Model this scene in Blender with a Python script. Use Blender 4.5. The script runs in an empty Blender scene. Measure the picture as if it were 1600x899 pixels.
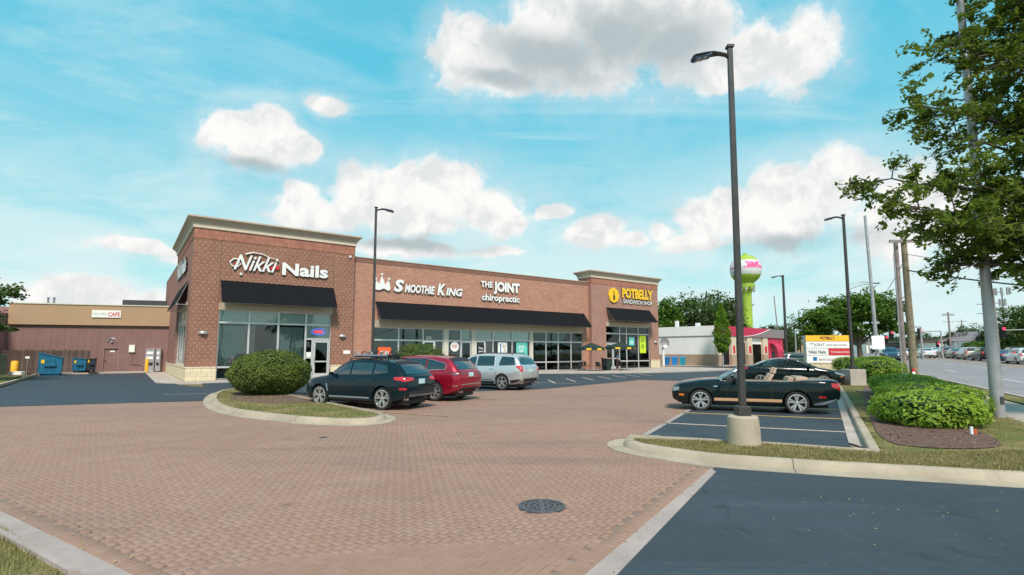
import bpy, bmesh, math, random
import numpy as np
from mathutils import Vector, Matrix
from mathutils.bvhtree import BVHTree
S = bpy.context.scene
COL = S.collection
R = math.radians
PI = math.pi
random.seed(7)
rng = np.random.default_rng(7)

# ------------------------------------------------------------------ camera
cam_d = bpy.data.cameras.new('camera')
cam = bpy.data.objects.new('camera', cam_d)
COL.objects.link(cam)
cam.location = (0, 0, 1.85)
cam.rotation_euler = (R(90 + 5.6), 0, 0)
cam_d.sensor_width = 36
cam_d.lens = 36 * 821 / 1600
cam_d.shift_y = 0.0128
cam_d.clip_start = 0.1
cam_d.clip_end = 3000
S.camera = cam
S.render.resolution_x, S.render.resolution_y = 1024, 575
S.view_settings.view_transform = 'Standard'
S.view_settings.look = 'None'
S.view_settings.gamma = 1
S.view_settings.use_curve_mapping = False
S.view_settings.exposure = 0.22

SUN_AZ, SUN_EL = 172.0, 50.0          # degrees, azimuth clockwise from +Y
sun_d = bpy.data.lights.new('sun', 'SUN')
sun = bpy.data.objects.new('sun', sun_d)
COL.objects.link(sun)
sun_d.energy = 3.7
sun_d.angle = R(12)
sun_d.color = (1.0, 0.87, 0.79)
sv = Vector((math.sin(R(SUN_AZ)) * math.cos(R(SUN_EL)), math.cos(R(SUN_AZ)) * math.cos(R(SUN_EL)), math.sin(R(SUN_EL))))
sun.rotation_euler = sv.to_track_quat('Z', 'Y').to_euler()

# ------------------------------------------------------------------ sky
W = bpy.data.worlds.new('World')
S.world = W
W.use_nodes = True
wt = W.node_tree
wn, wl = wt.nodes, wt.links
wn.clear()


def N(tree, typ, **kw):
    n = tree.nodes.new(typ)
    for k, v in kw.items():
        setattr(n, k, v)
    return n


def setin(tree, sock, v):
    if isinstance(v, bpy.types.NodeSocket):
        tree.links.new(v, sock)
    elif v is not None:
        sock.default_value = v


def M(tree, op, a, b=None, c=None, clamp=False):
    n = N(tree, 'ShaderNodeMath', operation=op, use_clamp=clamp)
    setin(tree, n.inputs[0], a)
    setin(tree, n.inputs[1], b)
    if c is not None:
        setin(tree, n.inputs[2], c)
    return n.outputs[0]


def VM(tree, op, a, b=None):
    n = N(tree, 'ShaderNodeVectorMath', operation=op)
    setin(tree, n.inputs[0], a)
    if b is not None:
        setin(tree, n.inputs[1], b)
    return n.outputs['Value'] if op in ('LENGTH', 'DOT_PRODUCT', 'DISTANCE') else n.outputs['Vector']


def MIX(tree, f, a, b, blend='MIX'):
    n = N(tree, 'ShaderNodeMix', data_type='RGBA', blend_type=blend)
    setin(tree, n.inputs[0], f)
    ca = a if isinstance(a, bpy.types.NodeSocket) else tuple(a) + ((1,) if len(a) == 3 else ())
    cb = b if isinstance(b, bpy.types.NodeSocket) else tuple(b) + ((1,) if len(b) == 3 else ())
    setin(tree, n.inputs[6], ca)
    setin(tree, n.inputs[7], cb)
    return n.outputs[2]


def NOISE(tree, vec, scale, detail=4, rough=0.5, dist=0.0):
    n = N(tree, 'ShaderNodeTexNoise')
    setin(tree, n.inputs['Vector'], vec)
    n.inputs['Scale'].default_value = scale
    n.inputs['Detail'].default_value = detail
    n.inputs['Roughness'].default_value = rough
    n.inputs['Distortion'].default_value = dist
    return n.outputs['Fac']


def SMOOTH(tree, v, lo, hi, a=0.0, b=1.0):
    n = N(tree, 'ShaderNodeMapRange', interpolation_type='SMOOTHSTEP')
    setin(tree, n.inputs[0], v)
    n.inputs[1].default_value = lo
    n.inputs[2].default_value = hi
    n.inputs[3].default_value = a
    n.inputs[4].default_value = b
    return n.outputs[0]


def build_sky():
    t = wt
    sky = N(t, 'ShaderNodeTexSky', sky_type='NISHITA')
    sky.sun_disc = False
    sky.sun_elevation = R(SUN_EL)
    sky.sun_rotation = R(SUN_AZ)
    sky.altitude = 200
    sky.air_density = 1.0
    sky.dust_density = 0.6
    sky.ozone_density = 1.0
    d = N(t, 'ShaderNodeTexCoord').outputs['Generated']
    sp = N(t, 'ShaderNodeSeparateXYZ')
    t.links.new(d, sp.inputs[0])
    x, y, z = sp.outputs
    az = M(t, 'ARCTAN2', x, y)
    el = M(t, 'ARCSINE', z)
    cb = N(t, 'ShaderNodeCombineXYZ')
    t.links.new(az, cb.inputs[0])
    t.links.new(el, cb.inputs[1])
    p0 = cb.outputs[0]
    # domain warp
    nz = N(t, 'ShaderNodeTexNoise')
    nz.inputs['Scale'].default_value = 9
    nz.inputs['Detail'].default_value = 4
    t.links.new(d, nz.inputs['Vector'])
    wv = VM(t, 'SUBTRACT', nz.outputs['Color'], (0.5, 0.5, 0.5))
    wv = VM(t, 'MULTIPLY', wv, (0.10, 0.06, 0.0))
    p = VM(t, 'ADD', p0, wv)

    def field(lst, pos):
        cur = None
        for (a, e, ra, re) in lst:
            q = VM(t, 'SUBTRACT', pos, (a, e, 0))
            q = VM(t, 'MULTIPLY', q, (1 / ra, 1 / re, 0))
            l = VM(t, 'LENGTH', q)
            if cur is None:
                cur = l
            else:
                cur = M(t, 'SMOOTH_MIN', cur, l, 0.25)
        return cur
    clouds = [(-0.0895, 0.5275, 0.0846, 0.0704), (-0.0128, 0.5211, 0.0804, 0.0633), (0.0771, 0.5644, 0.1162, 0.102), (0.2033, 0.5612, 0.1869, 0.1133), (0.3464, 0.5478, 0.1239, 0.0985), (0.4543, 0.5046, 0.0688, 0.0547), (0.514, 0.4803, 0.0776, 0.0679), (0.4206, 0.4682, 0.0812, 0.04), (-0.4724, 0.356, 0.0908, 0.0456), (-0.5217, 0.3573, 0.0494, 0.0338), (-0.4378, 0.3842, 0.052, 0.0375), (-0.3944, 0.3637, 0.0415, 0.0337), (-0.351, 0.4363, 0.029, 0.0206), (-0.1848, 0.2763, 0.206, 0.0742), (-0.2911, 0.2843, 0.0805, 0.0583), (-0.1245, 0.3136, 0.0839, 0.0556), (-0.2214, 0.3064, 0.0696, 0.0404), (-0.0249, 0.2606, 0.073, 0.0536), (-0.368, 0.244, 0.0954, 0.0432), (-0.391, 0.2803, 0.0416, 0.0248), (0.0807, 0.2682, 0.0436, 0.0158), (0.1658, 0.2255, 0.0735, 0.0288), (0.2311, 0.211, 0.0462, 0.019), (0.2892, 0.2194, 0.038, 0.0233), (0.5018, 0.2508, 0.1217, 0.0748), (0.5688, 0.2848, 0.0657, 0.0493), (0.4639, 0.2823, 0.0585, 0.0392), (0.3895, 0.242, 0.0771, 0.0518), (0.6572, 0.213, 0.0992, 0.081), (0.7558, 0.1695, 0.0839, 0.0567), (0.3335, 0.1958, 0.087, 0.0184), (-0.6262, 0.1635, 0.076, 0.0148), (-0.672, 0.0766, 0.1268, 0.0324), (-0.5251, 0.1481, 0.0821, 0.019), (-0.0247, 0.19, 0.0609, 0.0122), (-0.1951, 0.1889, 0.1758, 0.0239)]
    greys = [(0.2031, 0.5516, 0.1519, 0.0597), (0.0896, 0.5345, 0.145, 0.051), (0.3109, 0.5294, 0.1214, 0.058), (-0.0128, 0.4955, 0.0731, 0.0171), (0.4986, 0.1845, 0.1409, 0.0193), (-0.1953, 0.1972, 0.1758, 0.0167), (-0.4755, 0.3163, 0.0578, 0.0097)]
    f1 = field(clouds, p)
    n1 = NOISE(t, d, 14, 8, 0.6, 0.4)
    n2 = NOISE(t, d, 38, 6, 0.62, 0.3)
    dens = M(t, 'SUBTRACT', 1.14, f1)
    dens = M(t, 'ADD', dens, M(t, 'MULTIPLY', M(t, 'SUBTRACT', n1, 0.5), 1.35))
    dens = M(t, 'ADD', dens, M(t, 'MULTIPLY', M(t, 'SUBTRACT', n2, 0.5), 0.6))
    a1 = M(t, 'MAXIMUM', SMOOTH(t, dens, 0.02, 0.52), SMOOTH(t, dens, -0.6, 0.6, 0.0, 0.34))
    # same kind of clouds all round: the part of the sky the picture does not show
    zz = M(t, 'MAXIMUM', z, 0.04)
    pr = N(t, 'ShaderNodeCombineXYZ')
    t.links.new(M(t, 'DIVIDE', x, M(t, 'ADD', zz, 0.12)), pr.inputs[0])
    t.links.new(M(t, 'DIVIDE', y, M(t, 'ADD', zz, 0.12)), pr.inputs[1])
    pv = pr.outputs[0]
    n3 = NOISE(t, pv, 1.35, 9, 0.58, 0.3)
    wfront = SMOOTH(t, M(t, 'ABSOLUTE', az), 0.85, 1.15)
    wup = SMOOTH(t, z, 0.62, 0.8)
    wout = M(t, 'MAXIMUM', wfront, wup)
    a2 = M(t, 'MULTIPLY', SMOOTH(t, n3, 0.50, 0.64), wout)
    # thin veils
    st = VM(t, 'MULTIPLY', pv, (0.55, 1.6, 1.0))
    n4 = NOISE(t, st, 0.9, 8, 0.65, 1.2)
    veil = SMOOTH(t, n4, 0.44, 0.76, 0.0, 0.6)
    low = SMOOTH(t, z, 0.0, 0.5, 1.0, 0.0)
    n5 = NOISE(t, VM(t, 'MULTIPLY', d, (1.0, 1.0, 3.2)), 4.2, 6, 0.6, 0.5)
    veil2 = M(t, 'MULTIPLY', SMOOTH(t, n5, 0.33, 0.60, 0.18, 0.95), low)
    veil = M(t, 'MAXIMUM', veil, veil2)
    base = MIX(t, 1.0, sky.outputs[0], (0.70, 1.55, 1.2), 'MULTIPLY')
    grad = MIX(t, SMOOTH(t, z, 0.0, 0.5), (4.3, 7.2, 7.5), (1.15, 5.6, 7.5))
    grad = MIX(t, SMOOTH(t, z, 0.45, 1.0), grad, (0.7, 3.8, 5.9))
    base = MIX(t, 0.8, base, grad)
    base = MIX(t, veil, base, (6.7, 8.0, 8.1))
    # cloud colour: lit billows, grey bases
    dn = VM(t, 'ADD', d, (0.0, 0.0, -0.035))
    n1b = NOISE(t, dn, 14, 8, 0.6, 0.4)
    bil = M(t, 'SUBTRACT', n1b, n1)
    lit = SMOOTH(t, M(t, 'ADD', bil, M(t, 'MULTIPLY', M(t, 'SUBTRACT', n2, 0.5), -0.25)), -0.17, 0.13)
    g = field(greys, p)
    gd = M(t, 'ADD', M(t, 'SUBTRACT', 1.0, g), M(t, 'MULTIPLY', M(t, 'SUBTRACT', n1, 0.5), 0.9))
    gm = SMOOTH(t, gd, -0.5, 0.8)
    ccol = MIX(t, lit, (7.0, 7.1, 7.1), (9.0, 8.7, 8.45))
    ccol = MIX(t, M(t, 'MULTIPLY', gm, 1.0), ccol, (4.3, 4.8, 4.95))
    alpha = M(t, 'MAXIMUM', a1, a2)
    alpha = M(t, 'MULTIPLY', alpha, 0.96)
    out = MIX(t, alpha, base, ccol)
    below = SMOOTH(t, z, -0.06, 0.0)
    out = MIX(t, below, (2.2, 2.3, 2.2), out)
    bg = N(t, 'ShaderNodeBackground')
    t.links.new(out, bg.inputs[0])
    bg.inputs[1].default_value = 0.098
    wo = N(t, 'ShaderNodeOutputWorld')
    t.links.new(bg.outputs[0], wo.inputs[0])


build_sky()

# ------------------------------------------------------------------ helpers


def link(o, parent=None):
    COL.objects.link(o)
    if parent is not None:
        o.parent = parent
    return o


def tag(o, label=None, cat=None, group=None, kind=None):
    if label:
        o['label'] = label
    if cat:
        o['category'] = cat
    if group:
        o['group'] = group
    if kind:
        o['kind'] = kind
    return o


def thing(name, label, cat, loc=(0, 0, 0), rz=0.0, group=None):
    o = bpy.data.objects.new(name, None)
    o.empty_display_size = 0.2
    link(o)
    o.location = loc
    o.rotation_euler = (0, 0, rz)
    return tag(o, label, cat, group)


def copy_tree(o, parent=None, depth=0):
    c = o.copy()
    COL.objects.link(c)
    c.parent = parent
    for ch in list(o.children):
        copy_tree(ch, c, depth + 1)
    return c


def copy_thing(o, loc, rz, label, group=None, paint=None):
    c = copy_tree(o)
    c.location = loc
    c.rotation_euler = (0, 0, rz)
    c['label'] = label
    if group:
        c['group'] = group
    if paint is not None:
        for ch in c.children:
            for sl in ch.material_slots:
                if sl.link == 'OBJECT':
                    sl.material = paint
    return c


class MB:
    def __init__(self):
        self.v = []
        self.f = []

    def add(self, vs, fs):
        o = len(self.v)
        self.v += [tuple(p) for p in vs]
        self.f += [tuple(o + i for i in f) for f in fs]
        return self

    def box(self, x0, x1, y0, y1, z0, z1):
        return self.add([(x0, y0, z0), (x1, y0, z0), (x1, y1, z0), (x0, y1, z0), (x0, y0, z1), (x1, y0, z1), (x1, y1, z1), (x0, y1, z1)],
                        [(0, 3, 2, 1), (4, 5, 6, 7), (0, 1, 5, 4), (1, 2, 6, 5), (2, 3, 7, 6), (3, 0, 4, 7)])

    def hexa(self, p):
        return self.add(p, [(0, 3, 2, 1), (4, 5, 6, 7), (0, 1, 5, 4), (1, 2, 6, 5), (2, 3, 7, 6), (3, 0, 4, 7)])

    def cyl(self, cx, cy, z0, z1, r0, r1=None, n=16, cap=True):
        r1 = r0 if r1 is None else r1
        vs = [(cx + r0 * math.cos(2 * PI * i / n), cy + r0 * math.sin(2 * PI * i / n), z0) for i in range(n)]
        vs += [(cx + r1 * math.cos(2 * PI * i / n), cy + r1 * math.sin(2 * PI * i / n), z1) for i in range(n)]
        fs = [(i, (i + 1) % n, n + (i + 1) % n, n + i) for i in range(n)]
        if cap:
            fs += [tuple(range(n))[::-1], tuple(range(n, 2 * n))]
        return self.add(vs, fs)

    def lathe(self, prof, n=20, c=(0, 0, 0), axis='Z', sgn=1):
        vs = []
        for (r, h) in prof:
            for i in range(n):
                a = 2 * PI * i / n
                if axis == 'Z':
                    vs.append((c[0] + r * math.cos(a), c[1] + r * math.sin(a), c[2] + h))
                else:
                    vs.append((c[0] + r * math.cos(a), c[1] + h * sgn, c[2] + r * math.sin(a)))
        fs = []
        for k in range(len(prof) - 1):
            for i in range(n):
                fs.append((k * n + i, k * n + (i + 1) % n, (k + 1) * n + (i + 1) % n, (k + 1) * n + i))
        return self.add(vs, fs)

    def tube(self, pts, r, n=8, r1=None, cap=True):
        pts = [Vector(p) for p in pts]
        m = len(pts)
        rs = [r + ((r1 if r1 is not None else r) - r) * i / max(1, m - 1) for i in range(m)]
        vs = []
        up = None
        for i, p in enumerate(pts):
            d = (pts[min(i + 1, m - 1)] - pts[max(i - 1, 0)]).normalized()
            if up is None:
                up = Vector((0, 0, 1)) if abs(d.z) < 0.9 else Vector((1, 0, 0))
            a = d.cross(up).normalized()
            b = a.cross(d).normalized()
            up = b
            for k in range(n):
                t = 2 * PI * k / n
                vs.append(p + (a * math.cos(t) + b * math.sin(t)) * rs[i])
        fs = []
        for i in range(m - 1):
            for k in range(n):
                fs.append((i * n + k, i * n + (k + 1) % n, (i + 1) * n + (k + 1) % n, (i + 1) * n + k))
        if cap:
            fs += [tuple(range(n))[::-1], tuple(range((m - 1) * n, m * n))]
        return self.add(vs, fs)

    def prism(self, poly, z0, z1):
        n = len(poly)
        vs = [(p[0], p[1], z0) for p in poly] + [(p[0], p[1], z1) for p in poly]
        fs = [(i, (i + 1) % n, n + (i + 1) % n, n + i) for i in range(n)] + [tuple(range(n))[::-1], tuple(range(n, 2 * n))]
        return self.add(vs, fs)

    def sheet(self, poly, z):
        return self.add([(p[0], p[1], z) for p in poly], [tuple(range(len(poly)))])

    def build(self, name, mat, parent=None, smooth=False, bevel=0.0, fixn=True):
        me = bpy.data.meshes.new(name)
        me.from_pydata(self.v, [], self.f)
        if fixn:
            bm = bmesh.new()
            bm.from_mesh(me)
            bmesh.ops.recalc_face_normals(bm, faces=bm.faces)
            if bevel:
                es = [e for e in bm.edges if len(e.link_faces) == 2 and e.calc_face_angle(0) > 0.6]
                bmesh.ops.bevel(bm, geom=es, offset=bevel, segments=2, affect='EDGES', profile=0.6, clamp_overlap=True)
            bm.to_mesh(me)
            bm.free()
        me.materials.append(mat)
        if smooth:
            for p in me.polygons:
                p.use_smooth = True
            try:
                me.set_sharp_from_angle(angle=R(smooth if smooth is not True else 40))
            except Exception:
                pass
        o = bpy.data.objects.new(name, me)
        return link(o, parent)


def np_mesh(name, mat, verts, faces, parent=None, rnd=None, smooth=False):
    me = bpy.data.meshes.new(name)
    nv, nf, k = len(verts), len(faces), faces.shape[1]
    me.vertices.add(nv)
    me.vertices.foreach_set('co', np.ascontiguousarray(verts, dtype=np.float32).ravel())
    me.loops.add(nf * k)
    me.loops.foreach_set('vertex_index', np.ascontiguousarray(faces, dtype=np.int32).ravel())
    me.polygons.add(nf)
    me.polygons.foreach_set('loop_start', np.arange(0, nf * k, k, dtype=np.int32))
    me.polygons.foreach_set('loop_total', np.full(nf, k, dtype=np.int32))
    me.update(calc_edges=True)
    if rnd is not None:
        at = me.attributes.new('rnd', 'FLOAT', 'FACE')
        at.data.foreach_set('value', np.ascontiguousarray(rnd, dtype=np.float32))
    me.materials.append(mat)
    if smooth:
        me.polygons.foreach_set('use_smooth', np.ones(nf, dtype=bool))
    o = bpy.data.objects.new(name, me)
    return link(o, parent)


# ------------------------------------------------------------------ materials
def mat_new(name):
    m = bpy.data.materials.new(name)
    m.use_nodes = True
    t = m.node_tree
    b = t.nodes['Principled BSDF']
    return m, t, b


def plain(name, col, rough=0.6, metal=0.0, var=0.12, scale=6.0, bump=0.0, coat=0.0, spec=0.5, emit=None, es=0.0):
    m, t, b = mat_new(name)
    oc = N(t, 'ShaderNodeTexCoord').outputs['Object']
    if var:
        n = NOISE(t, oc, scale, 6, 0.6)
        lo = tuple(c * (1 - var) for c in col)
        hi = tuple(min(1, c * (1 + var)) for c in col)
        c = MIX(t, SMOOTH(t, n, 0.3, 0.7), lo, hi)
        t.links.new(c, b.inputs['Base Color'])
        rn = SMOOTH(t, n, 0.3, 0.7, rough * 0.9, min(1, rough * 1.1))
        t.links.new(rn, b.inputs['Roughness'])
        if bump:
            bn = N(t, 'ShaderNodeBump')
            bn.inputs['Strength'].default_value = bump
            bn.inputs['Distance'].default_value = 0.02
            t.links.new(NOISE(t, oc, scale * 8, 5, 0.7), bn.inputs['Height'])
            t.links.new(bn.outputs[0], b.inputs['Normal'])
    else:
        b.inputs['Base Color'].default_value = tuple(col) + (1,)
        b.inputs['Roughness'].default_value = rough
    b.inputs['Metallic'].default_value = metal
    b.inputs['Coat Weight'].default_value = coat
    b.inputs['Coat Roughness'].default_value = 0.04
    b.inputs['Specular IOR Level'].default_value = spec
    if emit:
        b.inputs['Emission Color'].default_value = tuple(emit) + (1,)
        b.inputs['Emission Strength'].default_value = es
    return m


def car_paint(name, col, metal=0.35, rough=0.32):
    m, t, b = mat_new(name)
    oc = N(t, 'ShaderNodeTexCoord').outputs['Object']
    n = NOISE(t, oc, 900, 2, 0.5)
    t.links.new(MIX(t, n, tuple(c * 0.85 for c in col), tuple(min(1, c * 1.15) for c in col)), b.inputs['Base Color'])
    b.inputs['Metallic'].default_value = metal if max(col) > 0.1 else 0.0
    n2 = NOISE(t, oc, 3, 5, 0.6)
    t.links.new(SMOOTH(t, n2, 0.3, 0.7, rough * 0.8, rough * 1.25), b.inputs['Roughness'])
    b.inputs['Specular IOR Level'].default_value = 0.1 if max(col) < 0.1 else 0.5
    b.inputs['Coat Weight'].default_value = 0.6 if max(col) < 0.1 else 0.8
    b.inputs['Coat Roughness'].default_value = 0.03
    return m


def brick_mat(name, c1, c2, mortar, bw=0.33, bh=0.11, ms=0.010, dots=0.0, vert=False, stain=0.25):
    m, t, b = mat_new(name)
    oc = N(t, 'ShaderNodeTexCoord').outputs['Object']
    sp = N(t, 'ShaderNodeSeparateXYZ')
    t.links.new(oc, sp.inputs[0])
    u = M(t, 'ADD', sp.outputs[0], sp.outputs[1])
    cb = N(t, 'ShaderNodeCombineXYZ')
    if vert:
        t.links.new(sp.outputs[2], cb.inputs[0])
        t.links.new(u, cb.inputs[1])
    else:
        t.links.new(u, cb.inputs[0])
        t.links.new(sp.outputs[2], cb.inputs[1])
    br = N(t, 'ShaderNodeTexBrick')
    t.links.new(cb.outputs[0], br.inputs['Vector'])
    br.inputs['Color1'].default_value = tuple(c1) + (1,)
    br.inputs['Color2'].default_value = tuple(c2) + (1,)
    br.inputs['Mortar'].default_value = tuple(mortar) + (1,)
    br.inputs['Scale'].default_value = 1.0
    br.inputs['Mortar Size'].default_value = ms
    br.inputs['Mortar Smooth'].default_value = 0.2
    br.inputs['Brick Width'].default_value = bw
    br.inputs['Row Height'].default_value = bh
    br.offset = 0.5 if not vert else 0.0
    c = br.outputs['Color']
    if dots:
        row = M(t, 'FLOOR', M(t, 'DIVIDE', sp.outputs[2], bh * 2))
        uu = M(t, 'FRACT', M(t, 'ADD', M(t, 'DIVIDE', u, bw), M(t, 'MULTIPLY', row, 0.5)))
        vv = M(t, 'FRACT', M(t, 'DIVIDE', sp.outputs[2], bh * 2))
        du = M(t, 'LESS_THAN', M(t, 'ABSOLUTE', M(t, 'SUBTRACT', uu, 0.5)), 0.13)
        dv = M(t, 'LESS_THAN', vv, 0.42)
        dm = M(t, 'MULTIPLY', M(t, 'MULTIPLY', du, dv), dots)
        c = MIX(t, dm, c, (0.50, 0.33, 0.25))
    n = NOISE(t, oc, 0.7, 6, 0.6)
    c = MIX(t, M(t, 'MULTIPLY', SMOOTH(t, n, 0.35, 0.75), stain), c, tuple(x * 0.55 for x in c1))
    n2 = NOISE(t, oc, 14, 4, 0.7)
    c = MIX(t, M(t, 'MULTIPLY', n2, 0.35), c, tuple(min(1, x * 1.5) for x in c2))
    t.links.new(c, b.inputs['Base Color'])
    b.inputs['Roughness'].default_value = 0.88
    b.inputs['Specular IOR Level'].default_value = 0.25
    bp = N(t, 'ShaderNodeBump')
    bp.inputs['Strength'].default_value = 0.7
    bp.inputs['Distance'].default_value = 0.02
    t.links.new(M(t, 'SUBTRACT', 1.0, br.outputs['Fac']), bp.inputs['Height'])
    t.links.new(bp.outputs[0], b.inputs['Normal'])
    return m


def asphalt_mat(name, col, streak=0.5):
    m, t, b = mat_new(name)
    oc = N(t, 'ShaderNodeTexCoord').outputs['Object']
    n1 = NOISE(t, oc, 0.5, 6, 0.62, 0.6)
    n2 = NOISE(t, VM(t, 'MULTIPLY', oc, (0.35, 2.2, 1)), 0.8, 6, 0.6, 0.3)
    n3 = NOISE(t, oc, 90, 3, 0.7)
    c = MIX(t, SMOOTH(t, n1, 0.3, 0.7), tuple(x * 0.78 for x in col), tuple(x * 1.25 for x in col))
    c = MIX(t, M(t, 'MULTIPLY', SMOOTH(t, n2, 0.52, 0.7), streak), c, tuple(x * 1.9 for x in col))
    c = MIX(t, M(t, 'MULTIPLY', SMOOTH(t, n3, 0.5, 0.8), 0.5), c, tuple(x * 2.0 for x in col))
    ng = NOISE(t, oc, 230, 2, 0.6)
    c = MIX(t, M(t, 'MULTIPLY', SMOOTH(t, ng, 0.56, 0.68), 0.7), c, tuple(x * 3.6 for x in col))
    ns = NOISE(t, oc, 1.1, 6, 0.7)
    c = MIX(t, M(t, 'MULTIPLY', SMOOTH(t, ns, 0.58, 0.66), 0.5), c, tuple(x * 0.5 for x in col))
    nd = NOISE(t, oc, 4.5, 7, 0.75)
    c = MIX(t, M(t, 'MULTIPLY', SMOOTH(t, nd, 0.56, 0.72), 0.35), c, (0.16, 0.14, 0.125))
    vc = N(t, 'ShaderNodeTexVoronoi', feature='DISTANCE_TO_EDGE')
    t.links.new(VM(t, 'ADD', oc, VM(t, 'MULTIPLY', NTEX(t, oc, 1.5), (0.9, 0.9, 0))), vc.inputs['Vector'])
    vc.inputs['Scale'].default_value = 0.33
    cr = SMOOTH(t, vc.outputs['Distance'], 0.0, 0.006, 0.55, 0.0)
    c = MIX(t, M(t, 'MULTIPLY', cr, SMOOTH(t, n1, 0.45, 0.6)), c, tuple(x * 0.35 for x in col))
    t.links.new(c, b.inputs['Base Color'])
    t.links.new(SMOOTH(t, n1, 0.3, 0.7, 0.62, 0.85), b.inputs['Roughness'])
    bp = N(t, 'ShaderNodeBump')
    bp.inputs['Strength'].default_value = 0.45
    bp.inputs['Distance'].default_value = 0.01
    t.links.new(n3, bp.inputs['Height'])
    t.links.new(bp.outputs[0], b.inputs['Normal'])
    return m


def NTEX(t, vec, sc):
    n = N(t, 'ShaderNodeTexNoise')
    n.inputs['Scale'].default_value = sc
    n.inputs['Detail'].default_value = 4
    t.links.new(vec, n.inputs['Vector'])
    return VM(t, 'SUBTRACT', n.outputs['Color'], (0.5, 0.5, 0.5))


def leaf_mat(name, dark, light, trans=0.25):
    m, t, b = mat_new(name)
    at = N(t, 'ShaderNodeAttribute', attribute_name='rnd')
    oc = N(t, 'ShaderNodeTexCoord').outputs['Object']
    n = NOISE(t, oc, 1.3, 4, 0.6)
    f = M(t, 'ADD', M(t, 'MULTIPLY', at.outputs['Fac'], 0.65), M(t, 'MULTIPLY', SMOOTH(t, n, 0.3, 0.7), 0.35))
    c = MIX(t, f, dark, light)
    t.links.new(c, b.inputs['Base Color'])
    b.inputs['Roughness'].default_value = 0.55
    b.inputs['Specular IOR Level'].default_value = 0.3
    tr = N(t, 'ShaderNodeBsdfTranslucent')
    t.links.new(MIX(t, 0.5, c, light), tr.inputs[0])
    mx = N(t, 'ShaderNodeMixShader')
    mx.inputs[0].default_value = trans
    t.links.new(b.outputs[0], mx.inputs[1])
    t.links.new(tr.outputs[0], mx.inputs[2])
    t.links.new(mx.outputs[0], t.nodes['Material Output'].inputs[0])
    return m


def glass_mat(name, tint=(0.35, 0.42, 0.42), refl=0.12, ior=1.5):
    m, t, b = mat_new(name)
    t.nodes.remove(b)
    tr = N(t, 'ShaderNodeBsdfTransparent')
    tr.inputs[0].default_value = tuple(tint) + (1,)
    gl = N(t, 'ShaderNodeBsdfGlossy')
    gl.inputs['Roughness'].default_value = 0.02
    gl.inputs['Color'].default_value = (0.9, 0.95, 0.95, 1)
    fr = N(t, 'ShaderNodeFresnel')
    fr.inputs[0].default_value = ior
    oc = N(t, 'ShaderNodeTexCoord').outputs['Object']
    bp = N(t, 'ShaderNodeBump')
    bp.inputs['Strength'].default_value = 0.04
    bp.inputs['Distance'].default_value = 0.05
    t.links.new(NOISE(t, oc, 1.2, 2, 0.5), bp.inputs['Height'])
    t.links.new(bp.outputs[0], gl.inputs['Normal'])
    mx = N(t, 'ShaderNodeMixShader')
    t.links.new(M(t, 'ADD', fr.outputs[0], refl, clamp=True), mx.inputs[0])
    t.links.new(tr.outputs[0], mx.inputs[1])
    t.links.new(gl.outputs[0], mx.inputs[2])
    t.links.new(mx.outputs[0], t.nodes['Material Output'].inputs[0])
    return m


PC1, PC2, PC3 = (0.325, 0.202, 0.145), (0.360, 0.232, 0.172), (0.275, 0.172, 0.128)


def paver_color(t, oc, fac):
    """shared colouring of single pavers and of the distant paving"""
    c = MIX(t, fac, PC1, PC2)
    n = NOISE(t, oc, 0.28, 6, 0.62, 0.8)
    c = MIX(t, M(t, 'MULTIPLY', SMOOTH(t, n, 0.38, 0.68), 0.45), c, PC3)
    n2 = NOISE(t, oc, 1.7, 5, 0.6)
    c = MIX(t, M(t, 'MULTIPLY', SMOOTH(t, n2, 0.45, 0.75), 0.35), c, (0.40, 0.285, 0.21))
    n3 = NOISE(t, oc, 60, 3, 0.7)
    c = MIX(t, M(t, 'MULTIPLY', n3, 0.25), c, (0.2, 0.12, 0.1))
    # worn wheel tracks and oily patches along the drive
    mp = N(t, 'ShaderNodeMapping')
    mp.inputs['Rotation'].default_value = (0, 0, R(40))
    mp.inputs['Scale'].default_value = (0.16, 0.9, 1)
    t.links.new(oc, mp.inputs[0])
    n4 = NOISE(t, mp.outputs[0], 1.0, 5, 0.6, 0.4)
    c = MIX(t, M(t, 'MULTIPLY', SMOOTH(t, n4, 0.5, 0.68), 0.38), c, (0.19, 0.13, 0.115))
    n5 = NOISE(t, oc, 0.55, 3, 0.5)
    n6 = NOISE(t, oc, 3.2, 6, 0.75)
    c = MIX(t, M(t, 'MULTIPLY', M(t, 'MULTIPLY', SMOOTH(t, n5, 0.6, 0.7), SMOOTH(t, n6, 0.5, 0.6)), 0.45), c, (0.11, 0.085, 0.08))
    return c


def paver_mat():
    m, t, b = mat_new('paver_clay')
    geo = N(t, 'ShaderNodeNewGeometry').outputs['Position']
    at = N(t, 'ShaderNodeAttribute', attribute_name='rnd')
    oi = N(t, 'ShaderNodeObjectInfo')
    f = M(t, 'FRACT', M(t, 'ADD', at.outputs['Fac'], oi.outputs['Random']))
    t.links.new(paver_color(t, geo, f), b.inputs['Base Color'])
    b.inputs['Roughness'].default_value = 0.85
    b.inputs['Specular IOR Level'].default_value = 0.3
    bp = N(t, 'ShaderNodeBump')
    bp.inputs['Strength'].default_value = 0.4
    bp.inputs['Distance'].default_value = 0.01
    t.links.new(NOISE(t, geo, 120, 3, 0.7), bp.inputs['Height'])
    t.links.new(bp.outputs[0], b.inputs['Normal'])
    return m


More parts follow.
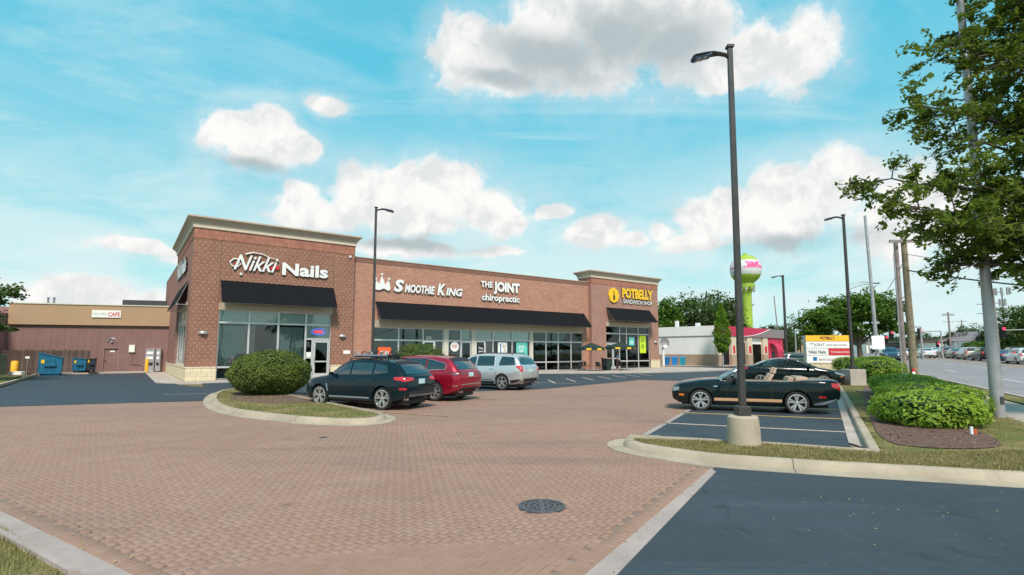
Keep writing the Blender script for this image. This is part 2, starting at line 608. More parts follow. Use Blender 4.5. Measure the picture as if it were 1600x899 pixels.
def paver_far_mat():
    m, t, b = mat_new('paver_paving')
    geo = N(t, 'ShaderNodeNewGeometry').outputs['Position']
    mp = N(t, 'ShaderNodeMapping')
    mp.inputs['Rotation'].default_value = (0, 0, R(32))
    t.links.new(geo, mp.inputs[0])
    br = N(t, 'ShaderNodeTexBrick')
    t.links.new(mp.outputs[0], br.inputs['Vector'])
    br.inputs['Color1'].default_value = (0, 0, 0, 1)
    br.inputs['Color2'].default_value = (1, 1, 1, 1)
    br.inputs['Mortar'].default_value = (0.3, 0.3, 0.3, 1)
    br.inputs['Scale'].default_value = 1
    br.inputs['Brick Width'].default_value = 0.16
    br.inputs['Row Height'].default_value = 0.08
    br.inputs['Mortar Size'].default_value = 0.004
    c = paver_color(t, geo, br.outputs['Color'])
    c = MIX(t, M(t, 'MULTIPLY', br.outputs['Fac'], 0.55), c, (0.10, 0.075, 0.06))
    t.links.new(c, b.inputs['Base Color'])
    b.inputs['Roughness'].default_value = 0.85
    b.inputs['Specular IOR Level'].default_value = 0.3
    return m


def concrete_mat(name, col, stain=0.4):
    m, t, b = mat_new(name)
    geo = N(t, 'ShaderNodeNewGeometry').outputs['Position']
    n1 = NOISE(t, geo, 0.9, 7, 0.65, 0.5)
    n2 = NOISE(t, geo, 7, 6, 0.7)
    n3 = NOISE(t, geo, 110, 2, 0.6)
    c = MIX(t, SMOOTH(t, n1, 0.3, 0.72), tuple(x * 1.08 for x in col), tuple(x * 0.78 for x in col))
    c = MIX(t, M(t, 'MULTIPLY', SMOOTH(t, n2, 0.5, 0.75), stain), c, tuple(x * 0.5 for x in col))
    c = MIX(t, M(t, 'MULTIPLY', n3, 0.22), c, tuple(x * 0.45 for x in col))
    t.links.new(c, b.inputs['Base Color'])
    b.inputs['Roughness'].default_value = 0.9
    b.inputs['Specular IOR Level'].default_value = 0.25
    bp = N(t, 'ShaderNodeBump')
    bp.inputs['Strength'].default_value = 0.35
    bp.inputs['Distance'].default_value = 0.01
    t.links.new(n2, bp.inputs['Height'])
    t.links.new(bp.outputs[0], b.inputs['Normal'])
    return m


def grass_sheet_mat(name, a, bcol, dry):
    m, t, b = mat_new(name)
    geo = N(t, 'ShaderNodeNewGeometry').outputs['Position']
    n1 = NOISE(t, geo, 0.8, 6, 0.65)
    n2 = NOISE(t, geo, 25, 4, 0.75)
    c = MIX(t, SMOOTH(t, n2, 0.3, 0.7), a, bcol)
    c = MIX(t, SMOOTH(t, n1, 0.42, 0.66), c, dry)
    t.links.new(c, b.inputs['Base Color'])
    b.inputs['Roughness'].default_value = 1.0
    b.inputs['Specular IOR Level'].default_value = 0.1
    return m


def stone_mat(name, c1, c2, mortar, bw=0.55, bh=0.28):
    return brick_mat(name, c1, c2, mortar, bw, bh, 0.012, stain=0.15)


MT = {}
MT['brick_tower'] = brick_mat('brick_red_brown', (0.215, 0.095, 0.066), (0.315, 0.145, 0.098), (0.36, 0.26, 0.19), ms=0.011, dots=0.7)
MT['brick_side'] = brick_mat('brick_plum', (0.25, 0.11, 0.09), (0.32, 0.15, 0.115), (0.36, 0.25, 0.2), ms=0.015, dots=0.3)
MT['brick_main'] = brick_mat('brick_orange', (0.34, 0.148, 0.10), (0.51, 0.25, 0.172), (0.46, 0.33, 0.25), ms=0.014, dots=0.12)
MT['brick_pot'] = brick_mat('brick_rose', (0.27, 0.125, 0.095), (0.38, 0.185, 0.14), (0.46, 0.34, 0.27), ms=0.016, dots=0.4)
MT['soldier'] = brick_mat('brick_soldier_course', (0.30, 0.115, 0.08), (0.42, 0.19, 0.13), (0.26, 0.16, 0.12), 0.6, 0.19, 0.014, vert=True)
MT['soldier_dark'] = brick_mat('brick_soldier_dark', (0.20, 0.10, 0.075), (0.27, 0.14, 0.10), (0.2, 0.13, 0.1), 0.6, 0.19, 0.014, vert=True)
MT['stone'] = stone_mat('buff_stone', (0.66, 0.55, 0.36), (0.74, 0.63, 0.43), (0.50, 0.41, 0.27))
MT['cornice'] = plain('cornice_stucco', (0.53, 0.425, 0.33), 0.85, var=0.06, scale=1.5)
MT['cornice_light'] = plain('cornice_band', (0.68, 0.58, 0.44), 0.8, var=0.05)
MT['lintel'] = plain('tan_lintel', (0.50, 0.41, 0.29), 0.8, var=0.08)
MT['awning'] = plain('black_awning_fabric', (0.009, 0.010, 0.012), 0.9, var=0.25, scale=1.2, bump=0.2, spec=0.15)
MT['alu'] = plain('pale_aluminium', (0.62, 0.62, 0.60), 0.4, 0.35, var=0.05)
MT['pilaster'] = plain('cream_pilaster', (0.62, 0.58, 0.48), 0.7, var=0.05)
MT['glass'] = glass_mat('shop_glass', (0.86, 0.90, 0.89), 0.02)
MT['glass_dark'] = glass_mat('tinted_glass', (0.30, 0.40, 0.40), 0.02)
MT['interior'] = plain('dim_interior', (0.10, 0.10, 0.09), 0.9, var=0.3, scale=1.0)
MT['interior_floor'] = plain('interior_floor', (0.14, 0.12, 0.10), 0.6, var=0.2)
MT['curtain'] = plain('grey_curtain', (0.52, 0.53, 0.49), 0.9, var=0.06)
MT['blind'] = plain('pale_blind', (0.82, 0.84, 0.76), 0.85, var=0.04)
MT['white'] = plain('white_letter', (0.85, 0.85, 0.82), 0.45, var=0.02)
MT['black'] = plain('black_return', (0.02, 0.02, 0.02), 0.5, var=0.1)
MT['darkgrey'] = plain('dark_grey_metal', (0.07, 0.07, 0.07), 0.5, 0.3)
MT['pole'] = plain('bronze_pole', (0.060, 0.058, 0.055), 0.42, 0.3, var=0.15, scale=3)
MT['lens'] = plain('lamp_lens', (0.10, 0.14, 0.30), 0.2, var=0.1)
MT['iron'] = plain('cast_iron', (0.13, 0.13, 0.135), 0.5, 0.5, var=0.3, scale=20)
MT['litter'] = leaf_mat('leaf_litter', (0.30, 0.20, 0.08), (0.62, 0.45, 0.14), 0.1)
MT['led'] = plain('led_chip', (0.75, 0.75, 0.7), 0.3, var=0.0)
MT['red'] = plain('sign_red', (0.60, 0.03, 0.04), 0.5, var=0.03)
MT['crimson'] = plain('crimson', (0.55, 0.02, 0.08), 0.55, var=0.05)
MT['yellow'] = plain('sign_yellow', (0.90, 0.55, 0.02), 0.5, var=0.03)
MT['gold'] = plain('sign_gold', (0.95, 0.50, 0.03), 0.5, var=0.03)
MT['lime'] = plain('poster_lime', (0.60, 0.75, 0.02), 0.5, var=0.1)
MT['green'] = plain('poster_green', (0.02, 0.25, 0.06), 0.5, var=0.05)
MT['teal'] = plain('poster_teal', (0.15, 0.60, 0.52), 0.5, var=0.05)
MT['blue'] = plain('poster_blue', (0.02, 0.16, 0.42), 0.5, var=0.05)
MT['orange'] = plain('poster_orange', (0.85, 0.13, 0.03), 0.5, var=0.05)
MT['neon_red'] = plain('neon_red', (0.8, 0.05, 0.1), 0.4, var=0, emit=(1, 0.05, 0.12), es=1.2)
MT['neon_blue'] = plain('neon_blue', (0.05, 0.1, 0.8), 0.4, var=0, emit=(0.1, 0.15, 1), es=0.9)
MT['asphalt'] = asphalt_mat('asphalt_sealed', (0.027, 0.040, 0.051))
MT['asphalt_road'] = asphalt_mat('asphalt_road', (0.21, 0.20, 0.20), 0.2)
MT['concrete'] = concrete_mat('concrete_kerb', (0.46, 0.395, 0.295))
MT['concrete_grey'] = concrete_mat('concrete_border', (0.42, 0.355, 0.32), 0.3)
MT['concrete_walk'] = concrete_mat('concrete_walk', (0.50, 0.44, 0.38), 0.25)
MT['joint'] = plain('dark_joint', (0.10, 0.08, 0.06), 0.95, var=0.3, scale=30)
MT['paver'] = paver_mat()
MT['paver_far'] = paver_far_mat()
MT['sand'] = plain('jointing_sand', (0.21, 0.155, 0.125), 1.0, var=0.3, scale=40)
MT['grass'] = grass_sheet_mat('turf', (0.10, 0.12, 0.035), (0.16, 0.16, 0.05), (0.26, 0.20, 0.10))
MT['blade'] = leaf_mat('grass_blade', (0.13, 0.13, 0.04), (0.38, 0.32, 0.14), 0.2)
MT['mulch'] = plain('mulch_bed', (0.17, 0.10, 0.075), 1.0, var=0.5, scale=18, bump=1.0)
MT['chip'] = leaf_mat('mulch_chip', (0.10, 0.055, 0.04), (0.36, 0.23, 0.18), 0.0)
MT['paint_white'] = plain('road_paint_white', (0.70, 0.70, 0.66), 0.7, var=0.2, scale=9)
MT['paint_yellow'] = plain('road_paint_yellow', (0.62, 0.42, 0.11), 0.75, var=0.3, scale=7)
MT['paint_pale'] = plain('road_paint_faded', (0.58, 0.46, 0.34), 0.75, var=0.3, scale=7)
MT['paint_worn'] = plain('road_paint_worn', (0.42, 0.29, 0.16), 0.85, var=0.35, scale=5)
MT['bark'] = plain('bark', (0.12, 0.09, 0.07), 0.95, var=0.4, scale=9, bump=1.0)
MT['leaf_dark'] = leaf_mat('leaf_dark', (0.030, 0.060, 0.018), (0.11, 0.18, 0.03), 0.3)
MT['leaf_big'] = leaf_mat('leaf_overhang', (0.034, 0.066, 0.013), (0.22, 0.31, 0.035), 0.45)
MT['leaf_hedge'] = leaf_mat('leaf_hedge', (0.060, 0.13, 0.012), (0.38, 0.55, 0.05), 0.32)
MT['leaf_bush'] = leaf_mat('leaf_bush', (0.030, 0.058, 0.008), (0.17, 0.22, 0.028), 0.22)
MT['leaf_mid'] = leaf_mat('leaf_mid', (0.04, 0.10, 0.012), (0.15, 0.26, 0.03), 0.3)
MT['leaf_col'] = leaf_mat('leaf_column', (0.07, 0.16, 0.01), (0.22, 0.38, 0.03), 0.3)
MT['leaf_far'] = leaf_mat('leaf_far', (0.035, 0.065, 0.028), (0.09, 0.14, 0.05), 0.2)
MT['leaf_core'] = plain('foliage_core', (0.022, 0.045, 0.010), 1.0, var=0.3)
MT['tyre'] = plain('tyre_rubber', (0.022, 0.022, 0.022), 0.8, var=0.15)
MT['rim'] = plain('alloy_rim', (0.62, 0.62, 0.62), 0.28, 0.8, var=0.04)
MT['rim_dark'] = plain('wheel_inner', (0.02, 0.02, 0.02), 0.6, var=0)
MT['trim'] = plain('black_plastic', (0.018, 0.018, 0.02), 0.55, var=0.1)
MT['chrome'] = plain('chrome', (0.75, 0.75, 0.75), 0.12, 1.0, var=0)
MT['carglass'] = plain('car_glass', (0.012, 0.022, 0.026), 0.04, 0.0, var=0, coat=1.0, spec=0.9)
MT['tail'] = plain('tail_lamp', (0.50, 0.012, 0.02), 0.15, var=0.1, coat=1.0)
MT['tail_dark'] = plain('tail_lamp_smoked', (0.14, 0.01, 0.015), 0.15, var=0.1, coat=1.0)
MT['headlamp'] = plain('head_lamp', (0.35, 0.36, 0.37), 0.1, 0.5, var=0.1, coat=1.0)
MT['amber'] = plain('amber_marker', (0.75, 0.2, 0.02), 0.3, var=0)
MT['plate'] = plain('licence_plate', (0.50, 0.72, 0.74), 0.5, var=0.12, scale=25)
MT['tan_leather'] = plain('tan_leather', (0.46, 0.33, 0.24), 0.6, var=0.1)
MT['galv'] = plain('galvanised_steel', (0.42, 0.41, 0.42), 0.42, 0.45, var=0.12, scale=3)
MT['wood_pole'] = plain('weathered_wood', (0.24, 0.20, 0.13), 0.95, var=0.3, scale=5, bump=0.6)
MT['wood_pole2'] = plain('grey_wood', (0.26, 0.22, 0.20), 0.95, var=0.3, scale=5, bump=0.6)
MT['wire'] = plain('cable_black', (0.03, 0.03, 0.03), 0.7, var=0)

# ------------------------------------------------------------------ terrain and ground
RA = R(27.0)
RD = Vector((math.sin(RA), math.cos(RA)))
RN = Vector((math.cos(RA), -math.sin(RA)))
RO = Vector((18.7, 19.2))


def lat_of(x, y):
    return (x - RO.x) * RN.x + (y - RO.y) * RN.y


def hz(x, y):
    w = min(1, max(0, (lat_of(x, y) + 4.3) / 1.3))
    w = w * w * (3 - 2 * w)
    return w * min(1.3, 0.0145 * max(0, y - 10))


def rp(s, l, dz=0.0):
    x, y = RO.x + RD.x * s + RN.x * l, RO.y + RD.y * s + RN.y * l
    return (x, y, hz(x, y) + dz)


def inside(poly, x, y):
    c = False
    n = len(poly)
    j = n - 1
    for i in range(n):
        xi, yi = poly[i][0], poly[i][1]
        xj, yj = poly[j][0], poly[j][1]
        if (yi > y) != (yj > y) and x < (xj - xi) * (y - yi) / (yj - yi) + xi:
            c = not c
        j = i
    return c


def inside_np(poly, X, Y):
    c = np.zeros(len(X), bool)
    n = len(poly)
    j = n - 1
    for i in range(n):
        xi, yi = poly[i][0], poly[i][1]
        xj, yj = poly[j][0], poly[j][1]
        if yi != yj:
            k = ((yi > Y) != (yj > Y)) & (X < (xj - xi) * (Y - yi) / (yj - yi) + xi)
            c ^= k
        j = i
    return c


def grid_sheet(name, mat, xs, ys, zf, kind='structure'):
    v = np.array([(x, y, zf(x, y)) for y in ys for x in xs])
    nx = len(xs)
    f = np.array([(j * nx + i, j * nx + i + 1, (j + 1) * nx + i + 1, (j + 1) * nx + i) for j in range(len(ys) - 1) for i in range(nx - 1)])
    o = np_mesh(name, mat, v, f)
    return tag(o, kind=kind)


def steps(a, b, *segs):
    out = []
    for (lo, hi, st) in segs:
        x = lo
        while x < hi - 1e-6:
            out.append(x)
            x += st
    out.append(b)
    return out


grid_sheet('ground', MT['grass'], steps(0, 900, (-400, -60, 40), (-60, 60, 0.8), (60, 160, 4), (160, 900, 60)),
           steps(0, 1200, (-60, 0, 20), (0, 60, 0.8), (60, 160, 4), (160, 1200, 60)), lambda x, y: hz(x, y) - 0.07)


def road_strip(name, mat, l0, l1, s0, s1, ds, dz, parent=None, th=0.0):
    m = MB()
    s = s0
    while s < s1 - 1e-6:
        e = min(s + ds, s1)
        if th:
            a = [rp(s, l0), rp(s, l1), rp(e, l1), rp(e, l0)]
            m.hexa([(p[0], p[1], p[2] + dz - th) for p in a] + [(p[0], p[1], p[2] + dz) for p in a])
        else:
            m.add([rp(s, l0, dz), rp(s, l1, dz), rp(e, l1, dz), rp(e, l0, dz)], [(0, 1, 2, 3)])
        s = e
    return m.build(name, mat, parent)


tag(road_strip('road', MT['asphalt_road'], 0.0, 17.5, -25, 330, 5, -0.02), kind='structure')
tag(road_strip('road_kerb', MT['concrete_walk'], -0.18, 0.0, -25, 330, 3, 0.10, th=0.25), kind='structure')
tag(road_strip('far_kerb', MT['concrete_walk'], 17.5, 17.68, -25, 330, 3, 0.10, th=0.25), kind='structure')
sw = tag(bpy.data.objects.new('sidewalk', None), kind='structure')
link(sw)
s = -22.0
while s < 60:                                   # slabs with open joints
    road_strip('slab', MT['concrete_walk'], -2.75, -0.95, s, s + 1.48, 0.74, 0.025, sw, th=0.12)
    s += 1.5
tag(road_strip('sidewalk', MT['concrete_walk'], -2.75, -0.95, 60, 200, 5, 0.02), kind='structure')
lm = tag(bpy.data.objects.new('lane_marking', None), kind='structure')
link(lm)
for l in (3.5, 7.0):
    for k in range(18):
        road_strip('dash', MT['paint_white'], l - 0.07, l + 0.07, -16 + k * 12.2 + l, -13 + k * 12.2 + l, 1.5, -0.014, lm)
for l in (10.3, 13.4):
    for dl in (-0.12, 0.12):
        road_strip('centre_line', MT['paint_worn'], l + dl - 0.06, l + dl + 0.06, -20, 130, 4, -0.014, lm)
road_strip('turn_lane_wear', plain('worn_tan_asphalt', (0.27, 0.22, 0.18), 0.9, var=0.2, scale=1), 10.5, 13.2, -20, 110, 5, -0.017, lm)
cross = tag(grid_sheet('side_street', MT['asphalt_road'], [-60, 0, 40, 80, 120, 200], [118, 122, 126, 130], lambda x, y: hz(x, y) - 0.03))

# paver driveway ----------------------------------------------------
DRIVE = [(-15.83, 12.5), (-5.91, 6.28), (-3.05, 4.48), (-1.9, 3.4), (-0.2, 3.4), (0.61, 4.58), (3.12, 8.54), (2.66, 9.34), (2.23, 10.11), (2.05, 10.94), (2.46, 11.75), (2.99, 12.21),
         (5.71, 17.31), (7.6, 21.0), (14.3, 32.5), (8.55, 35.43), (6.26, 32.46), (1.62, 26.85), (-7.69, 22.73), (-11.08, 20.49), (-17.39, 18.12), (-22.48, 14.45)]
dm = MB()
cut = 15.2
far_poly = [(-27.0, cut - 0.25), (4.6, cut - 0.25)] + [(5.71, 17.31), (7.6, 21.0), (14.3, 32.5), (8.55, 35.43), (6.26, 32.46), (1.62, 26.85), (-7.98, 23.13), (-11.65, 21.63), (-18.25, 19.0), (-23.81, 15.29)]
drv = tag(bpy.data.objects.new('paver_driveway', None), kind='structure')
link(drv)
dm.sheet(far_poly, -0.003).build('far_paving', MT['paver_far'], drv)
MB().sheet([(-34, 1.5), (9, 1.5), (9, cut), (-34, cut)], -0.014).build('joint_sand', MT['sand'], drv)
az = R(33)
ga = Vector((math.sin(az), math.cos(az)))
gb = Vector((math.cos(az), -math.sin(az)))
MH = Vector((0.36, 6.56))
l1a, l1b = Vector((-5.91, 6.28)), Vector((-3.2, 4.58))
r1a, r1b = Vector((0.61, 4.58)), Vector((3.16, 8.58))


def dist_line(p, a, b):
    d = (b - a).normalized()
    q = p - a
    return d.x * q.y - d.y * q.x


pieces = []
u = 0.08
for i in range(-330, 330):
    for j in range(-30, 280):
        mm = (i - j) % 4
        if mm == 0:
            ca, cb_, la, lb = j + 0.5, i + 1.0, 1, 2
        elif mm == 3:
            ca, cb_, la, lb = j + 1.0, i + 0.5, 2, 1
        else:
            continue
        p = ga * (ca * u) + gb * (cb_ * u) + Vector((-3.2, 3.2))
        if p.y > cut - 0.02 or p.y < 3.9 or abs(p.x) > p.y * 1.05 + 0.8:
            continue
        if (p - MH).length < 0.30:
            continue
        dl = dist_line(p, l1a, l1b)
        dr = dist_line(p, r1a, r1b)
        if p.y < 9.0 and p.x < -1 and dl < 0.235:
            continue
        if p.y < 8.8 and dr < 0.235:
            continue
        if not inside(DRIVE, p.x, p.y):
            continue
        pieces.append((p.x, p.y, la, lb, az))
for (a, b, sg) in ((l1a + (l1a - l1b) * 0.2, l1b + (l1b - l1a) * 0.25, 1), (r1a - (r1b - r1a) * 0.25, r1b, 1)):
    d = (b - a).normalized()
    n_ = Vector((-d.y, d.x))
    L = (b - a).length
    for k in range(int(L / 0.08)):
        p = a + d * (0.04 + 0.08 * k) + n_ * 0.105
        ang = math.atan2(d.x, d.y)
        pieces.append((p.x, p.y, 3, 3, ang))


def paver_vs(hl, hb, h=0.06, ch=0.0045):
    return [(-hb, -hl, -h), (hb, -hl, -h), (hb, hl, -h), (-hb, hl, -h),
            (-hb, -hl, -ch), (hb, -hl, -ch), (hb, hl, -ch), (-hb, hl, -ch),
            (-hb + ch, -hl + ch, 0), (hb - ch, -hl + ch, 0), (hb - ch, hl - ch, 0), (-hb + ch, hl - ch, 0)]


PF = [(0, 1, 5, 4), (1, 2, 6, 5), (2, 3, 7, 6), (3, 0, 4, 7), (4, 5, 9, 8), (5, 6, 10, 9), (6, 7, 11, 10), (7, 4, 8, 11), (8, 9, 10, 11)]
pmesh = {}
for key, (hl, hb) in {(1, 2): (0.0375, 0.0775), (2, 1): (0.0775, 0.0375), (3, 3): (0.0375, 0.0965)}.items():
    me = bpy.data.meshes.new('paver')
    me.from_pydata(paver_vs(hl, hb), [], PF)
    me.materials.append(MT['paver'])
    pmesh[key] = me
pieces.sort(key=lambda q: q[0] ** 2 + q[1] ** 2 if abs(q[0]) < q[1] * 0.98 else 1e9)
for (x, y, la, lb, an) in pieces[:300]:
    o = bpy.data.objects.new('paver', pmesh[(la, lb)])
    COL.objects.link(o)
    o.parent = drv
    o.location = (x, y, random.uniform(-0.0022, 0.001))
    o.rotation_euler = (random.gauss(0, 0.006), random.gauss(0, 0.006), -an + random.gauss(0, 0.008))
rest = pieces[300:]
nR = len(rest)
A = np.array([(x, y, la, lb, an) for (x, y, la, lb, an) in rest])
base1 = np.array(paver_vs(0.0375, 0.0775))
base2 = np.array(paver_vs(0.0775, 0.0375))
base3 = np.array(paver_vs(0.0375, 0.0965))
bv = np.where((A[:, 2] == 1)[:, None, None], base1[None], base2[None])
bv = np.where((A[:, 2] == 3)[:, None, None], base3[None], bv)
an = -A[:, 4] + rng.normal(0, 0.008, nR)
cs, sn = np.cos(an)[:, None], np.sin(an)[:, None]
vx = bv[:, :, 0] * cs - bv[:, :, 1] * sn + A[:, 0:1]
vy = bv[:, :, 0] * sn + bv[:, :, 1] * cs + A[:, 1:2]
vz = bv[:, :, 2] + rng.uniform(-0.0022, 0.001, nR)[:, None] + bv[:, :, 0] * rng.normal(0, 0.01, nR)[:, None]
PV = np.stack([vx, vy, vz], 2).reshape(-1, 3)
PFn = np.array(PF)[None] + (np.arange(nR) * 12)[:, None, None]
o = np_mesh('paver_field', MT['paver'], PV, PFn.reshape(-1, 4), drv, np.repeat(rng.random(nR), 9))
o['kind'] = 'stuff'

# asphalt areas, concrete bands -------------------------------------


def flat(name, mat, poly, z, kind='structure', parent=None):
    o = MB().sheet(poly, z).build(name, mat, parent)
    if kind and parent is None:
        o['kind'] = kind
    return o


flat('left_asphalt', MT['asphalt'], [(-22.48, 14.45), (-17.39, 18.12), (-14.03, 19.47), (-11.08, 20.49), (-15.17, 27.81), (-17.37, 28.84), (-23.16, 34.31), (-31.46, 45.59), (-32.26, 47.36), (-37.72, 44.63), (-36.68, 41.07), (-26.32, 27.32), (-25.49, 17.71)], 0.006)
flat('store_asphalt', MT['asphalt'], [(-11.25, 20.48), (-7.39, 22.33), (1.62, 26.85), (6.26, 32.46), (8.55, 35.43), (14.3, 32.6), (17.6, 39.0), (24.6, 41.2), (30, 52), (37, 62), (31.45, 70.78), (20.55, 60.28), (20.42, 57.08), (5.49, 48.69), (-18.43, 31.59)], 0.003)
flat('parking_asphalt', MT['asphalt'], [(2.91, 12.02), (6.63, 10.51), (6.91, 11.02), (18.9, 31.3), (24.6, 41.0), (17.6, 39.0), (14.3, 32.6), (7.6, 21.1), (5.71, 17.31)], 0.006)
flat('near_asphalt', MT['asphalt'], [(0.84, 4.51), (3.18, 8.49), (3.33, 8.89), (4.92, 8.29), (7.15, 7.57), (14, 6.6), (14, 1), (0.3, 1), (-0.3, 3.2)], 0.006)

band = tag(bpy.data.objects.new('concrete_border', None), kind='structure')
link(band)


def band_seg(a0, a1, b0, b1, n, z=0.010, mat='concrete_grey', name='border_slab', parent=band, gap=0.006, th=0.1):
    a0, a1, b0, b1 = [Vector(q) for q in (a0, a1, b0, b1)]
    L = (a1 - a0).length
    for k in range(n):
        t0, t1 = k / n, (k + 1) / n - gap / L
        p = [a0.lerp(a1, t0), a0.lerp(a1, t1), b0.lerp(b1, t1), b0.lerp(b1, t0)]
        MB().prism([(q.x, q.y) for q in p], z - th, z).build(name, MT[mat], parent)


band_seg((0.51, 4.42), (3.16, 8.58), (0.78, 4.42), (3.16, 8.36), 4)
band_seg((2.91, 12.02), (5.71, 17.31), (3.06, 12.02), (5.86, 17.31), 3)
band_seg((5.71, 17.31), (14.3, 33.0), (5.86, 17.31), (14.6, 33.0), 8)
lk = tag(bpy.data.objects.new('flush_kerb', None), kind='structure')
link(lk)
band_seg((-19.57, 14.86), (-2.99, 4.45), (-16.83, 12.8), (-3.47, 4.42), 5, z=0.022, mat='concrete_grey', name='kerb_slab', parent=lk, gap=0.012)
band_seg((-16.83, 12.8), (-3.47, 4.42), (-16.29, 12.4), (-3.57, 4.42), 5, z=0.10, mat='concrete_grey', name='kerb_rise', parent=lk, gap=0.012)
st = tag(bpy.data.objects.new('parking_stripes', None), kind='structure')
link(st)


def stripe(a, b, w, z, mat, parent=st, name='stripe'):
    a, b = Vector(a), Vector(b)
    d = (b - a).normalized()
    n_ = Vector((-d.y, d.x)) * w / 2
    return MB().sheet([a - n_, b - n_, b + n_, a + n_], z).build(name, MT[mat], parent)


stripe((5.08, 16.41), (9.24, 14.79), 0.12, 0.010, 'paint_yellow')
stripe((3.95, 14.0), (7.76, 12.4), 0.12, 0.010, 'paint_pale')
d_ = Vector((math.sin(R(29)), math.cos(R(29))))
for k in range(1, 7):
    a, b = Vector((5.08, 16.41)) + d_ * 2.75 * k, Vector((9.24, 14.79)) + d_ * 2.75 * k
    stripe(a, b, 0.12, 0.010, 'paint_yellow')
hd = Vector((-math.sin(R(64)), math.cos(R(64))))
for (px_, w) in (((-1.85, 15.44), 'paint_worn'), ((-0.55, 20.76), 'paint_worn'), ((1.16, 26.85), 'paint_worn'), ((3.94, 31.16), 'paint_pale')):
    a = Vector(px_)
    stripe(a, a + hd * 5.2, 0.11, 0.010, w)
for k in range(7):
    a = Vector((2.59, 31.54)) + Vector((0.805, 0.593)) * (2.1 * k) + Vector((0.593, -0.805)) * (-0.5 * k)
    stripe(a, a + Vector((-0.05, 1.0)).normalized() * 4.0, 0.11, 0.010, 'paint_pale')
stripe((-15.23, 23.24), (-13.11, 23.96), 0.12, 0.010, 'paint_worn')

# kerbs ----------------------------------------------------


def offset_path(path, d, closed):
    n = len(path)
    out = []
    for i in range(n):
        p = Vector(path[i])
        a = Vector(path[(i - 1) % n]) if (closed or i > 0) else None
        b = Vector(path[(i + 1) % n]) if (closed or i < n - 1) else None
        d1 = (p - a).normalized() if a is not None else None
        d2 = (b - p).normalized() if b is not None else None
        if d1 is None:
            d1 = d2
        if d2 is None:
            d2 = d1
        n1, n2 = Vector((-d1.y, d1.x)), Vector((-d2.y, d2.x))
        m = (n1 + n2)
        m = m.normalized() if m.length > 1e-6 else n1
        c = max(0.45, m.dot(n1))
        out.append(p + m * (d / c))
    return out


def smooth_path(path, closed, it=2):
    for _ in range(it):
        out = []
        n = len(path)
        rg = range(n) if closed else range(n - 1)
        if not closed:
            out.append(tuple(path[0]))
        for i in rg:
            a, b = Vector(path[i]), Vector(path[(i + 1) % n])
            out.append(tuple(a.lerp(b, 0.25)))
            out.append(tuple(a.lerp(b, 0.75)))
        if not closed:
            out.append(tuple(path[-1]))
        path = out
    return path


def kerb(name, path, prof, closed=True, mat='concrete', parent=None, seg=None):
    """profile: list of (offset to the left of the path, z)"""
    rings = [offset_path(path, d, closed) for d, z in prof]
    n = len(path)
    m = MB()
    vs = []
    for k, (d, z) in enumerate(prof):
        vs += [(q.x, q.y, z) for q in rings[k]]
    fs = []
    for k in range(len(prof) - 1):
        for i in range(n if closed else n - 1):
            j = (i + 1) % n
            fs.append((k * n + i, k * n + j, (k + 1) * n + j, (k + 1) * n + i))
    m.add(vs, fs)
    o = m.build(name, MT[mat], parent, smooth=35, fixn=True)
    if parent is None:
        o['kind'] = 'structure'
    return o


# path runs with the planted side on the left hand
isl = smooth_path([(9.6, 7.3), (7.23, 7.65), (6.19, 8.02), (4.98, 8.38), (4.05, 8.73), (3.37, 9.0), (2.74, 9.59), (2.25, 10.18), (2.24, 10.78), (2.54, 11.2), (3.18, 11.11)], False, 2)
kerb('island_kerb', isl[:-2][::-1], [(-0.36, -0.05), (-0.36, 0.014), (-0.05, 0.02), (-0.015, 0.11), (0.02, 0.135), (0.15, 0.14), (0.165, 0.10)][:], False)
isl2 = [(2.47, 11.2), (3.83, 10.71), (4.91, 10.29), (6.15, 9.68)]
kerb('parking_edge_kerb', isl2[::-1], [(-0.02, 0.0), (-0.01, 0.13), (0.015, 0.142), (0.13, 0.142), (0.15, 0.05)], False)
lotk_out = [(6.44, 9.4), (13.6, 21.6), (18.4, 29.9), (25.3, 41.5), (26.5, 43.8)]
kerb('lot_kerb', lotk_out[::-1], [(-0.17, 0.0), (-0.165, 0.12), (-0.14, 0.145), (0.0, 0.145), (0.02, 0.0)], False)
kerb('lot_kerb_end', [(6.13, 9.66), (6.44, 9.4)], [(-0.10, 0.0), (-0.10, 0.13), (-0.08, 0.143), (0.06, 0.143), (0.08, 0.0)], False)
flat('lot_gutter', MT['concrete_walk'], [(6.86, 10.94), (6.75, 9.92), (13.75, 21.7), (18.5, 29.9), (25.4, 41.4), (24.4, 41.4), (18.7, 31.0)], 0.018)
g1 = smooth_path([(-11.67, 20.56), (-9.04, 16.55), (-6.52, 14.71), (-4.6, 13.73), (-3.57, 13.86), (-3.45, 14.71), (-3.79, 15.49), (-5.41, 17.35), (-7.8, 20.27), (-10.2, 23.21), (-12.85, 25.71), (-13.6, 24.82)], True, 2)
ctr = Vector((0, 0))
area = sum(g1[i][0] * g1[(i + 1) % len(g1)][1] - g1[(i + 1) % len(g1)][0] * g1[i][1] for i in range(len(g1)))
if area < 0:
    g1 = g1[::-1]
kerb('bush_island_kerb', g1, [(-0.30, -0.05), (-0.30, 0.014), (-0.05, 0.02), (-0.015, 0.11), (0.02, 0.135), (0.14, 0.14), (0.16, 0.08)], True)
bush_turf = tag(MB().sheet([(q.x, q.y) for q in offset_path(g1, 0.15, True)], 0.11).build('bush_island_turf', MT['grass']), kind='structure')
flat('bush_mulch', MT['mulch'], smooth_path([(-10.89, 20.23), (-9.24, 18.55), (-7.74, 17.91), (-6.9, 18.55), (-7.39, 20.49), (-10.06, 23.24), (-12.59, 24.33)], True, 2), 0.118)
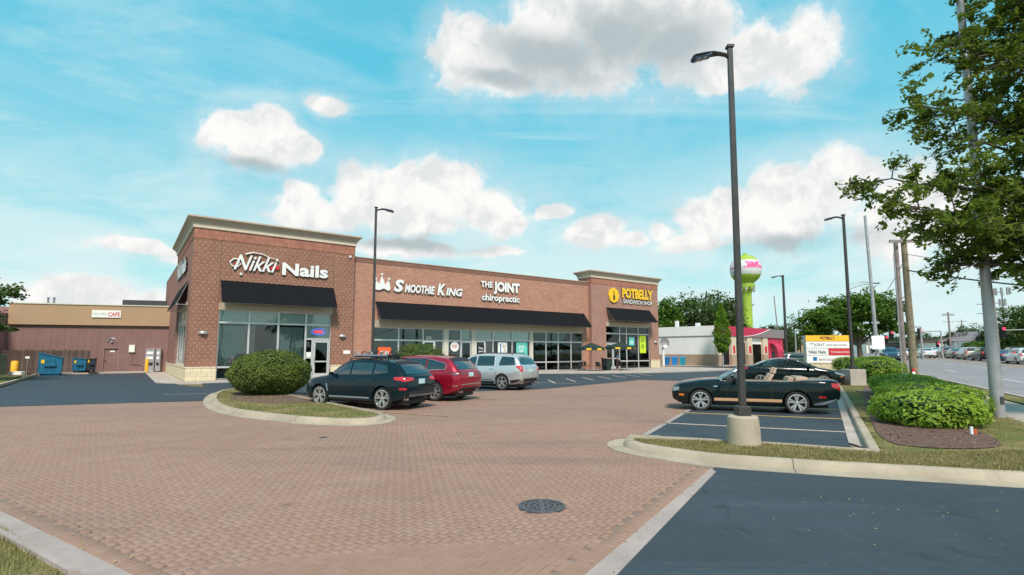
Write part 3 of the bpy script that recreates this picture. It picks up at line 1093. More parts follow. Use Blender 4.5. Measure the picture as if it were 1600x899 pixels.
turf_poly = [(2.38, 10.78), (2.26, 10.63), (2.8, 9.78), (3.44, 9.17), (5.04, 8.48), (6.26, 8.11), (7.3, 7.73), (9.5, 7.5), (9.8, 9.6), (6.41, 9.34), (6.13, 9.65), (4.86, 10.18), (3.78, 10.55)]
tag(MB().sheet(turf_poly, 0.112).build('island_turf', MT['grass']), kind='structure')
# verge between the lot kerb and the sidewalk
VERGE = [(6.31, 9.28), (7.2, 8.2), (9.4, 7.6), (14.0, 6.0), (17.5, 12.0), tuple(rp(0, -2.73)[:2]), tuple(rp(30, -2.73)[:2]), tuple(rp(60, -2.73)[:2]), (34, 60), (26.4, 44.0), (25.2, 41.5), (18.4, 30.0)]
VERGE = [(6.31, 9.28), (5.1, 8.58), (6.26, 8.11), (7.3, 7.73), (14.0, 5.6), tuple(rp(-16, -2.73)[:2]), tuple(rp(0, -2.73)[:2]), tuple(rp(30, -2.73)[:2]), tuple(rp(60, -2.73)[:2]), (34, 60), (26.4, 44.0), (25.2, 41.5), (18.4, 30.0)]
gx_ = np.arange(5.5, 50, 0.25)
gy_ = np.arange(4.5, 75, 0.25)
XX, YY = np.meshgrid(gx_, gy_)
vv = np.stack([XX.ravel(), YY.ravel(), np.array([0.109 + 0.9 * hz(x, y) + 0.012 * math.sin(x * 2.1) * math.sin(y * 1.7) * min(1, max(0, (lat_of(x, y) + 5) / 2)) for x, y in zip(XX.ravel(), YY.ravel())])], 1)
nxx = len(gx_)
ii, jj = np.meshgrid(np.arange(nxx - 1), np.arange(len(gy_) - 1))
q0 = (jj * nxx + ii).ravel()
ff = np.stack([q0, q0 + 1, q0 + nxx + 1, q0 + nxx], 1)
cxy = vv[ff].mean(1)
ff = ff[inside_np(VERGE, cxy[:, 0], cxy[:, 1])]
tag(np_mesh('verge', MT['grass'], vv, ff), kind='structure')
tag(road_strip('roadside_verge', MT['grass'], -0.95, -0.18, -22, 200, 3, 0.06), kind='structure')
mul = smooth_path([(9.64, 14.41), (7.09, 10.33), (7.52, 9.71), (8.56, 9.65), (9.37, 10.18), (10.32, 11.83), (15.78, 21.17), (19.85, 28.8), (17.5, 26.66)], True, 2)
tag(MB().sheet(mul, 0.125).build('mulch_bed', MT['mulch']), kind='structure')
flat('corner_turf', MT['grass'], [(-16.56, 12.6), (-3.56, 4.42), (-4.6, 2.5), (-16, 2.5), (-26, 10)], 0.06)
flat('left_turf', MT['grass'], [(-28.88, 29.96), (-38.96, 42.19), (-46.34, 44.63), (-45.06, 31.16), (-22.42, 15.59)], 0.06)
kerb('left_kerb', [(-24.49, 18.55), (-27.29, 28.32), (-37.69, 42.19)], [(0.0, 0), (0.02, 0.14), (0.2, 0.14), (0.22, 0)], False)
kerb('back_kerb', [(-38.21, 42.78), (-32.53, 48.1), (-34.91, 52.16)], [(0.0, 0), (0.02, 0.13), (1.6, 0.13), (1.62, 0)], False, mat='concrete_walk')


def scatter(poly, n):
    P_ = np.array(poly)
    lo, hi = P_.min(0), P_.max(0)
    X = rng.uniform(lo[0], hi[0], n)
    Y = rng.uniform(lo[1], hi[1], n)
    k = inside_np(poly, X, Y)
    return X[k], Y[k]


def blades(name, poly, n, z, h, label, mat='blade', wd=0.012):
    X, Y = scatter(poly, n)
    cl = (np.sin(X * 2.3 + 1) * np.sin(Y * 3.1) + np.sin(X * 7.7) * np.sin(Y * 6.1 + 2)) * 0.25 + 0.6
    k = rng.random(len(X)) < cl
    X, Y = X[k], Y[k]
    m = len(X)
    if 'strip' in label:
        keep = ((Y < 30) & (rng.random(m) < 0.9)) & ~inside_np(mul, X, Y)
        X, Y, k = X[keep], Y[keep], np.flatnonzero(k)[keep]
        m = len(X)
    Z = np.array([z if not callable(z) else z(x, y) for x, y in zip(X, Y)])
    a = rng.uniform(0, 2 * PI, m)
    hh = h * rng.uniform(0.5, 1.3, m)
    ln = hh * rng.uniform(0.1, 0.9, m)
    dx, dy = np.cos(a), np.sin(a)
    v = np.zeros((m, 3, 3))
    v[:, 0] = np.stack([X - dy * wd / 2, Y + dx * wd / 2, Z], 1)
    v[:, 1] = np.stack([X + dy * wd / 2, Y - dx * wd / 2, Z], 1)
    v[:, 2] = np.stack([X + dx * ln, Y + dy * ln, Z + hh], 1)
    o = np_mesh(name, MT[mat], v.reshape(-1, 3), np.arange(m * 3).reshape(-1, 3), None, np.clip(rng.random(m) * 0.6 + cl[k] * 0.4, 0, 1))
    tag(o, label, 'grass', kind='stuff')
    return o


blades('grass', turf_poly, 120000, 0.11, 0.045, 'patchy dry grass on the near kerbed island around the concrete lamp base', wd=0.010)
blades('grass', [(q[0], q[1]) for q in g1], 40000, 0.11, 0.05, 'short grass on the kerbed island under the round bush', wd=0.014)
blades('grass', [(-6.52, 6.58), (-5.28, 5.63), (-3.59, 4.42), (-4.6, 3.5), (-9, 3.5)], 60000, 0.06, 0.05, 'dry grass in the bottom left corner beyond the concrete edging', wd=0.008)


def vz(x, y):
    return 0.108 + hz(x, y) * 0.9


blades('grass', VERGE, 330000, vz, 0.05, 'thin grass on the strip between the parking kerb and the sidewalk', wd=0.014)
X, Y = scatter([tuple(q) for q in mul], 9000)
m = len(X)
a = rng.uniform(0, 2 * PI, m)
L_ = rng.uniform(0.015, 0.05, m)
wv_ = rng.uniform(0.006, 0.016, m)
dx, dy = np.cos(a), np.sin(a)
zt_ = 0.13 + rng.uniform(0, 0.02, m)
tl = rng.uniform(-0.015, 0.015, m)
v = np.stack([np.stack([X - dx * L_ - dy * wv_, Y - dy * L_ + dx * wv_, zt_ - tl], 1), np.stack([X - dx * L_ + dy * wv_, Y - dy * L_ - dx * wv_, zt_ - tl], 1),
              np.stack([X + dx * L_ + dy * wv_, Y + dy * L_ - dx * wv_, zt_ + tl], 1), np.stack([X + dx * L_ - dy * wv_, Y + dy * L_ + dx * wv_, zt_ + tl], 1)], 1)
tag(np_mesh('mulch_chips', MT['chip'], v.reshape(-1, 3), np.arange(m * 4).reshape(-1, 4), None, rng.random(m)), 'brown wood mulch chips around the clipped hedge', 'mulch', kind='stuff')

# round drain cover in the paving
t = thing('drain_cover', 'round cast iron drain cover set in the brick paving', 'drain cover', (0.36, 6.56, 0))
m = MB()
m.lathe([(0.285, -0.05), (0.285, 0.008), (0.25, 0.010), (0.25, -0.02)], 40)
m.build('rim', MT['iron'], t, smooth=30)
MB().cyl(0, 0, -0.06, -0.03, 0.25, n=24).build('shaft', MT['rim_dark'], t)
m = MB()
m.box(-0.03, 0.03, -0.245, 0.245, -0.015, 0.006)
for a in range(0, 360, 30):
    c_, s_ = math.cos(R(a)), math.sin(R(a))
    m.hexa([(c_ * r_ - s_ * w_, s_ * r_ + c_ * w_, z_) for z_ in (-0.015, 0.005) for (r_, w_) in ((0.06, -0.010), (0.25, -0.012), (0.25, 0.012), (0.06, 0.010))])
for r_ in (0.09, 0.165, 0.225):
    m.lathe([(r_ - 0.014, -0.014), (r_ - 0.014, 0.0045), (r_ + 0.014, 0.0045), (r_ + 0.014, -0.014)], 36)
m.build('grate', MT['iron'], t)
t2 = thing('drain_cover', 'small dark round access cover in the mid driveway paving', 'drain cover', ((-4.11, 11.67)[0], (-4.11, 11.67)[1], 0))
MB().lathe([(0.09, -0.03), (0.09, 0.004), (0.07, 0.003), (0.0, 0.003)], 20).build('lid', MT['darkgrey'], t2)

kj = tag(bpy.data.objects.new('kerb_joints', None), kind='structure')
link(kj)


def joints(path, every, w0, w1, first=0.6, closed=False):
    d_acc, nxt = 0.0, first
    pts = [Vector(p) for p in path]
    if closed:
        pts.append(pts[0])
    for a, b in zip(pts[:-1], pts[1:]):
        L = (b - a).length
        while nxt <= d_acc + L:
            p = a + (b - a) * ((nxt - d_acc) / L)
            d = (b - a).normalized()
            n_ = Vector((-d.y, d.x))
            prof = [(w0, 0.015), (-0.05, 0.021), (-0.015, 0.112), (0.02, 0.137), (w1, 0.142)]
            m = MB()
            for (u0, z0), (u1, z1) in zip(prof[:-1], prof[1:]):
                q = []
                for zz in (-0.01, 0.0025):
                    for (uu, z_, e) in ((u0, z0, -.006), (u1, z1, -.006), (u1, z1, .006), (u0, z0, .006)):
                        r_ = p + n_ * uu + d * e
                        q.append((r_.x, r_.y, z_ + zz))
                m.hexa(q)
            m.build('joint', MT['joint'], kj)
            nxt += every
        d_acc += L


joints(isl[:-2][::-1], 3.05, -0.36, 0.15, 1.3)
joints([tuple(q) for q in g1], 3.05, -0.30, 0.14, 0.8)
lx, ly, lz = [], [], []
for a, b, n_l, sp_ in ((l1a, l1b, 60, 0.10), (r1a, r1b, 60, 0.10), (Vector(isl[5]), Vector(isl[12]), 60, 0.3), (Vector((-6, 14)), Vector((4, 10)), 90, 2.5), (Vector((2, 6)), Vector((8, 6.9)), 50, 0.5)):
    for k in range(n_l):
        q = a.lerp(b, random.random())
        lx.append(q.x + random.gauss(0, sp_))
        ly.append(q.y + random.gauss(0, sp_))
X, Y = np.array(lx), np.array(ly)
k = (Y > 4.2)
X, Y = X[k], Y[k]
m_ = len(X)
a_ = rng.uniform(0, 2 * PI, m_)
s_l = rng.uniform(0.008, 0.022, m_)
c0 = np.stack([X, Y, np.full(m_, 0.017)], 1)
v = np.stack([c0 + np.stack([np.cos(a_ + t_) * s_l * r_, np.sin(a_ + t_) * s_l * r_, rng.uniform(-0.002, 0.006, m_)], 1) for t_, r_ in ((0, 1), (PI / 2, .5), (PI, 1), (3 * PI / 2, .5))], 1)
tag(np_mesh('leaf_litter', MT['litter'], v.reshape(-1, 3), np.arange(m_ * 4).reshape(-1, 4), None, rng.random(m_)), 'scattered small dry yellow leaves along the kerbs and on the paving', 'leaves', kind='stuff')

# ------------------------------------------------------------------ shop building
BR = R(36.35)
BO = (-20.69, 33.65, 0.0)
bld = thing('shop_building', 'long single storey brick shopping strip with taller corniced ends and black awnings', 'building', BO, BR)


def loc(u, v, z=0.0):
    return (BO[0] + u * math.cos(BR) - v * math.sin(BR), BO[1] + u * math.sin(BR) + v * math.cos(BR), z)


SPLIT = {'soldier_course', 'pilaster', 'bay_door_rail', 'control_joint', 'base_cap', 'window', 'camera_box', 'tool_rack', 'door_frame', 'screen_panel', 'base_core', 'notice'}


def part(name, mat, parent, *boxes, bevel=0.0):
    if name in SPLIT and len(boxes) > 1:
        for b in boxes:
            o = part(name, mat, parent, b, bevel=bevel)
        return o
    m = MB()
    for b in boxes:
        m.box(*b)
    return m.build(name, MT[mat], parent, bevel=bevel)


# walls
part('wall', 'brick_tower', bld, (0, 1.65, 0, 0.4, 0.90, 9.3), (9.05, 10.65, 0, 0.4, 0.90, 9.3), (1.65, 9.05, 0, 0.4, 5.12, 9.3))
part('wall', 'brick_side', bld, (0, 0.4, 0.4, 2.1, 0.9, 9.3), (0, 0.4, 10.2, 13, 0.9, 9.3), (0, 0.4, 2.1, 10.2, 5.25, 9.3), (0.02, 0.4, 13, 27.5, 0.9, 9.2),
     (10.25, 10.65, 0.4, 13, 9.0, 9.3), (0.4, 10.65, 12.6, 13, 5.0, 9.3))
part('wall', 'brick_main', bld, (10.65, 12.5, 0.42, 0.8, 0, 8.85), (35.2, 36.05, 0.42, 0.8, 0, 8.85), (12.5, 35.2, 0.42, 0.8, 4.42, 8.85))
part('wall', 'brick_pot', bld, (36.05, 38.2, 0, 0.4, 0, 9.1), (45.4, 46.95, 0, 0.4, 0.98, 9.1), (38.2, 45.4, 0, 0.4, 5.1, 9.1), (36.05, 36.45, 0.8, 1.9, 8.4, 9.1), (46.55, 46.95, 0.4, 1.9, 0.98, 9.1), (36.45, 46.55, 1.5, 1.9, 5.2, 9.1))
part('back_wall', 'brick_side', bld, (0.4, 46.55, 27.1, 27.5, 0, 9.0), (46.56, 46.95, 1.9, 27.5, 0.98, 8.6))
part('soldier_course', 'soldier', bld, (-0.025, 10.675, -0.025, 0.4, 9.3, 9.96), (-0.025, 0.4, 0.4, 13, 9.3, 9.96), (10.25, 10.675, 0.4, 13, 9.3, 9.96), (0.4, 10.25, 12.6, 13.02, 9.3, 9.96))
part('soldier_course', 'soldier_dark', bld, (10.65, 36.03, 0.40, 0.8, 8.85, 9.22), (0.0, 0.4, 13.03, 27.5, 9.2, 9.26))
part('soldier_course', 'soldier', bld, (36.03, 46.975, -0.025, 0.4, 9.1, 9.72), (36.03, 36.45, 0.4, 1.9, 9.1, 9.72), (46.55, 46.975, 0.4, 1.9, 9.1, 9.72), (36.45, 46.55, 1.5, 1.92, 9.1, 9.72))
part('coping', 'cornice', bld, (10.68, 36.0, 0.36, 0.86, 9.22, 9.28))
part('control_joint', 'joint', bld, (1.60, 1.625, -0.004, 0.02, 5.12, 9.28), (9.06, 9.085, -0.004, 0.02, 5.12, 9.28), (12.46, 12.485, 0.416, 0.44, 4.42, 8.8))
part('roof', 'darkgrey', bld, (0.4, 10.25, 0.4, 12.6, 8.6, 8.7), (10.25, 36.45, 0.8, 27.1, 8.0, 8.1), (36.46, 46.5, 1.92, 11.6, 8.0, 8.1), (0.4, 10.25, 13.0, 27.1, 8.0, 8.1), (36.46, 46.5, 12.02, 27.1, 8.0, 8.1))


def cornice(x0, x1, y0, y1, z, parent):
    prof = [(0.03, 0), (0.10, 0.02), (0.10, 0.20), (0.12, 0.24), (0.16, 0.36), (0.27, 0.50), (0.37, 0.58), (0.39, 0.62), (0.44, 0.64), (0.44, 0.74), (0.0, 0.78), (-0.45, 0.78)]
    corners = [(-1, -1), (1, -1), (1, 1), (-1, 1)]
    vs = []
    for d, h in prof:
        for sx, sy in corners:
            vs.append(((x0 if sx < 0 else x1) + sx * d, (y0 if sy < 0 else y1) + sy * d, z + h))
    fs = []
    for k in range(len(prof) - 1):
        for i in range(4):
            j = (i + 1) % 4
            fs.append((k * 4 + i, k * 4 + j, (k + 1) * 4 + j, (k + 1) * 4 + i))
    lo = [f for f in fs if f[0] < 12]
    hi = [f for f in fs if f[0] >= 12]
    MB().add(vs, hi).build('cornice', MT['cornice'], parent)
    MB().add(vs, lo).build('cornice_band', MT['cornice_light'], parent)


cornice(0, 10.65, 0, 13, 9.96, bld)
cornice(36.05, 46.95, 0, 1.9, 9.72, bld)

# split faced buff stone base, block by block


def block_row(x0, x1, yface, z0, n, rows, side=False):
    hh = 0.82 / rows
    for r_ in range(rows):
        L = (x1 - x0) / n
        off = 0.5 * L * (r_ % 2)
        xs = [x0] + [x0 + off + L * k for k in range(0 if off else 1, n)] + [x1]
        for a, b in zip(xs[:-1], xs[1:]):
            if b - a < 0.02:
                continue
            d = random.uniform(0, 0.012)
            m = MB()
            if side:
                m.box(yface - d, yface + 0.3, a + 0.005, b - 0.005, z0 + r_ * hh + 0.005, z0 + (r_ + 1) * hh - 0.005)
            else:
                m.box(a + 0.005, b - 0.005, yface - d, yface + 0.3, z0 + r_ * hh + 0.005, z0 + (r_ + 1) * hh - 0.005)
            m.build('stone_block', MT['stone'], bld)


part('base_core', 'joint', bld, (0.0, 1.65, 0.02, 0.4, 0, 0.82), (9.05, 10.65, 0.02, 0.4, 0, 0.82), (0.02, 0.4, 0.4, 27.5, 0, 0.82), (45.4, 46.93, 0.02, 0.4, 0, 0.88), (46.6, 46.93, 0.4, 27.5, 0, 0.97))
block_row(-0.06, 1.65, -0.06, 0, 3, 2)
block_row(9.05, 10.65, -0.06, 0, 3, 2)
block_row(0.26, 27.5, -0.06, 0, 26, 2, side=True)
block_row(45.4, 47.0, -0.06, 0.06, 3, 2)
part('base_cap', 'cornice_light', bld, (-0.09, 1.65, -0.09, 0.0, 0.82, 0.905), (9.05, 10.68, -0.09, 0.0, 0.82, 0.905), (-0.09, 0.0, 0.0, 27.5, 0.82, 0.905), (45.4, 47.04, -0.09, 0.0, 0.88, 0.975), bevel=0.01)
part('sill_wall', 'stone', bld, (0.06, 0.36, 2.1, 10.2, 0.82, 0.98))
# lintels
part('lintel', 'lintel', bld, (1.62, 9.08, -0.05, 0.35, 4.66, 5.13))
part('lintel', 'lintel', bld, (12.46, 35.22, 0.38, 0.75, 3.82, 4.43))
part('lintel', 'lintel', bld, (38.17, 45.43, -0.05, 0.35, 4.66, 5.11))
part('lintel', 'lintel', bld, (-0.05, 0.35, 2.07, 10.23, 5.0, 5.26))


def cell(x0, x1, z0, z1, y, fw=0.06, glass='glass', name='window', fr='alu', side=False, parent=None, fd=0.10):
    parent = parent or bld
    m = MB()
    if side:
        for a in ((y - 0.02, y + fd - 0.02, x0, x0 + fw, z0, z1), (y - 0.02, y + fd - 0.02, x1 - fw, x1, z0, z1), (y - 0.02, y + fd - 0.02, x0 + fw, x1 - fw, z0, z0 + fw), (y - 0.02, y + fd - 0.02, x0 + fw, x1 - fw, z1 - fw, z1)):
            m.box(*a)
        o = m.build(name, MT[fr], parent)
        MB().box(y + 0.03, y + 0.04, x0 + fw, x1 - fw, z0 + fw, z1 - fw).build('pane', MT[glass], o)
    else:
        for a in ((x0, x0 + fw, y - 0.02, y + fd - 0.02, z0, z1), (x1 - fw, x1, y - 0.02, y + fd - 0.02, z0, z1), (x0 + fw, x1 - fw, y - 0.02, y + fd - 0.02, z0, z0 + fw), (x0 + fw, x1 - fw, y - 0.02, y + fd - 0.02, z1 - fw, z1)):
            m.box(*a)
        o = m.build(name, MT[fr], parent)
        MB().box(x0 + fw, x1 - fw, y + 0.03, y + 0.04, z0 + fw, z1 - fw).build('pane', MT[glass], o)
    return o


# nail salon front
US = [1.66, 3.51, 5.39, 7.25, 9.04]
yf = 0.14
for a, b in zip(US[:-1], US[1:]):
    cell(a, b, 3.82, 4.66, yf)
for a, b in zip(US[:3], US[1:4]):
    cell(a, b, 0.86, 3.82, yf)
    cell(a, b, 0.06, 0.86, yf, glass='glass_dark')
cell(7.25, 9.04, 2.80, 3.82, yf)
cell(7.25, 7.75, 1.45, 2.80, yf)
cell(7.25, 7.75, 0.06, 1.45, yf)


def door(x0, x1, z1, y, name='door', mat='alu', parent=None):
    parent = parent or bld
    fw = 0.11
    m = MB()
    for a in ((x0, x0 + fw, y - 0.03, y + 0.05, 0.04, z1), (x1 - fw, x1, y - 0.03, y + 0.05, 0.04, z1), (x0 + fw, x1 - fw, y - 0.03, y + 0.05, 0.04, 0.32), (x0 + fw, x1 - fw, y - 0.03, y + 0.05, z1 - 0.13, z1), (x0 + fw, x1 - fw, y - 0.03, y + 0.05, 1.12, 1.22)):
        m.box(*a)
    o = m.build(name, MT[mat], parent)
    MB().box(x0 + fw, x1 - fw, y, y + 0.012, 0.32, z1 - 0.13).build('pane', MT['glass_dark'], o)
    MB().tube([(x0 + fw * 0.6, y - 0.03, 0.95), (x0 + fw * 0.6, y - 0.09, 0.98), (x0 + fw * 0.6, y - 0.09, 1.4), (x0 + fw * 0.6, y - 0.03, 1.43)], 0.014, 6).build('handle', MT['chrome'], o)
    return o


part('door_frame', 'alu', bld, (7.76, 7.85, yf - 0.04, yf + 0.1, 0.04, 2.79), (8.94, 9.03, yf - 0.04, yf + 0.1, 0.04, 2.79), (7.86, 8.93, yf - 0.04, yf + 0.1, 2.69, 2.79))
door(7.86, 8.93, 2.68, yf)
# salon side window
YS = [2.12, 4.15, 6.2, 8.2, 10.18]
for a, b in zip(YS[:-1], YS[1:]):
    cell(a, b, 4.0, 5.0, 0.16, side=True)
    cell(a, b, 0.98, 4.0, 0.16, side=True)

# smoothie, chiropractic and main bays
ym = 0.55
for (a, b) in ((12.52, 14.65), (14.65, 16.84)):
    cell(a, b, 2.82, 3.82, ym)
    cell(a, b, 0.06, 2.82, ym)
cell(16.84, 18.75, 2.82, 3.82, ym)
cell(17.95, 18.75, 0.06, 2.82, ym)
door(16.86, 17.93, 2.80, ym, mat='white')
part('pilaster', 'pilaster', bld, (18.76, 19.22, 0.44, 0.75, 0.03, 3.82), (21.6, 21.98, 0.44, 0.75, 0.03, 3.82), (28.2, 28.56, 0.44, 0.75, 0.03, 3.82))
cell(19.23, 20.5, 2.82, 3.82, ym)
cell(20.5, 21.59, 2.82, 3.82, ym)
cell(19.23, 20.5, 0.06, 2.82, ym)
door(20.52, 21.57, 2.80, ym)
for (a, b) in ((21.99, 23.93), (23.93, 26.1), (26.1, 28.19)):
    cell(a, b, 2.92, 3.82, ym)
door(22.02, 23.05, 2.88, ym, mat='white')
cell(23.07, 23.93, 0.06, 2.92, ym)
for (a, b) in ((23.93, 26.1), (26.1, 28.19)):
    cell(a, b, 0.88, 2.92, ym, glass='glass_dark')
    cell(a, b, 0.06, 0.88, ym, glass='glass_dark')
for (a, b) in ((28.57, 30.25), (30.25, 31.85), (31.85, 33.59), (33.59, 35.18)):
    cell(a, b, 2.86, 3.82, ym, glass='glass_dark')
    cell(a, b, 0.88, 2.86, ym, glass='glass_dark')
    cell(a, b, 0.06, 0.88, ym, glass='glass_dark')
# sandwich shop front
UP = [38.22, 40.43, 41.54, 43.49, 45.38]
for a, b in zip(UP[:-1], UP[1:]):
    cell(a, b, 3.86, 4.66, yf, glass='glass_dark')
for a, b in zip(UP[1:-1], UP[2:]):
    cell(a, b, 0.88, 3.86, yf, glass='glass_dark')
    cell(a, b, 0.06, 0.88, yf, glass='glass_dark')
cell(38.22, 40.43, 2.8, 3.86, yf, glass='glass_dark')
door(38.26, 39.3, 2.78, yf)
door(39.36, 40.4, 2.78, yf)

# interiors
for (a, b, y0, zt) in ((1.2, 10.2, 0.42, 4.9), (12.0, 18.98, 0.82, 4.2), (19.0, 28.38, 0.82, 4.2), (28.4, 35.9, 0.82, 4.2), (37.0, 46.4, 0.42, 4.9)):
    m = MB()
    m.box(a, b, y0 + 8.0, y0 + 8.1, 0.03, zt)
    m.box(a - 0.01, a + 0.05, y0 + 0.02, y0 + 8, 0.03, zt)
    m.box(b - 0.05, b, y0 + 0.02, y0 + 8, 0.03, zt)
    m.box(a + 0.06, b - 0.06, y0 + 0.02, y0 + 7.99, zt - 0.05, zt)
    m.build('interior_wall', MT['interior'], bld)
    MB().box(a + 0.06, b - 0.06, y0 + 0.02, y0 + 7.99, -0.02, 0.03).build('interior_floor', MT['interior_floor'], bld)
for (cx_, w_, cy_) in ((14, 2.4, 3.2), (17, 1.5, 4.5), (25, 2.2, 4.0), (31, 1.8, 3.0), (33.5, 1.2, 3.6), (42.5, 3.2, 3.2)):
    part('counter', 'tan_leather', bld, (cx_ - w_ / 2, cx_ + w_ / 2, cy_, cy_ + 0.6, 0.03, 1.05), bevel=0.02)
part('menu_board', 'orange', bld, (13.4, 15.6, 5.6, 5.65, 2.3, 2.75))
part('menu_board', 'green', bld, (41.8, 44.6, 5.0, 5.05, 2.2, 3.0))


def pleats(x0, x1, z0, z1, y, n, mat='curtain', name='curtain', amp=0.05):
    m = MB()
    k = n * 6
    vs = []
    for i in range(k + 1):
        t_ = i / k
        yy = y + amp * math.sin(t_ * n * 2 * PI) + 0.3 * amp * math.sin(t_ * 7.3)
        vs += [(x0 + (x1 - x0) * t_, yy, z0), (x0 + (x1 - x0) * t_, yy, z1)]
    m.add(vs, [(2 * i, 2 * i + 2, 2 * i + 3, 2 * i + 1) for i in range(k)])
    return m.build(name, MT[mat], bld, smooth=60)


pleats(1.72, 3.45, 0.1, 3.62, 0.36, 12)
pleats(3.55, 3.95, 0.1, 3.7, 0.36, 4)
pleats(5.42, 7.18, 0.1, 3.62, 0.36, 12)
for a, b in zip(US[:-1], US[1:]):
    part('blind', 'blind', bld, (a + 0.06, b - 0.06, 0.27, 0.29, 3.84, 4.6))
part('blind', 'blind', bld, (7.31, 8.98, 0.27, 0.29, 2.86, 3.78))
for (a, b) in ((20.52, 21.56), (21.99, 23.93), (23.93, 26.1), (26.1, 28.19)):
    part('blind', 'blind', bld, (a + 0.06, b - 0.06, 0.70, 0.72, 2.95, 3.78))
for a, b in zip(YS[:-1], YS[1:]):
    part('blind', 'blind', bld, (0.28, 0.30, a + 0.06, b - 0.06, 1.05, 3.9))


def awning(x0, x1, zt, zb, proj_, y, name='awning', side=False):
    d = 0.025
    if side:
        q = lambda x, dy, z: (y - dy, x, z)
    else:
        q = lambda x, dy, z: (x, y - dy, z)
    m = MB()
    n = max(2, int((x1 - x0) / 1.5))
    for k in range(n):
        a, b = x0 + (x1 - x0) * k / n, x0 + (x1 - x0) * (k + 1) / n
        m.hexa([q(a, 0.02, zt - d), q(b, 0.02, zt - d), q(b, proj_ - d, zb), q(a, proj_ - d, zb), q(a, 0.02, zt), q(b, 0.02, zt), q(b, proj_, zb), q(a, proj_, zb)])
    o = m.build(name, MT['awning'], bld)
    f = MB()
    for x in [x0 + 0.03] + [x0 + (x1 - x0) * k / n for k in range(1, n)] + [x1 - 0.03]:
        f.tube([q(x, 0.0, zb - 0.01), q(x, proj_ - 0.06, zb - 0.01)], 0.018, 6)
        f.tube([q(x, 0.02, zt - 0.11), q(x, proj_ - 0.10, zb + 0.0)], 0.018, 6)
    f.tube([q(x0, proj_ - 0.06, zb - 0.01), q(x1, proj_ - 0.06, zb - 0.01)], 0.02, 6)
    f.build('awning_frame', MT['galv'], o)
    return o


awning(1.65, 9.12, 6.62, 5.08, 1.02, 0.0)
awning(12.55, 35.35, 5.86, 4.40, 1.22, 0.42)
awning(38.25, 45.35, 6.65, 5.2, 1.25, 0.0)
awning(2.0, 10.1, 6.7, 5.05, 0.72, 0.0, side=True)


def wall_light(x, z, y):
    m = MB()
    prof = [(0.28, 0.0), (0.28, 0.10), (0.22, 0.17), (0.0, 0.20)]
    vs = []
    n = 10
    for r_, h in prof:
        for i in range(n + 1):
            a = PI * i / n
            vs.append((x - r_ * math.cos(a), y - r_ * 0.8 * math.sin(a), z + h))
    fs = [(k * (n + 1) + i, k * (n + 1) + i + 1, (k + 1) * (n + 1) + i + 1, (k + 1) * (n + 1) + i) for k in range(3) for i in range(n)]
    fs.append(tuple(range(n + 1)))
    m.add(vs, fs)
    o = m.build('wall_light', MT['darkgrey'] if False else MT['galv'], bld, smooth=40)
    return o


wall_light(0.80, 3.03, 0.0)
wall_light(9.87, 2.98, 0.0)
wall_light(46.35, 2.95, 0.0)
part('notice_plate', 'white', bld, (9.98, 10.5, -0.02, 0.0, 1.72, 1.98))
part('camera_box', 'white', bld, (2.75, 2.9, -0.12, 0.0, 7.05, 7.2), (10.2, 10.35, -0.12, 0.0, 9.05, 9.2))
wk = tag(bpy.data.objects.new('shop_walkway', None), kind='structure')
link(wk)


def slab(poly, z, parent=wk, name='slab', mat='concrete_walk', th=0.2):
    return MB().prism(poly, z - th, z).build(name, MT[mat], parent)


for k in range(24):
    a = -1.6 + k * 2.0
    if a < 21:
        slab([loc(a, 0.5 if a > 11 else -0.1)[:2], loc(a + 1.985, 0.5 if a > 11 else -0.1)[:2], loc(a + 1.985, -3.0 if a > 0 else -1.3)[:2], loc(a, -3.0 if a > 0 else -1.3)[:2]], 0.035)
slab([loc(u_, v_)[:2] for u_, v_ in ((-1.6, -1.3), (-0.12, -0.1), (-0.12, 27.5), (-1.6, 24.0))][::-1], 0.034)
patio_path = smooth_path([loc(21, -3.02)[:2], loc(25, -3.8)[:2], loc(28, -5.8)[:2], loc(31, -7.6)[:2], loc(36, -9.2)[:2], loc(42, -9.6)[:2], loc(47, -9.0)[:2], loc(50.2, -7.5)[:2], loc(51, -3)[:2], loc(50.6, 4)[:2]], False, 2)
MB().sheet(patio_path + [loc(47.0, 4)[:2], loc(47.0, -0.12)[:2], loc(36.5, -0.1)[:2], loc(36.0, 0.3)[:2], loc(21, 0.3)[:2]], 0.10).build('slab', MT['concrete_walk'], wk)
kerb('walkway_kerb', [tuple(p) for p in patio_path][::-1], [(0.0, -0.05), (0.0, 0.09), (-0.02, 0.11), (-0.16, 0.112)], False, mat='concrete_walk', parent=wk)
kerb('walkway_kerb', [loc(21, -3.02)[:2], loc(0.4, -3.02)[:2], loc(-0.9, -2.4)[:2], loc(-1.62, -1.2)[:2], loc(-1.62, 24)[:2]], [(0.0, -0.05), (0.0, 0.05), (-0.02, 0.06), (-0.15, 0.062)], False, mat='concrete_walk', parent=wk)

# ------------------------------------------------------------------ lettering


def text_mesh(body, size, ext, shear=0.0, off=0.0, space=1.0):
    cu = bpy.data.curves.new('txt', 'FONT')
    cu.body = body
    cu.size = size
    cu.extrude = ext
    cu.shear = shear
    cu.offset = off
    cu.resolution_u = 3
    cu.space_character = space
    o = bpy.data.objects.new('txt', cu)
    COL.objects.link(o)
    bpy.context.view_layer.update()
    dg = bpy.context.evaluated_depsgraph_get()
    me = bpy.data.meshes.new_from_object(o.evaluated_get(dg))
    bpy.data.objects.remove(o)
    bpy.data.curves.remove(cu)
    return me


def mesh_bounds(me):
    xs = [v.co.x for v in me.vertices]
    ys = [v.co.y for v in me.vertices]
    return min(xs), max(xs), min(ys), max(ys)


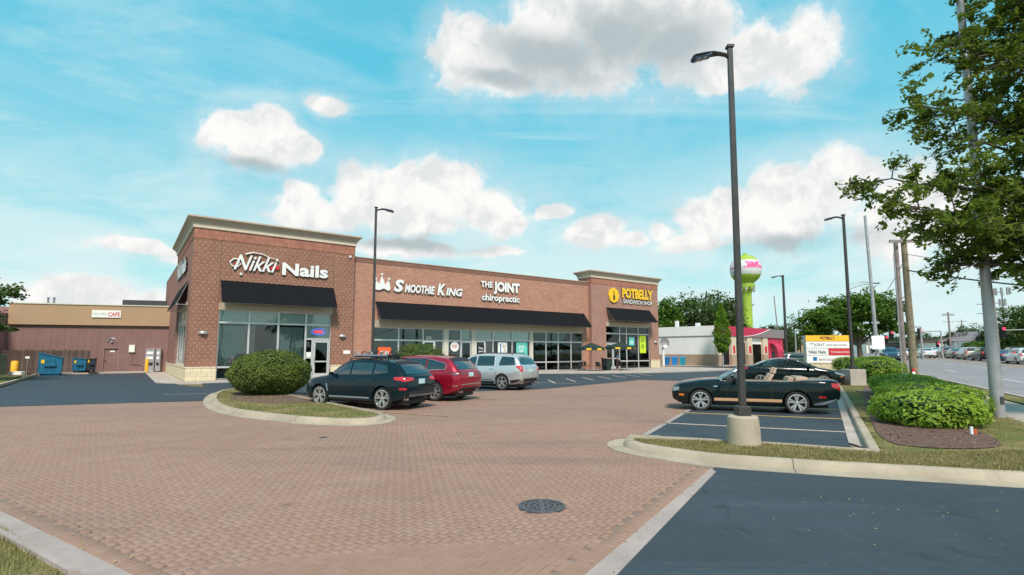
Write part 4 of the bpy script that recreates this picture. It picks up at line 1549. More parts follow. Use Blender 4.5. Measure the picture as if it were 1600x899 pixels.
ROT_FRONT = Matrix(((1, 0, 0), (0, 0, -1), (0, 1, 0)))     # text plane -> x, z ; facing -y


def letters(parent, body, x0, x1, z0, z1, y, face='white', back='black', depth=0.10, shear=0.0, off=0.0, side=False, single=True, both=True):
    """channel letters fitted into a rectangle; every letter a part with a darker return"""
    ref = text_mesh(body, 1.0, 0, shear, off)
    if not ref.vertices:
        return
    a, b, c, d = mesh_bounds(ref)
    sx, sz = (x1 - x0) / (b - a), (z1 - z0) / (d - c)
    items = []
    if single:
        for i, ch in enumerate(body):
            if ch == ' ':
                continue
            me = text_mesh(ch, 1.0, 0.5, shear, off)
            la = mesh_bounds(me)
            pr = text_mesh(body[:i + 1], 1.0, 0, shear, off)
            # place by the right edge of the prefix that ends in this letter
            if i == 0:
                dx = mesh_bounds(pr)[0] - la[0]
            else:
                pm = mesh_bounds(pr)
                dx = pm[1] - la[1]
            items.append((ch, me, dx))
    else:
        items.append((body, text_mesh(body, 1.0, 0.5, shear, off), 0))
    for ch, me, dx in items:
        for v in me.vertices:
            X_, Y_, Z_ = v.co
            lx = x0 + (X_ + dx - a) * sx
            lz = z0 + (Y_ - c) * sz
            ly = y - depth * (Z_ + 0.5)
            v.co = (lx, ly, lz) if not side else (y - depth * (Z_ + 0.5), x0 + x1 - lx, lz)
        me.materials.clear()
        me.materials.append(MT[face])
        me.materials.append(MT[back])
        for p in me.polygons:
            p.use_smooth = False
            n_ = p.normal
            comp = abs(n_.y) if not side else abs(n_.x)
            p.material_index = 0
        me.update()
        for p in me.polygons:
            comp = abs(p.normal.y) if not side else abs(p.normal.x)
            p.material_index = 0 if comp > 0.7 else 1
        o = bpy.data.objects.new('letter' if single else 'lettering', me)
        link(o, parent)


def sign(name, label, group=None):
    return thing(name, label, 'sign', BO, BR, group)


sg = sign('wall_sign', 'white script and block letter nail salon sign with red swashes above the nearest awning')
letters(sg, 'Nikki', 2.35, 5.15, 7.40, 8.45, -0.03, shear=0.42, off=0.012)
m = MB()
m.tube([(3.05, -0.09, 8.5), (3.5, -0.09, 8.66), (4.1, -0.09, 8.62), (4.6, -0.09, 8.42), (5.1, -0.09, 8.36)], 0.055, 8, 0.02)
m.tube([(2.75, -0.09, 8.1), (2.35, -0.09, 8.12), (2.12, -0.09, 7.88), (2.25, -0.09, 7.62), (2.6, -0.09, 7.6), (2.78, -0.09, 7.8), (2.62, -0.09, 7.97)], 0.05, 8, 0.035)
m.build('swash', MT['white'], sg)
m = MB()
m.box(2.42, 2.62, -0.06, -0.02, 7.72, 7.92)
m.box(3.1, 3.4, -0.05, -0.02, 7.5, 7.72)
m.box(4.2, 5.25, -0.05, -0.02, 7.62, 7.84)
m.build('red_backing', MT['red'], sg, bevel=0.01)
m = MB()
m.box(4.95, 5.24, -0.12, -0.05, 7.62, 7.90)
m.build('red_dot', MT['red'], sg, bevel=0.03)
letters(sg, 'Nails', 5.42, 8.62, 7.28, 8.18, -0.03, off=0.035)

sg = sign('wall_sign', 'second nail salon sign in white and red on the left side wall')
letters(sg, 'Nikki', 7.2, 10.6, 7.55, 8.9, -0.03, shear=0.0, off=0.02, side=True)
letters(sg, 'Nails', 3.3, 6.9, 7.5, 8.6, -0.03, off=0.035, side=True)
MB().box(-0.07, -0.03, 6.9, 7.3, 7.8, 8.1).build('red_dot', MT['red'], sg, bevel=0.02)

sg = sign('wall_sign', 'white slanted smoothie shop sign with a crown emblem')
letters(sg, 'S', 14.02, 14.92, 6.72, 7.75, 0.38, shear=0.2, off=0.05)
letters(sg, 'MOOTHIE', 14.98, 17.75, 6.72, 7.42, 0.38, shear=0.2, off=0.045)
letters(sg, 'K', 17.98, 18.78, 6.70, 7.70, 0.38, shear=0.2, off=0.05)
letters(sg, 'ING', 18.82, 20.5, 6.72, 7.40, 0.38, shear=0.2, off=0.045)
cr = [(12.45, 6.8), (12.55, 7.55), (12.8, 7.2), (13.02, 7.95), (13.3, 7.2), (13.6, 7.62), (13.75, 6.95), (13.6, 6.72), (13.2, 6.92), (12.8, 6.75)]
m = MB()
n = len(cr)
m.add([(x, 0.28, z) for x, z in cr] + [(x, 0.38, z) for x, z in cr], [tuple(range(n)), tuple(range(n, 2 * n))[::-1]] + [(i, (i + 1) % n, n + (i + 1) % n, n + i) for i in range(n)])
m.build('crown_emblem', MT['white'], sg)
m = MB()
for (x, z) in ((12.5, 7.65), (13.02, 8.05), (13.62, 7.72)):
    m.lathe([(0.0, -0.05), (0.09, -0.05), (0.09, 0.05), (0.0, 0.05)], 12, (x, 0.33, z), axis='Y')
m.build('crown_ball', MT['white'], sg)

sg = sign('wall_sign', 'white block letters over lowercase chiropractic lettering on the main wall')
letters(sg, 'THE', 22.4, 23.7, 7.72, 8.28, 0.38, off=0.04)
letters(sg, 'JOINT', 23.8, 26.8, 7.15, 8.35, 0.38, off=0.055)
letters(sg, 'chiropractic', 22.5, 26.8, 6.36, 7.12, 0.38, off=0.035)

sg = sign('wall_sign', 'yellow and white sandwich shop sign with a round yellow emblem')
m = MB()
vs = []
ns = 24
for dy, rr in ((-0.14, 0.80), (-0.03, 0.80)):
    for i in range(ns):
        r_ = rr * (1 + 0.05 * math.cos(i * PI / 1.5))
        vs.append((39.38 + r_ * math.cos(2 * PI * i / ns), dy, 8.02 + r_ * math.sin(2 * PI * i / ns)))
m.add(vs, [tuple(range(ns)), tuple(range(ns, 2 * ns))[::-1]] + [(i, (i + 1) % ns, ns + (i + 1) % ns, ns + i) for i in range(ns)])
m.build('emblem_disc', MT['yellow'], sg)
m = MB()
m.box(39.33, 39.43, -0.16, -0.14, 8.1, 8.5)
m.box(39.25, 39.51, -0.16, -0.14, 7.62, 8.0)
m.box(39.2, 39.56, -0.165, -0.142, 7.52, 7.58)
m.box(39.29, 39.47, -0.165, -0.142, 8.02, 8.08)
m.build('stove_emblem', MT['black'], sg)
letters(sg, 'POTBELLY', 40.7, 45.9, 7.82, 8.95, -0.03, face='yellow', off=0.05)
letters(sg, 'SANDWICH SHOP', 40.85, 45.75, 7.22, 7.66, -0.03, off=0.01)

# signs and posters in the windows


def poster(name, label, cat, x0, x1, z0, z1, y, mat, texts=(), shape='rect'):
    t = thing(name, label, cat, BO, BR)
    if shape == 'rect':
        MB().box(x0, x1, y - 0.012, y, z0, z1).build('panel', MT[mat], t)
    else:
        cx_, cz_, r_ = (x0 + x1) / 2, (z0 + z1) / 2, (x1 - x0) / 2
        MB().lathe([(0.0, -0.006), (r_, -0.006), (r_, 0.006), (0.0, 0.006)], 28, (cx_, y - 0.006, cz_), axis='Y').build('panel', MT[mat], t)
    for (s_, a, b, c, d, mt) in texts:
        letters(t, s_, a, b, c, d, y - 0.012, face=mt, back=mt, depth=0.006, single=False, off=0.01)
    return t


t = thing('neon_sign', 'small oval red and blue neon open sign over the nail salon door', 'neon sign', BO, BR)
MB().tube([(8.15 + 0.48 * math.cos(a * PI / 12), yf - 0.03, 3.33 + 0.22 * math.sin(a * PI / 12)) for a in range(25)], 0.022, 6).build('blue_ring', MT['neon_blue'], t)
letters(t, 'OPEN', 7.85, 8.45, 3.24, 3.43, yf - 0.02, face='neon_red', back='neon_red', depth=0.02, off=0.02)
poster('window_sign', 'orange open board in the far left window of the main wall', 'sign', 12.9, 14.0, 1.55, 2.25, ym - 0.03, 'orange', (('OPEN', 13.08, 13.82, 1.68, 1.95, 'white'),))
poster('window_sign', 'round white disc sign with a red cherry emblem between the cream pilasters', 'sign', 19.45, 20.3, 1.9, 2.75, ym - 0.03, 'white', (('oo', 19.62, 20.1, 2.2, 2.48, 'red'),), shape='disc')
poster('window_sign', 'black sign with white lettering behind the silver car', 'sign', 22.2, 22.95, 1.7, 2.45, ym - 0.05, 'black', (('The', 22.3, 22.8, 2.1, 2.3, 'white'), ('Joint', 22.3, 22.85, 1.8, 2.02, 'white')))
poster('window_poster', 'white window poster with a blue stripe and a figure', 'poster', 24.45, 25.5, 1.6, 2.75, ym - 0.03, 'white', (('I', 24.7, 24.82, 1.75, 2.6, 'blue'), ('%', 25.0, 25.4, 1.8, 2.5, 'tan_leather')))
poster('window_poster', 'pale teal poster in the chiropractic window', 'poster', 26.55, 27.9, 1.45, 2.78, ym - 0.03, 'teal', (('20', 26.8, 27.5, 2.2, 2.5, 'white'), ('off', 26.9, 27.4, 1.85, 2.1, 'white')))
poster('window_poster', 'lime yellow poster with green marks in the right hand sandwich shop window', 'poster', 43.68, 44.75, 1.75, 3.72, yf - 0.03, 'lime', (('$5', 43.9, 44.5, 2.9, 3.4, 'green'), ('#', 43.95, 44.45, 2.2, 2.8, 'green')))
poster('window_poster', 'small teal and white poster left of the lime poster', 'poster', 41.9, 42.8, 2.6, 3.5, yf - 0.03, 'teal', (('o', 42.1, 42.6, 2.8, 3.1, 'white'),))
poster('window_poster', 'pale green notice beside the nail salon door', 'poster', 7.34, 7.68, 1.5, 1.85, yf - 0.03, 'blind')
poster('door_number', 'small white street number above the smoothie shop door', 'sign', 17.1, 17.6, 2.95, 3.15, ym - 0.03, 'blind', (('760', 17.15, 17.55, 2.98, 3.12, 'black'),))

# ------------------------------------------------------------------ brown cafe building and service yard
cafe = thing('cafe_building', 'low brown building with a tan upper band and flat roof at the left', 'building', (-43.5, 45.3, 0), math.atan2(3.7, 11.0))
L = 26.0
MT['brown'] = plain('brown_wall', (0.24, 0.14, 0.125), 0.9, var=0.10, scale=0.8)
MT['tanband'] = plain('tan_band', (0.42, 0.28, 0.165), 0.9, var=0.05, scale=0.8)
MT['pinkwall'] = plain('mauve_wall', (0.33, 0.19, 0.18), 0.9, var=0.06)
part('wall', 'brown', cafe, (0, 7.05, 0, 0.3, 0, 4.25), (8.3, L, 0, 0.3, 0, 4.25), (7.05, 8.3, 0, 0.3, 2.25, 4.25), (L - 0.3, L, 0.3, 14, 0, 4.25), (0, 0.3, 0.3, 14, 0, 4.25), (0.3, L - 0.3, 13.7, 14, 0, 5.9))
part('upper_band', 'tanband', cafe, (0.1, L, -0.25, 0.2, 4.25, 6.05), (0.1, 0.4, 0.2, 14, 4.25, 6.05))
part('roof_edge', 'pilaster', cafe, (0.05, L + 0.05, -0.32, 0.28, 6.05, 6.14))
part('roof', 'darkgrey', cafe, (0.4, L - 0.3, 0.3, 13.7, 5.4, 5.5))
part('roof_screen', 'darkgrey', cafe, (6.6, L, 5.0, 5.2, 5.5, 7.05), (6.6, 6.8, 5.2, 10, 5.5, 7.05))
part('screen_panel', 'galv', cafe, (10.6, 13.2, 4.9, 4.99, 5.9, 6.95))
for x in (1.0, 1.45):
    m = MB()
    m.cyl(x, 4, 5.5, 6.9, 0.09, n=10)
    m.cyl(x, 4, 6.9, 7.0, 0.13, n=10)
    m.build('roof_vent', MT['galv'], cafe)
m = MB()
for k in range(48):
    x = 0.6 + k * 0.5
    if not 6.9 < x < 8.5:
        m.box(x, x + 0.03, -0.015, 0.0, 0.05, 4.2)
m.build('wall_rib', MT['brown'], cafe)
dr = part('door', 'brown', cafe, (7.12, 8.22, 0.08, 0.14, 0.03, 2.18))
part('door_frame', 'pinkwall', cafe, (7.05, 7.12, -0.03, 0.14, 0, 2.25), (8.22, 8.30, -0.03, 0.14, 0, 2.25), (7.12, 8.22, -0.03, 0.14, 2.18, 2.25))
part('door_handle', 'chrome', dr, (7.20, 7.28, 0.02, 0.08, 1.0, 1.12))
part('notice', 'white', dr, (7.55, 7.90, 0.06, 0.079, 1.85, 1.98))
m = MB()
m.tube([(7.68 + 0.35 * math.cos(a * PI / 10), -0.05, 2.75 + 0.35 * math.sin(a * PI / 10)) for a in range(11)], 0.035, 6)
m.box(7.60, 7.76, -0.15, 0.0, 2.72, 2.92)
m.build('arch_light', MT['galv'], cafe)
part('wing_wall', 'pinkwall', cafe, (-12, -0.01, 2.0, 2.3, 0, 5.9), (-0.31, -0.01, -6.0, 1.99, 0, 5.2))
MB().box(9.05, 9.5, -0.18, 0.0, 1.85, 2.5).build('meter_box', MT['blind'], cafe)
MB().tube([(9.27, -0.06, 1.85), (9.27, -0.06, 0.75), (9.95, -0.06, 0.75), (10.15, -0.06, 0.6), (10.15, -0.06, 0.0)], 0.04, 8).build('conduit', MT['pinkwall'], cafe)
t = thing('cafe_sign', 'white cafe sign board with red letters on the tan band of the brown building', 'sign', cafe.location, cafe.rotation_euler.z)
MB().box(6.1, 8.3, -0.34, -0.26, 4.95, 5.6).build('board', MT['white'], t)
MB().box(6.12, 7.28, -0.345, -0.34, 4.98, 5.57).build('pale_panel', MT['blind'], t)
letters(t, 'Cosmic Blue', 6.2, 7.2, 5.2, 5.38, -0.346, face='galv', back='galv', depth=0.006, single=False)
letters(t, 'CAFE', 7.34, 8.22, 5.06, 5.44, -0.345, face='red', back='red', depth=0.006, off=0.02)
# electrical cabinets
for k, (x, w_, lb) in enumerate(((10.45, 0.72, 'grey electrical cabinet with three meters against the brown wall'), (11.25, 0.4, 'narrow grey electrical cabinet beside the brick corner'))):
    t = thing('electrical_cabinet', lb, 'cabinet', tuple(Vector(cafe.location) + Matrix.Rotation(cafe.rotation_euler.z, 3, 'Z') @ Vector((x, -0.02, 0.1))), cafe.rotation_euler.z)
    MB().box(0, w_, -0.45, 0, 0, 2.05).build('housing', MT['galv'], t, bevel=0.015)
    for z_ in (0.55, 1.1, 1.55):
        MB().box(0.1, w_ - 0.1, -0.48, -0.45, z_, z_ + 0.25).build('meter', MT['white' if z_ != 0.55 else 'trim'], t)

# fence of upright planks
fence = thing('plank_fence', 'weathered brown wooden plank fence behind the blue dumpsters', 'fence', (-49.5, 42.6, 0), math.atan2(2.1, 9.3))
pm = []
for k in range(3):
    me = MB().box(0, 0.15, 0, 0.025, 0, 2.0 + k * 0.03)
    pm.append(me)
MT['plank'] = plain('weathered_plank', (0.10, 0.068, 0.055), 0.95, var=0.4, scale=4)
MT['plank2'] = plain('weathered_plank_pale', (0.14, 0.10, 0.08), 0.95, var=0.35, scale=4)
pmes = []
for k, mn in ((0, 'plank'), (1, 'plank2'), (2, 'plank')):
    o = MB().box(0, 0.15, 0, 0.025, 0, 2.0 + k * 0.03).build('plank', MT[mn], fence)
    o.location = (0.16 * k, 0, 0)
    pmes.append(o.data)
for k in range(3, 84):
    o = bpy.data.objects.new('plank', random.choice(pmes))
    COL.objects.link(o)
    o.parent = fence
    o.location = (0.16 * k, random.uniform(-0.01, 0.01), random.uniform(-0.03, 0.0))
    o.rotation_euler = (0, random.gauss(0, 0.006), 0)
for z_ in (0.4, 1.6):
    MB().box(0, 13.4, 0.03, 0.08, z_, z_ + 0.1).build('rail', MT['plank'], fence)
for k in range(5):
    MB().box(0.2 + k * 2.8, 0.32 + k * 2.8, 0.085, 0.2, 0, 2.1).build('post', MT['plank'], fence)
MT['dump_blue'] = plain('dumpster_blue', (0.006, 0.135, 0.24), 0.5, var=0.25, scale=3, coat=0.1)
MT['dump_black'] = plain('dumpster_black', (0.02, 0.03, 0.035), 0.55, var=0.25, scale=3)


def dumpster(label, loc_, rz, w, d, h0, h1, mat, wheels=False, lid='dump_blue'):
    t = thing('dumpster', label, 'dumpster', loc_, rz)
    zb = 0.15
    m = MB()
    m.hexa([(0.06, 0.0, zb), (w - 0.06, 0.0, zb), (w - 0.06, d, zb), (0.06, d, zb), (0, 0, h1), (w, 0, h0), (w, d, h0), (0, d, h1)])
    m.build('body', MT[mat], t, bevel=0.02)
    m = MB()
    for x in (0.0, w * 0.33, w * 0.66, w - 0.07):
        m.box(x, x + 0.07, -0.03, 0.0, zb + 0.1, h0 - 0.12)
    m.build('rib', MT[mat], t)
    MB().hexa([(-0.02, -0.05, h1 + 0.005), (w + 0.04, -0.05, h0 + 0.005), (w + 0.04, d + 0.02, h0 + 0.005), (-0.02, d + 0.02, h1 + 0.005), (-0.02, -0.05, h1 + 0.05), (w + 0.04, -0.05, h0 + 0.05), (w + 0.04, d + 0.02, h0 + 0.05), (-0.02, d + 0.02, h1 + 0.05)]).build('lid', MT[lid], t)
    MB().box(w * 0.25, w * 0.75, -0.14, -0.052, h0 * 0.55, h0 * 0.68).build('fork_pocket', MT[mat], t, bevel=0.01)
    MB().box(w * 0.12, w * 0.26, -0.056, -0.052, h0 * 0.72, h0 * 0.93).build('sticker', MT['yellow'], t)
    if wheels:
        for x in (0.15, w - 0.15):
            for y in (0.15, d - 0.15):
                MB().lathe([(0.0, -0.03), (0.08, -0.03), (0.08, 0.03), (0.0, 0.03)], 12, (x, y, 0.08), axis='Y').build('wheel', MT['tyre'], t)
    else:
        for y in (0.1, d - 0.2):
            MB().box(0.1, w - 0.1, y, y + 0.1, 0, zb).build('skid', MT[mat], t)
    return t


dumpster('large blue dumpster with a sloping lid in front of the plank fence', (-36.9, 41.2, 0.0), 0.62, 1.42, 1.2, 1.35, 1.78, 'dump_blue')
dumpster('smaller blue wheeled dumpster with a yellow sticker', (-36.7, 44.2, 0.13), 0.62, 0.88, 0.85, 1.1, 1.2, 'dump_blue', True)
dumpster('black wheeled dumpster right of the small blue one', (-35.85, 44.6, 0.13), 0.62, 0.62, 0.9, 1.15, 1.1, 'dump_black', True, 'dump_black')


def bollard(label, x, y, h=1.1, r_=0.16, z=0.0):
    t = thing('bollard', label, 'bollard', (x, y, z))
    MB().lathe([(r_, 0), (r_, h - 0.08), (r_ * 0.8, h - 0.02), (0.0, h)], 16).build('post', MT['gold'], t, smooth=50)
    MB().lathe([(r_ + 0.03, 0), (r_ + 0.03, 0.04), (r_, 0.05)], 16).build('footing', MT['concrete'], t)
    return t


bollard('thick yellow bollard by the grey transformer cabinet', -40.6, 43.2, 1.15, 0.24)
bollard('slim yellow bollard beside the electrical cabinets', -32.3, 46.8, 1.2, 0.13, 0.1)
t = thing('transformer_box', 'grey green transformer cabinet at the left edge of the picture', 'cabinet', (-39.4, 38.4, 0.05), 0.05)
MB().box(0, 1.5, 0, 1.3, 0.1, 1.65).build('housing', plain('transformer_green', (0.13, 0.15, 0.10), 0.6), t, bevel=0.03)
MB().box(0.1, 1.3, -0.02, -0.001, 0.3, 1.45).build('door', MT['trim'], t)
MB().box(-0.1, 1.6, -0.1, 1.4, 0, 0.1).build('pad', MT['concrete'], t)
t = thing('concrete_block', 'white painted concrete block on the kerb beside the yellow bollard', 'block', (-38.4, 40.4, 0.1), 0.1)
MB().box(0, 0.9, 0, 0.4, 0, 0.28).build('block', MT['white'], t, bevel=0.03)
t = thing('fence_sign', 'small white sign on a thin post before the plank fence', 'sign', (-38.3, 41.8, 0))
MB().tube([(0, 0, 0), (0, 0, 1.5)], 0.02, 6).build('post', MT['galv'], t)
MB().box(-0.17, 0.17, -0.03, -0.02, 1.35, 1.52).build('plate', MT['white'], t)

# ------------------------------------------------------------------ oil change building
oil = thing('service_building', 'white drive through car service building with crimson and grey roof band', 'building', (26.5, 68.0, 0), R(90 - 46.7))
MT['whitewall'] = plain('white_block_wall', (0.86, 0.84, 0.80), 0.85, var=0.03, scale=0.6)
MT['tanbase'] = plain('tan_block_base', (0.42, 0.30, 0.21), 0.9, var=0.06)
MT['greyband'] = plain('grey_band', (0.24, 0.21, 0.22), 0.8, var=0.04)
MT['bay'] = plain('bay_dark', (0.06, 0.07, 0.07), 0.7, var=0.3)
# local x runs along the bay front (away right), local y along the white side wall (away left)
part('wall', 'whitewall', oil, (0, 0.3, 0.3, 12, 1.55, 3.9))
part('upper_wall', 'whitewall', oil, (-0.04, 0.3, 0.3, 12, 4.02, 5.3))
part('wall_base', 'tanbase', oil, (-0.03, 0.3, 0.3, 12, 0, 1.55))
part('string_course', 'greyband', oil, (-0.06, 0.3, 0.3, 12, 3.9, 4.02))
part('corner_pier', 'cornice_light', oil, (-0.05, 1.2, -0.05, 0.3, 1.5, 4.0))
part('corner_pier', 'tanbase', oil, (-0.06, 1.2, -0.06, 0.3, 0, 1.5))
part('roof_band', 'crimson', oil, (-0.06, 17.0, -0.2, 0.3, 4.0, 5.3))
part('roof_band', 'greyband', oil, (17.0, 22.6, -0.19, 0.3, 4.0, 5.3))
# curved sweep of the band
vs = [(12.5 - 7.5, -0.215, 4.0)]
top = []
for k in range(13):
    t_ = k / 12
    top.append((6.5 + 10.4 * t_, -0.215, 4.0 + 1.3 * (t_ ** 2)))
m = MB()
n = len(top)
m.add([(x, y, z) for x, y, z in top] + [(x, y, 4.0) for x, y, z in top] + [(x, y + 0.01, z) for x, y, z in top] + [(x, y + 0.01, 4.0) for x, y, z in top], [(i, i + 1, n + i + 1, n + i) for i in range(n - 1)])
m.build('grey_sweep', MT['greyband'], oil)
MB().tube([(x, y - 0.02, z) for x, y, z in top], 0.05, 6).build('white_line', MT['white'], oil)
m = MB()
m.lathe([(0.46, -0.03), (0.46, 0.03), (0.30, 0.03), (0.30, -0.03), (0.46, -0.03)], 24, (1.1, -0.25, 4.65), axis='Y')
m.build('ring_emblem', MT['white'], oil)
for (a, b) in ((3.9, 5.3), (9.0, 10.6), (14.6, 16.2)):
    part('pier', 'cornice_light', oil, (a, b, -0.1, 0.3, 1.5, 3.99))
    part('pier', 'tanbase', oil, (a - 0.02, b + 0.02, -0.12, 0.3, 0, 1.5))
    part('pier_notice', 'red', oil, (a + 0.4, b - 0.4, -0.13, -0.1, 1.7, 2.7))
part('wall', 'crimson', oil, (16.2, 22.5, 0, 0.3, 0, 3.99))
part('bay_floor', 'concrete_walk', oil, (0.3, 16.2, 0.3, 12, 0, 0.03))
part('bay_back', 'bay', oil, (0.3, 16.2, 11.6, 12, 0.03, 4))
part('bay_door_rail', 'white', oil, (5.3, 9.0, 0.25, 0.3, 3.2, 3.98), (10.6, 14.6, 0.25, 0.3, 3.0, 3.98), (1.2, 3.9, 0.25, 0.3, 3.2, 3.98))
part('tool_rack', 'greyband', oil, (11.2, 14, 5, 5.6, 0.03, 1.8), (6, 8, 7, 7.5, 0.03, 1.6))
part('roof', 'galv', oil, (0.3, 22.5, 0.3, 12, 5.0, 5.1))
part('side_wall', 'whitewall', oil, (22.2, 22.5, 0.3, 12, 0, 5.3), (0.0, 22.5, 12.0, 12.3, 0, 5.2))
m = MB()
for k in range(8):
    a0, a1 = k * PI / 16, (k + 1) * PI / 16
    m.add([(17.2, -0.02 - 1.1 * math.sin(a0), 1.9 + 1.3 * math.cos(a0)), (19.6, -0.02 - 1.1 * math.sin(a0), 1.9 + 1.3 * math.cos(a0)), (19.6, -0.02 - 1.1 * math.sin(a1), 1.9 + 1.3 * math.cos(a1)), (17.2, -0.02 - 1.1 * math.sin(a1), 1.9 + 1.3 * math.cos(a1))], [(0, 1, 2, 3)])
m.build('dome_awning', MT['crimson'], oil, smooth=60)
part('door', 'bay', oil, (17.7, 18.9, -0.03, 0.0, 0.03, 1.9))
m = MB()
m.add([(19.6, -1.6, 0), (20.8, -1.6, 0), (20.2, -1.2, 1.7), (19.6, -0.7, 0), (20.8, -0.7, 0)], [(0, 1, 2), (3, 2, 4), (0, 2, 3), (1, 4, 2)])
tb = thing('board_sign', 'white folding board standing before the crimson wall', 'sign', oil.location, oil.rotation_euler.z)
m.build('board', MT['white'], tb)
MB().box(3, 3.5, 4, 4.5, 5.1, 5.9).build('roof_vent', MT['white'], oil)
MB().box(1.2, 1.6, 6.2, 6.6, 5.1, 6.2).build('roof_vent', MT['white'], oil)
wlot = [(14, 62), (25, 58.5), (34, 66), (52, 84), (46, 92), (16, 82)]
flat('service_apron', MT['concrete_walk'], [(20.8, 66.5), (26.2, 65.3), (33, 70), (45, 85), (42, 90), (18.5, 75.0)], 0.09)
lab = ['dull blue recycling bin, left of three by the white wall', 'bright blue recycling bin, middle of three by the white wall', 'teal recycling bin, right of three by the white wall']
MT['bin1'] = plain('bin_blue', (0.01, 0.17, 0.42), 0.5, var=0.15)
MT['bin2'] = plain('bin_bright', (0.01, 0.22, 0.62), 0.5, var=0.15)
MT['bin3'] = plain('bin_teal', (0.01, 0.28, 0.40), 0.5, var=0.15)
for k in range(3):
    t = thing('recycling_bin', lab[k], 'bin', (20.75 + k * 0.92, 70.9 - k * 0.45, 0.1), R(-25), 'recycling bins by the white wall')
    MB().hexa([(-0.28, -0.3, 0.05), (0.28, -0.3, 0.05), (0.28, 0.3, 0.05), (-0.28, 0.3, 0.05), (-0.36, -0.36, 1.0), (0.36, -0.36, 1.0), (0.36, 0.36, 1.0), (-0.36, 0.36, 1.0)]).build('body', MT['bin%d' % (k + 1)], t, bevel=0.03)
    MB().hexa([(-0.39, -0.4, 1.0), (0.39, -0.4, 1.0), (0.39, 0.4, 1.0), (-0.39, 0.4, 1.0), (-0.34, -0.3, 1.15), (0.34, -0.3, 1.15), (0.34, 0.36, 1.15), (-0.34, 0.36, 1.15)]).build('lid', MT['bin%d' % (k + 1)], t, bevel=0.02)
t = thing('satellite_dish', 'grey dish antenna on a white post behind the sandwich shop', 'antenna', (18.9, 66.0, 0))
MB().tube([(0, 0, 0), (0, 0, 2.6)], 0.16, 8).build('post', MT['white'], t)
MB().lathe([(0.0, 0.0), (0.3, 0.03), (0.5, 0.1), (0.6, 0.18)], 18, (0.1, -0.2, 3.0), axis='Y', sgn=-1).build('dish', MT['galv'], t, smooth=60)

# ------------------------------------------------------------------ foliage


def leaf_quads(name, mat, C, size, parent=None, up=0.35, droop=0.0, rnd=None, asp=0.55, nrm=None):
    m = len(C)
    nv = rng.normal(0, 1, (m, 3))
    nv[:, 2] = np.abs(nv[:, 2]) + up
    if nrm is not None:
        nv = nv * 0.55 + nrm
    nv /= np.linalg.norm(nv, axis=1)[:, None]
    a = rng.normal(0, 1, (m, 3))
    a[:, 2] -= droop
    a -= nv * (a * nv).sum(1)[:, None]
    a /= np.linalg.norm(a, axis=1)[:, None] + 1e-9
    b = np.cross(nv, a)
    s = size * rng.uniform(0.6, 1.35, m)[:, None]
    v = np.stack([C - a * s * 0.5, C + b * s * asp * 0.5 + a * s * 0.05, C + a * s * 0.5, C - b * s * asp * 0.5 + a * s * 0.05], 1)
    if rnd is None:
        rnd = rng.random(m)
    return np_mesh(name, MT[mat], v.reshape(-1, 3), np.arange(m * 4).reshape(-1, 4), parent, np.clip(rnd, 0, 1))


def shell_points(n, rad, lump=0.18, seed=0, zmin=-1.0, thick=0.22, freq=3.0):
    """points near the surface of a lumpy ellipsoid"""
    d = rng.normal(0, 1, (n, 3))
    d /= np.linalg.norm(d, axis=1)[:, None]
    ph = np.array([seed * 1.7, seed * 2.3, seed * 0.9])
    l = (np.sin(d[:, 0] * freq * 1.3 + ph[0]) * np.sin(d[:, 1] * freq * 1.1 + ph[1]) + np.sin(d[:, 2] * freq * 1.7 + ph[2]) * np.cos(d[:, 0] * freq + ph[1])
         + 0.6 * np.sin(d[:, 0] * freq * 3.1 + ph[2]) * np.sin(d[:, 1] * freq * 2.7) * np.sin(d[:, 2] * freq * 2.9 + ph[0]))
    r_ = 1 + lump * l - np.abs(rng.normal(0, thick, n))
    p = d * r_[:, None]
    k = (p[:, 2] > zmin) & (r_ > 0.3)
    return p[k] * np.array(rad), d[k]


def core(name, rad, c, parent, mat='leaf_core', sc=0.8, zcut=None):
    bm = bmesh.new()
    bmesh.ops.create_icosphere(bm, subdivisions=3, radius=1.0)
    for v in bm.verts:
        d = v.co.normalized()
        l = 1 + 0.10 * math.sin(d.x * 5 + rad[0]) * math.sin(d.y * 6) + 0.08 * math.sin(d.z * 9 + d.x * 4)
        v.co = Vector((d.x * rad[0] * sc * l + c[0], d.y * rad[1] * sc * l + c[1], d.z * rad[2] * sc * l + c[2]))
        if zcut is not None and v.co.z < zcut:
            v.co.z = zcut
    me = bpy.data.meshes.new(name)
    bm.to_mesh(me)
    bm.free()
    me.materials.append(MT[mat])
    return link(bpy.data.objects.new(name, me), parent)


def bush(label, loc_, rad, n, leaf, mat, zc, cat='bush', name='round_bush', seed=1, group=None):
    t = thing(name, label, cat, loc_, 0, group)
    p, d = shell_points(n, rad, 0.035, seed, -0.86, 0.10, 4.5)
    st_ = rng.random(len(p)) < 0.03
    p[st_] *= rng.uniform(1.02, 1.1, (st_.sum(), 1))
    p = p + np.array([0, 0, zc])
    k = p[:, 2] > 0.02
    p, d = p[k], d[k]
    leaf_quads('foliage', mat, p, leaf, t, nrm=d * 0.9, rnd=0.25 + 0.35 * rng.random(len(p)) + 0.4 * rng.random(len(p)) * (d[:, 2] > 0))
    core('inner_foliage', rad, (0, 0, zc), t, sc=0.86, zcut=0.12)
    m = MB()
    for k in range(5):
        a = k * 1.26
        m.tube([(0.1 * math.cos(a), 0.1 * math.sin(a), -0.02), (0.4 * rad[0] * math.cos(a), 0.4 * rad[1] * math.sin(a), zc * 0.6)], 0.03, 6)
    m.build('stem', MT['bark'], t)
    return t


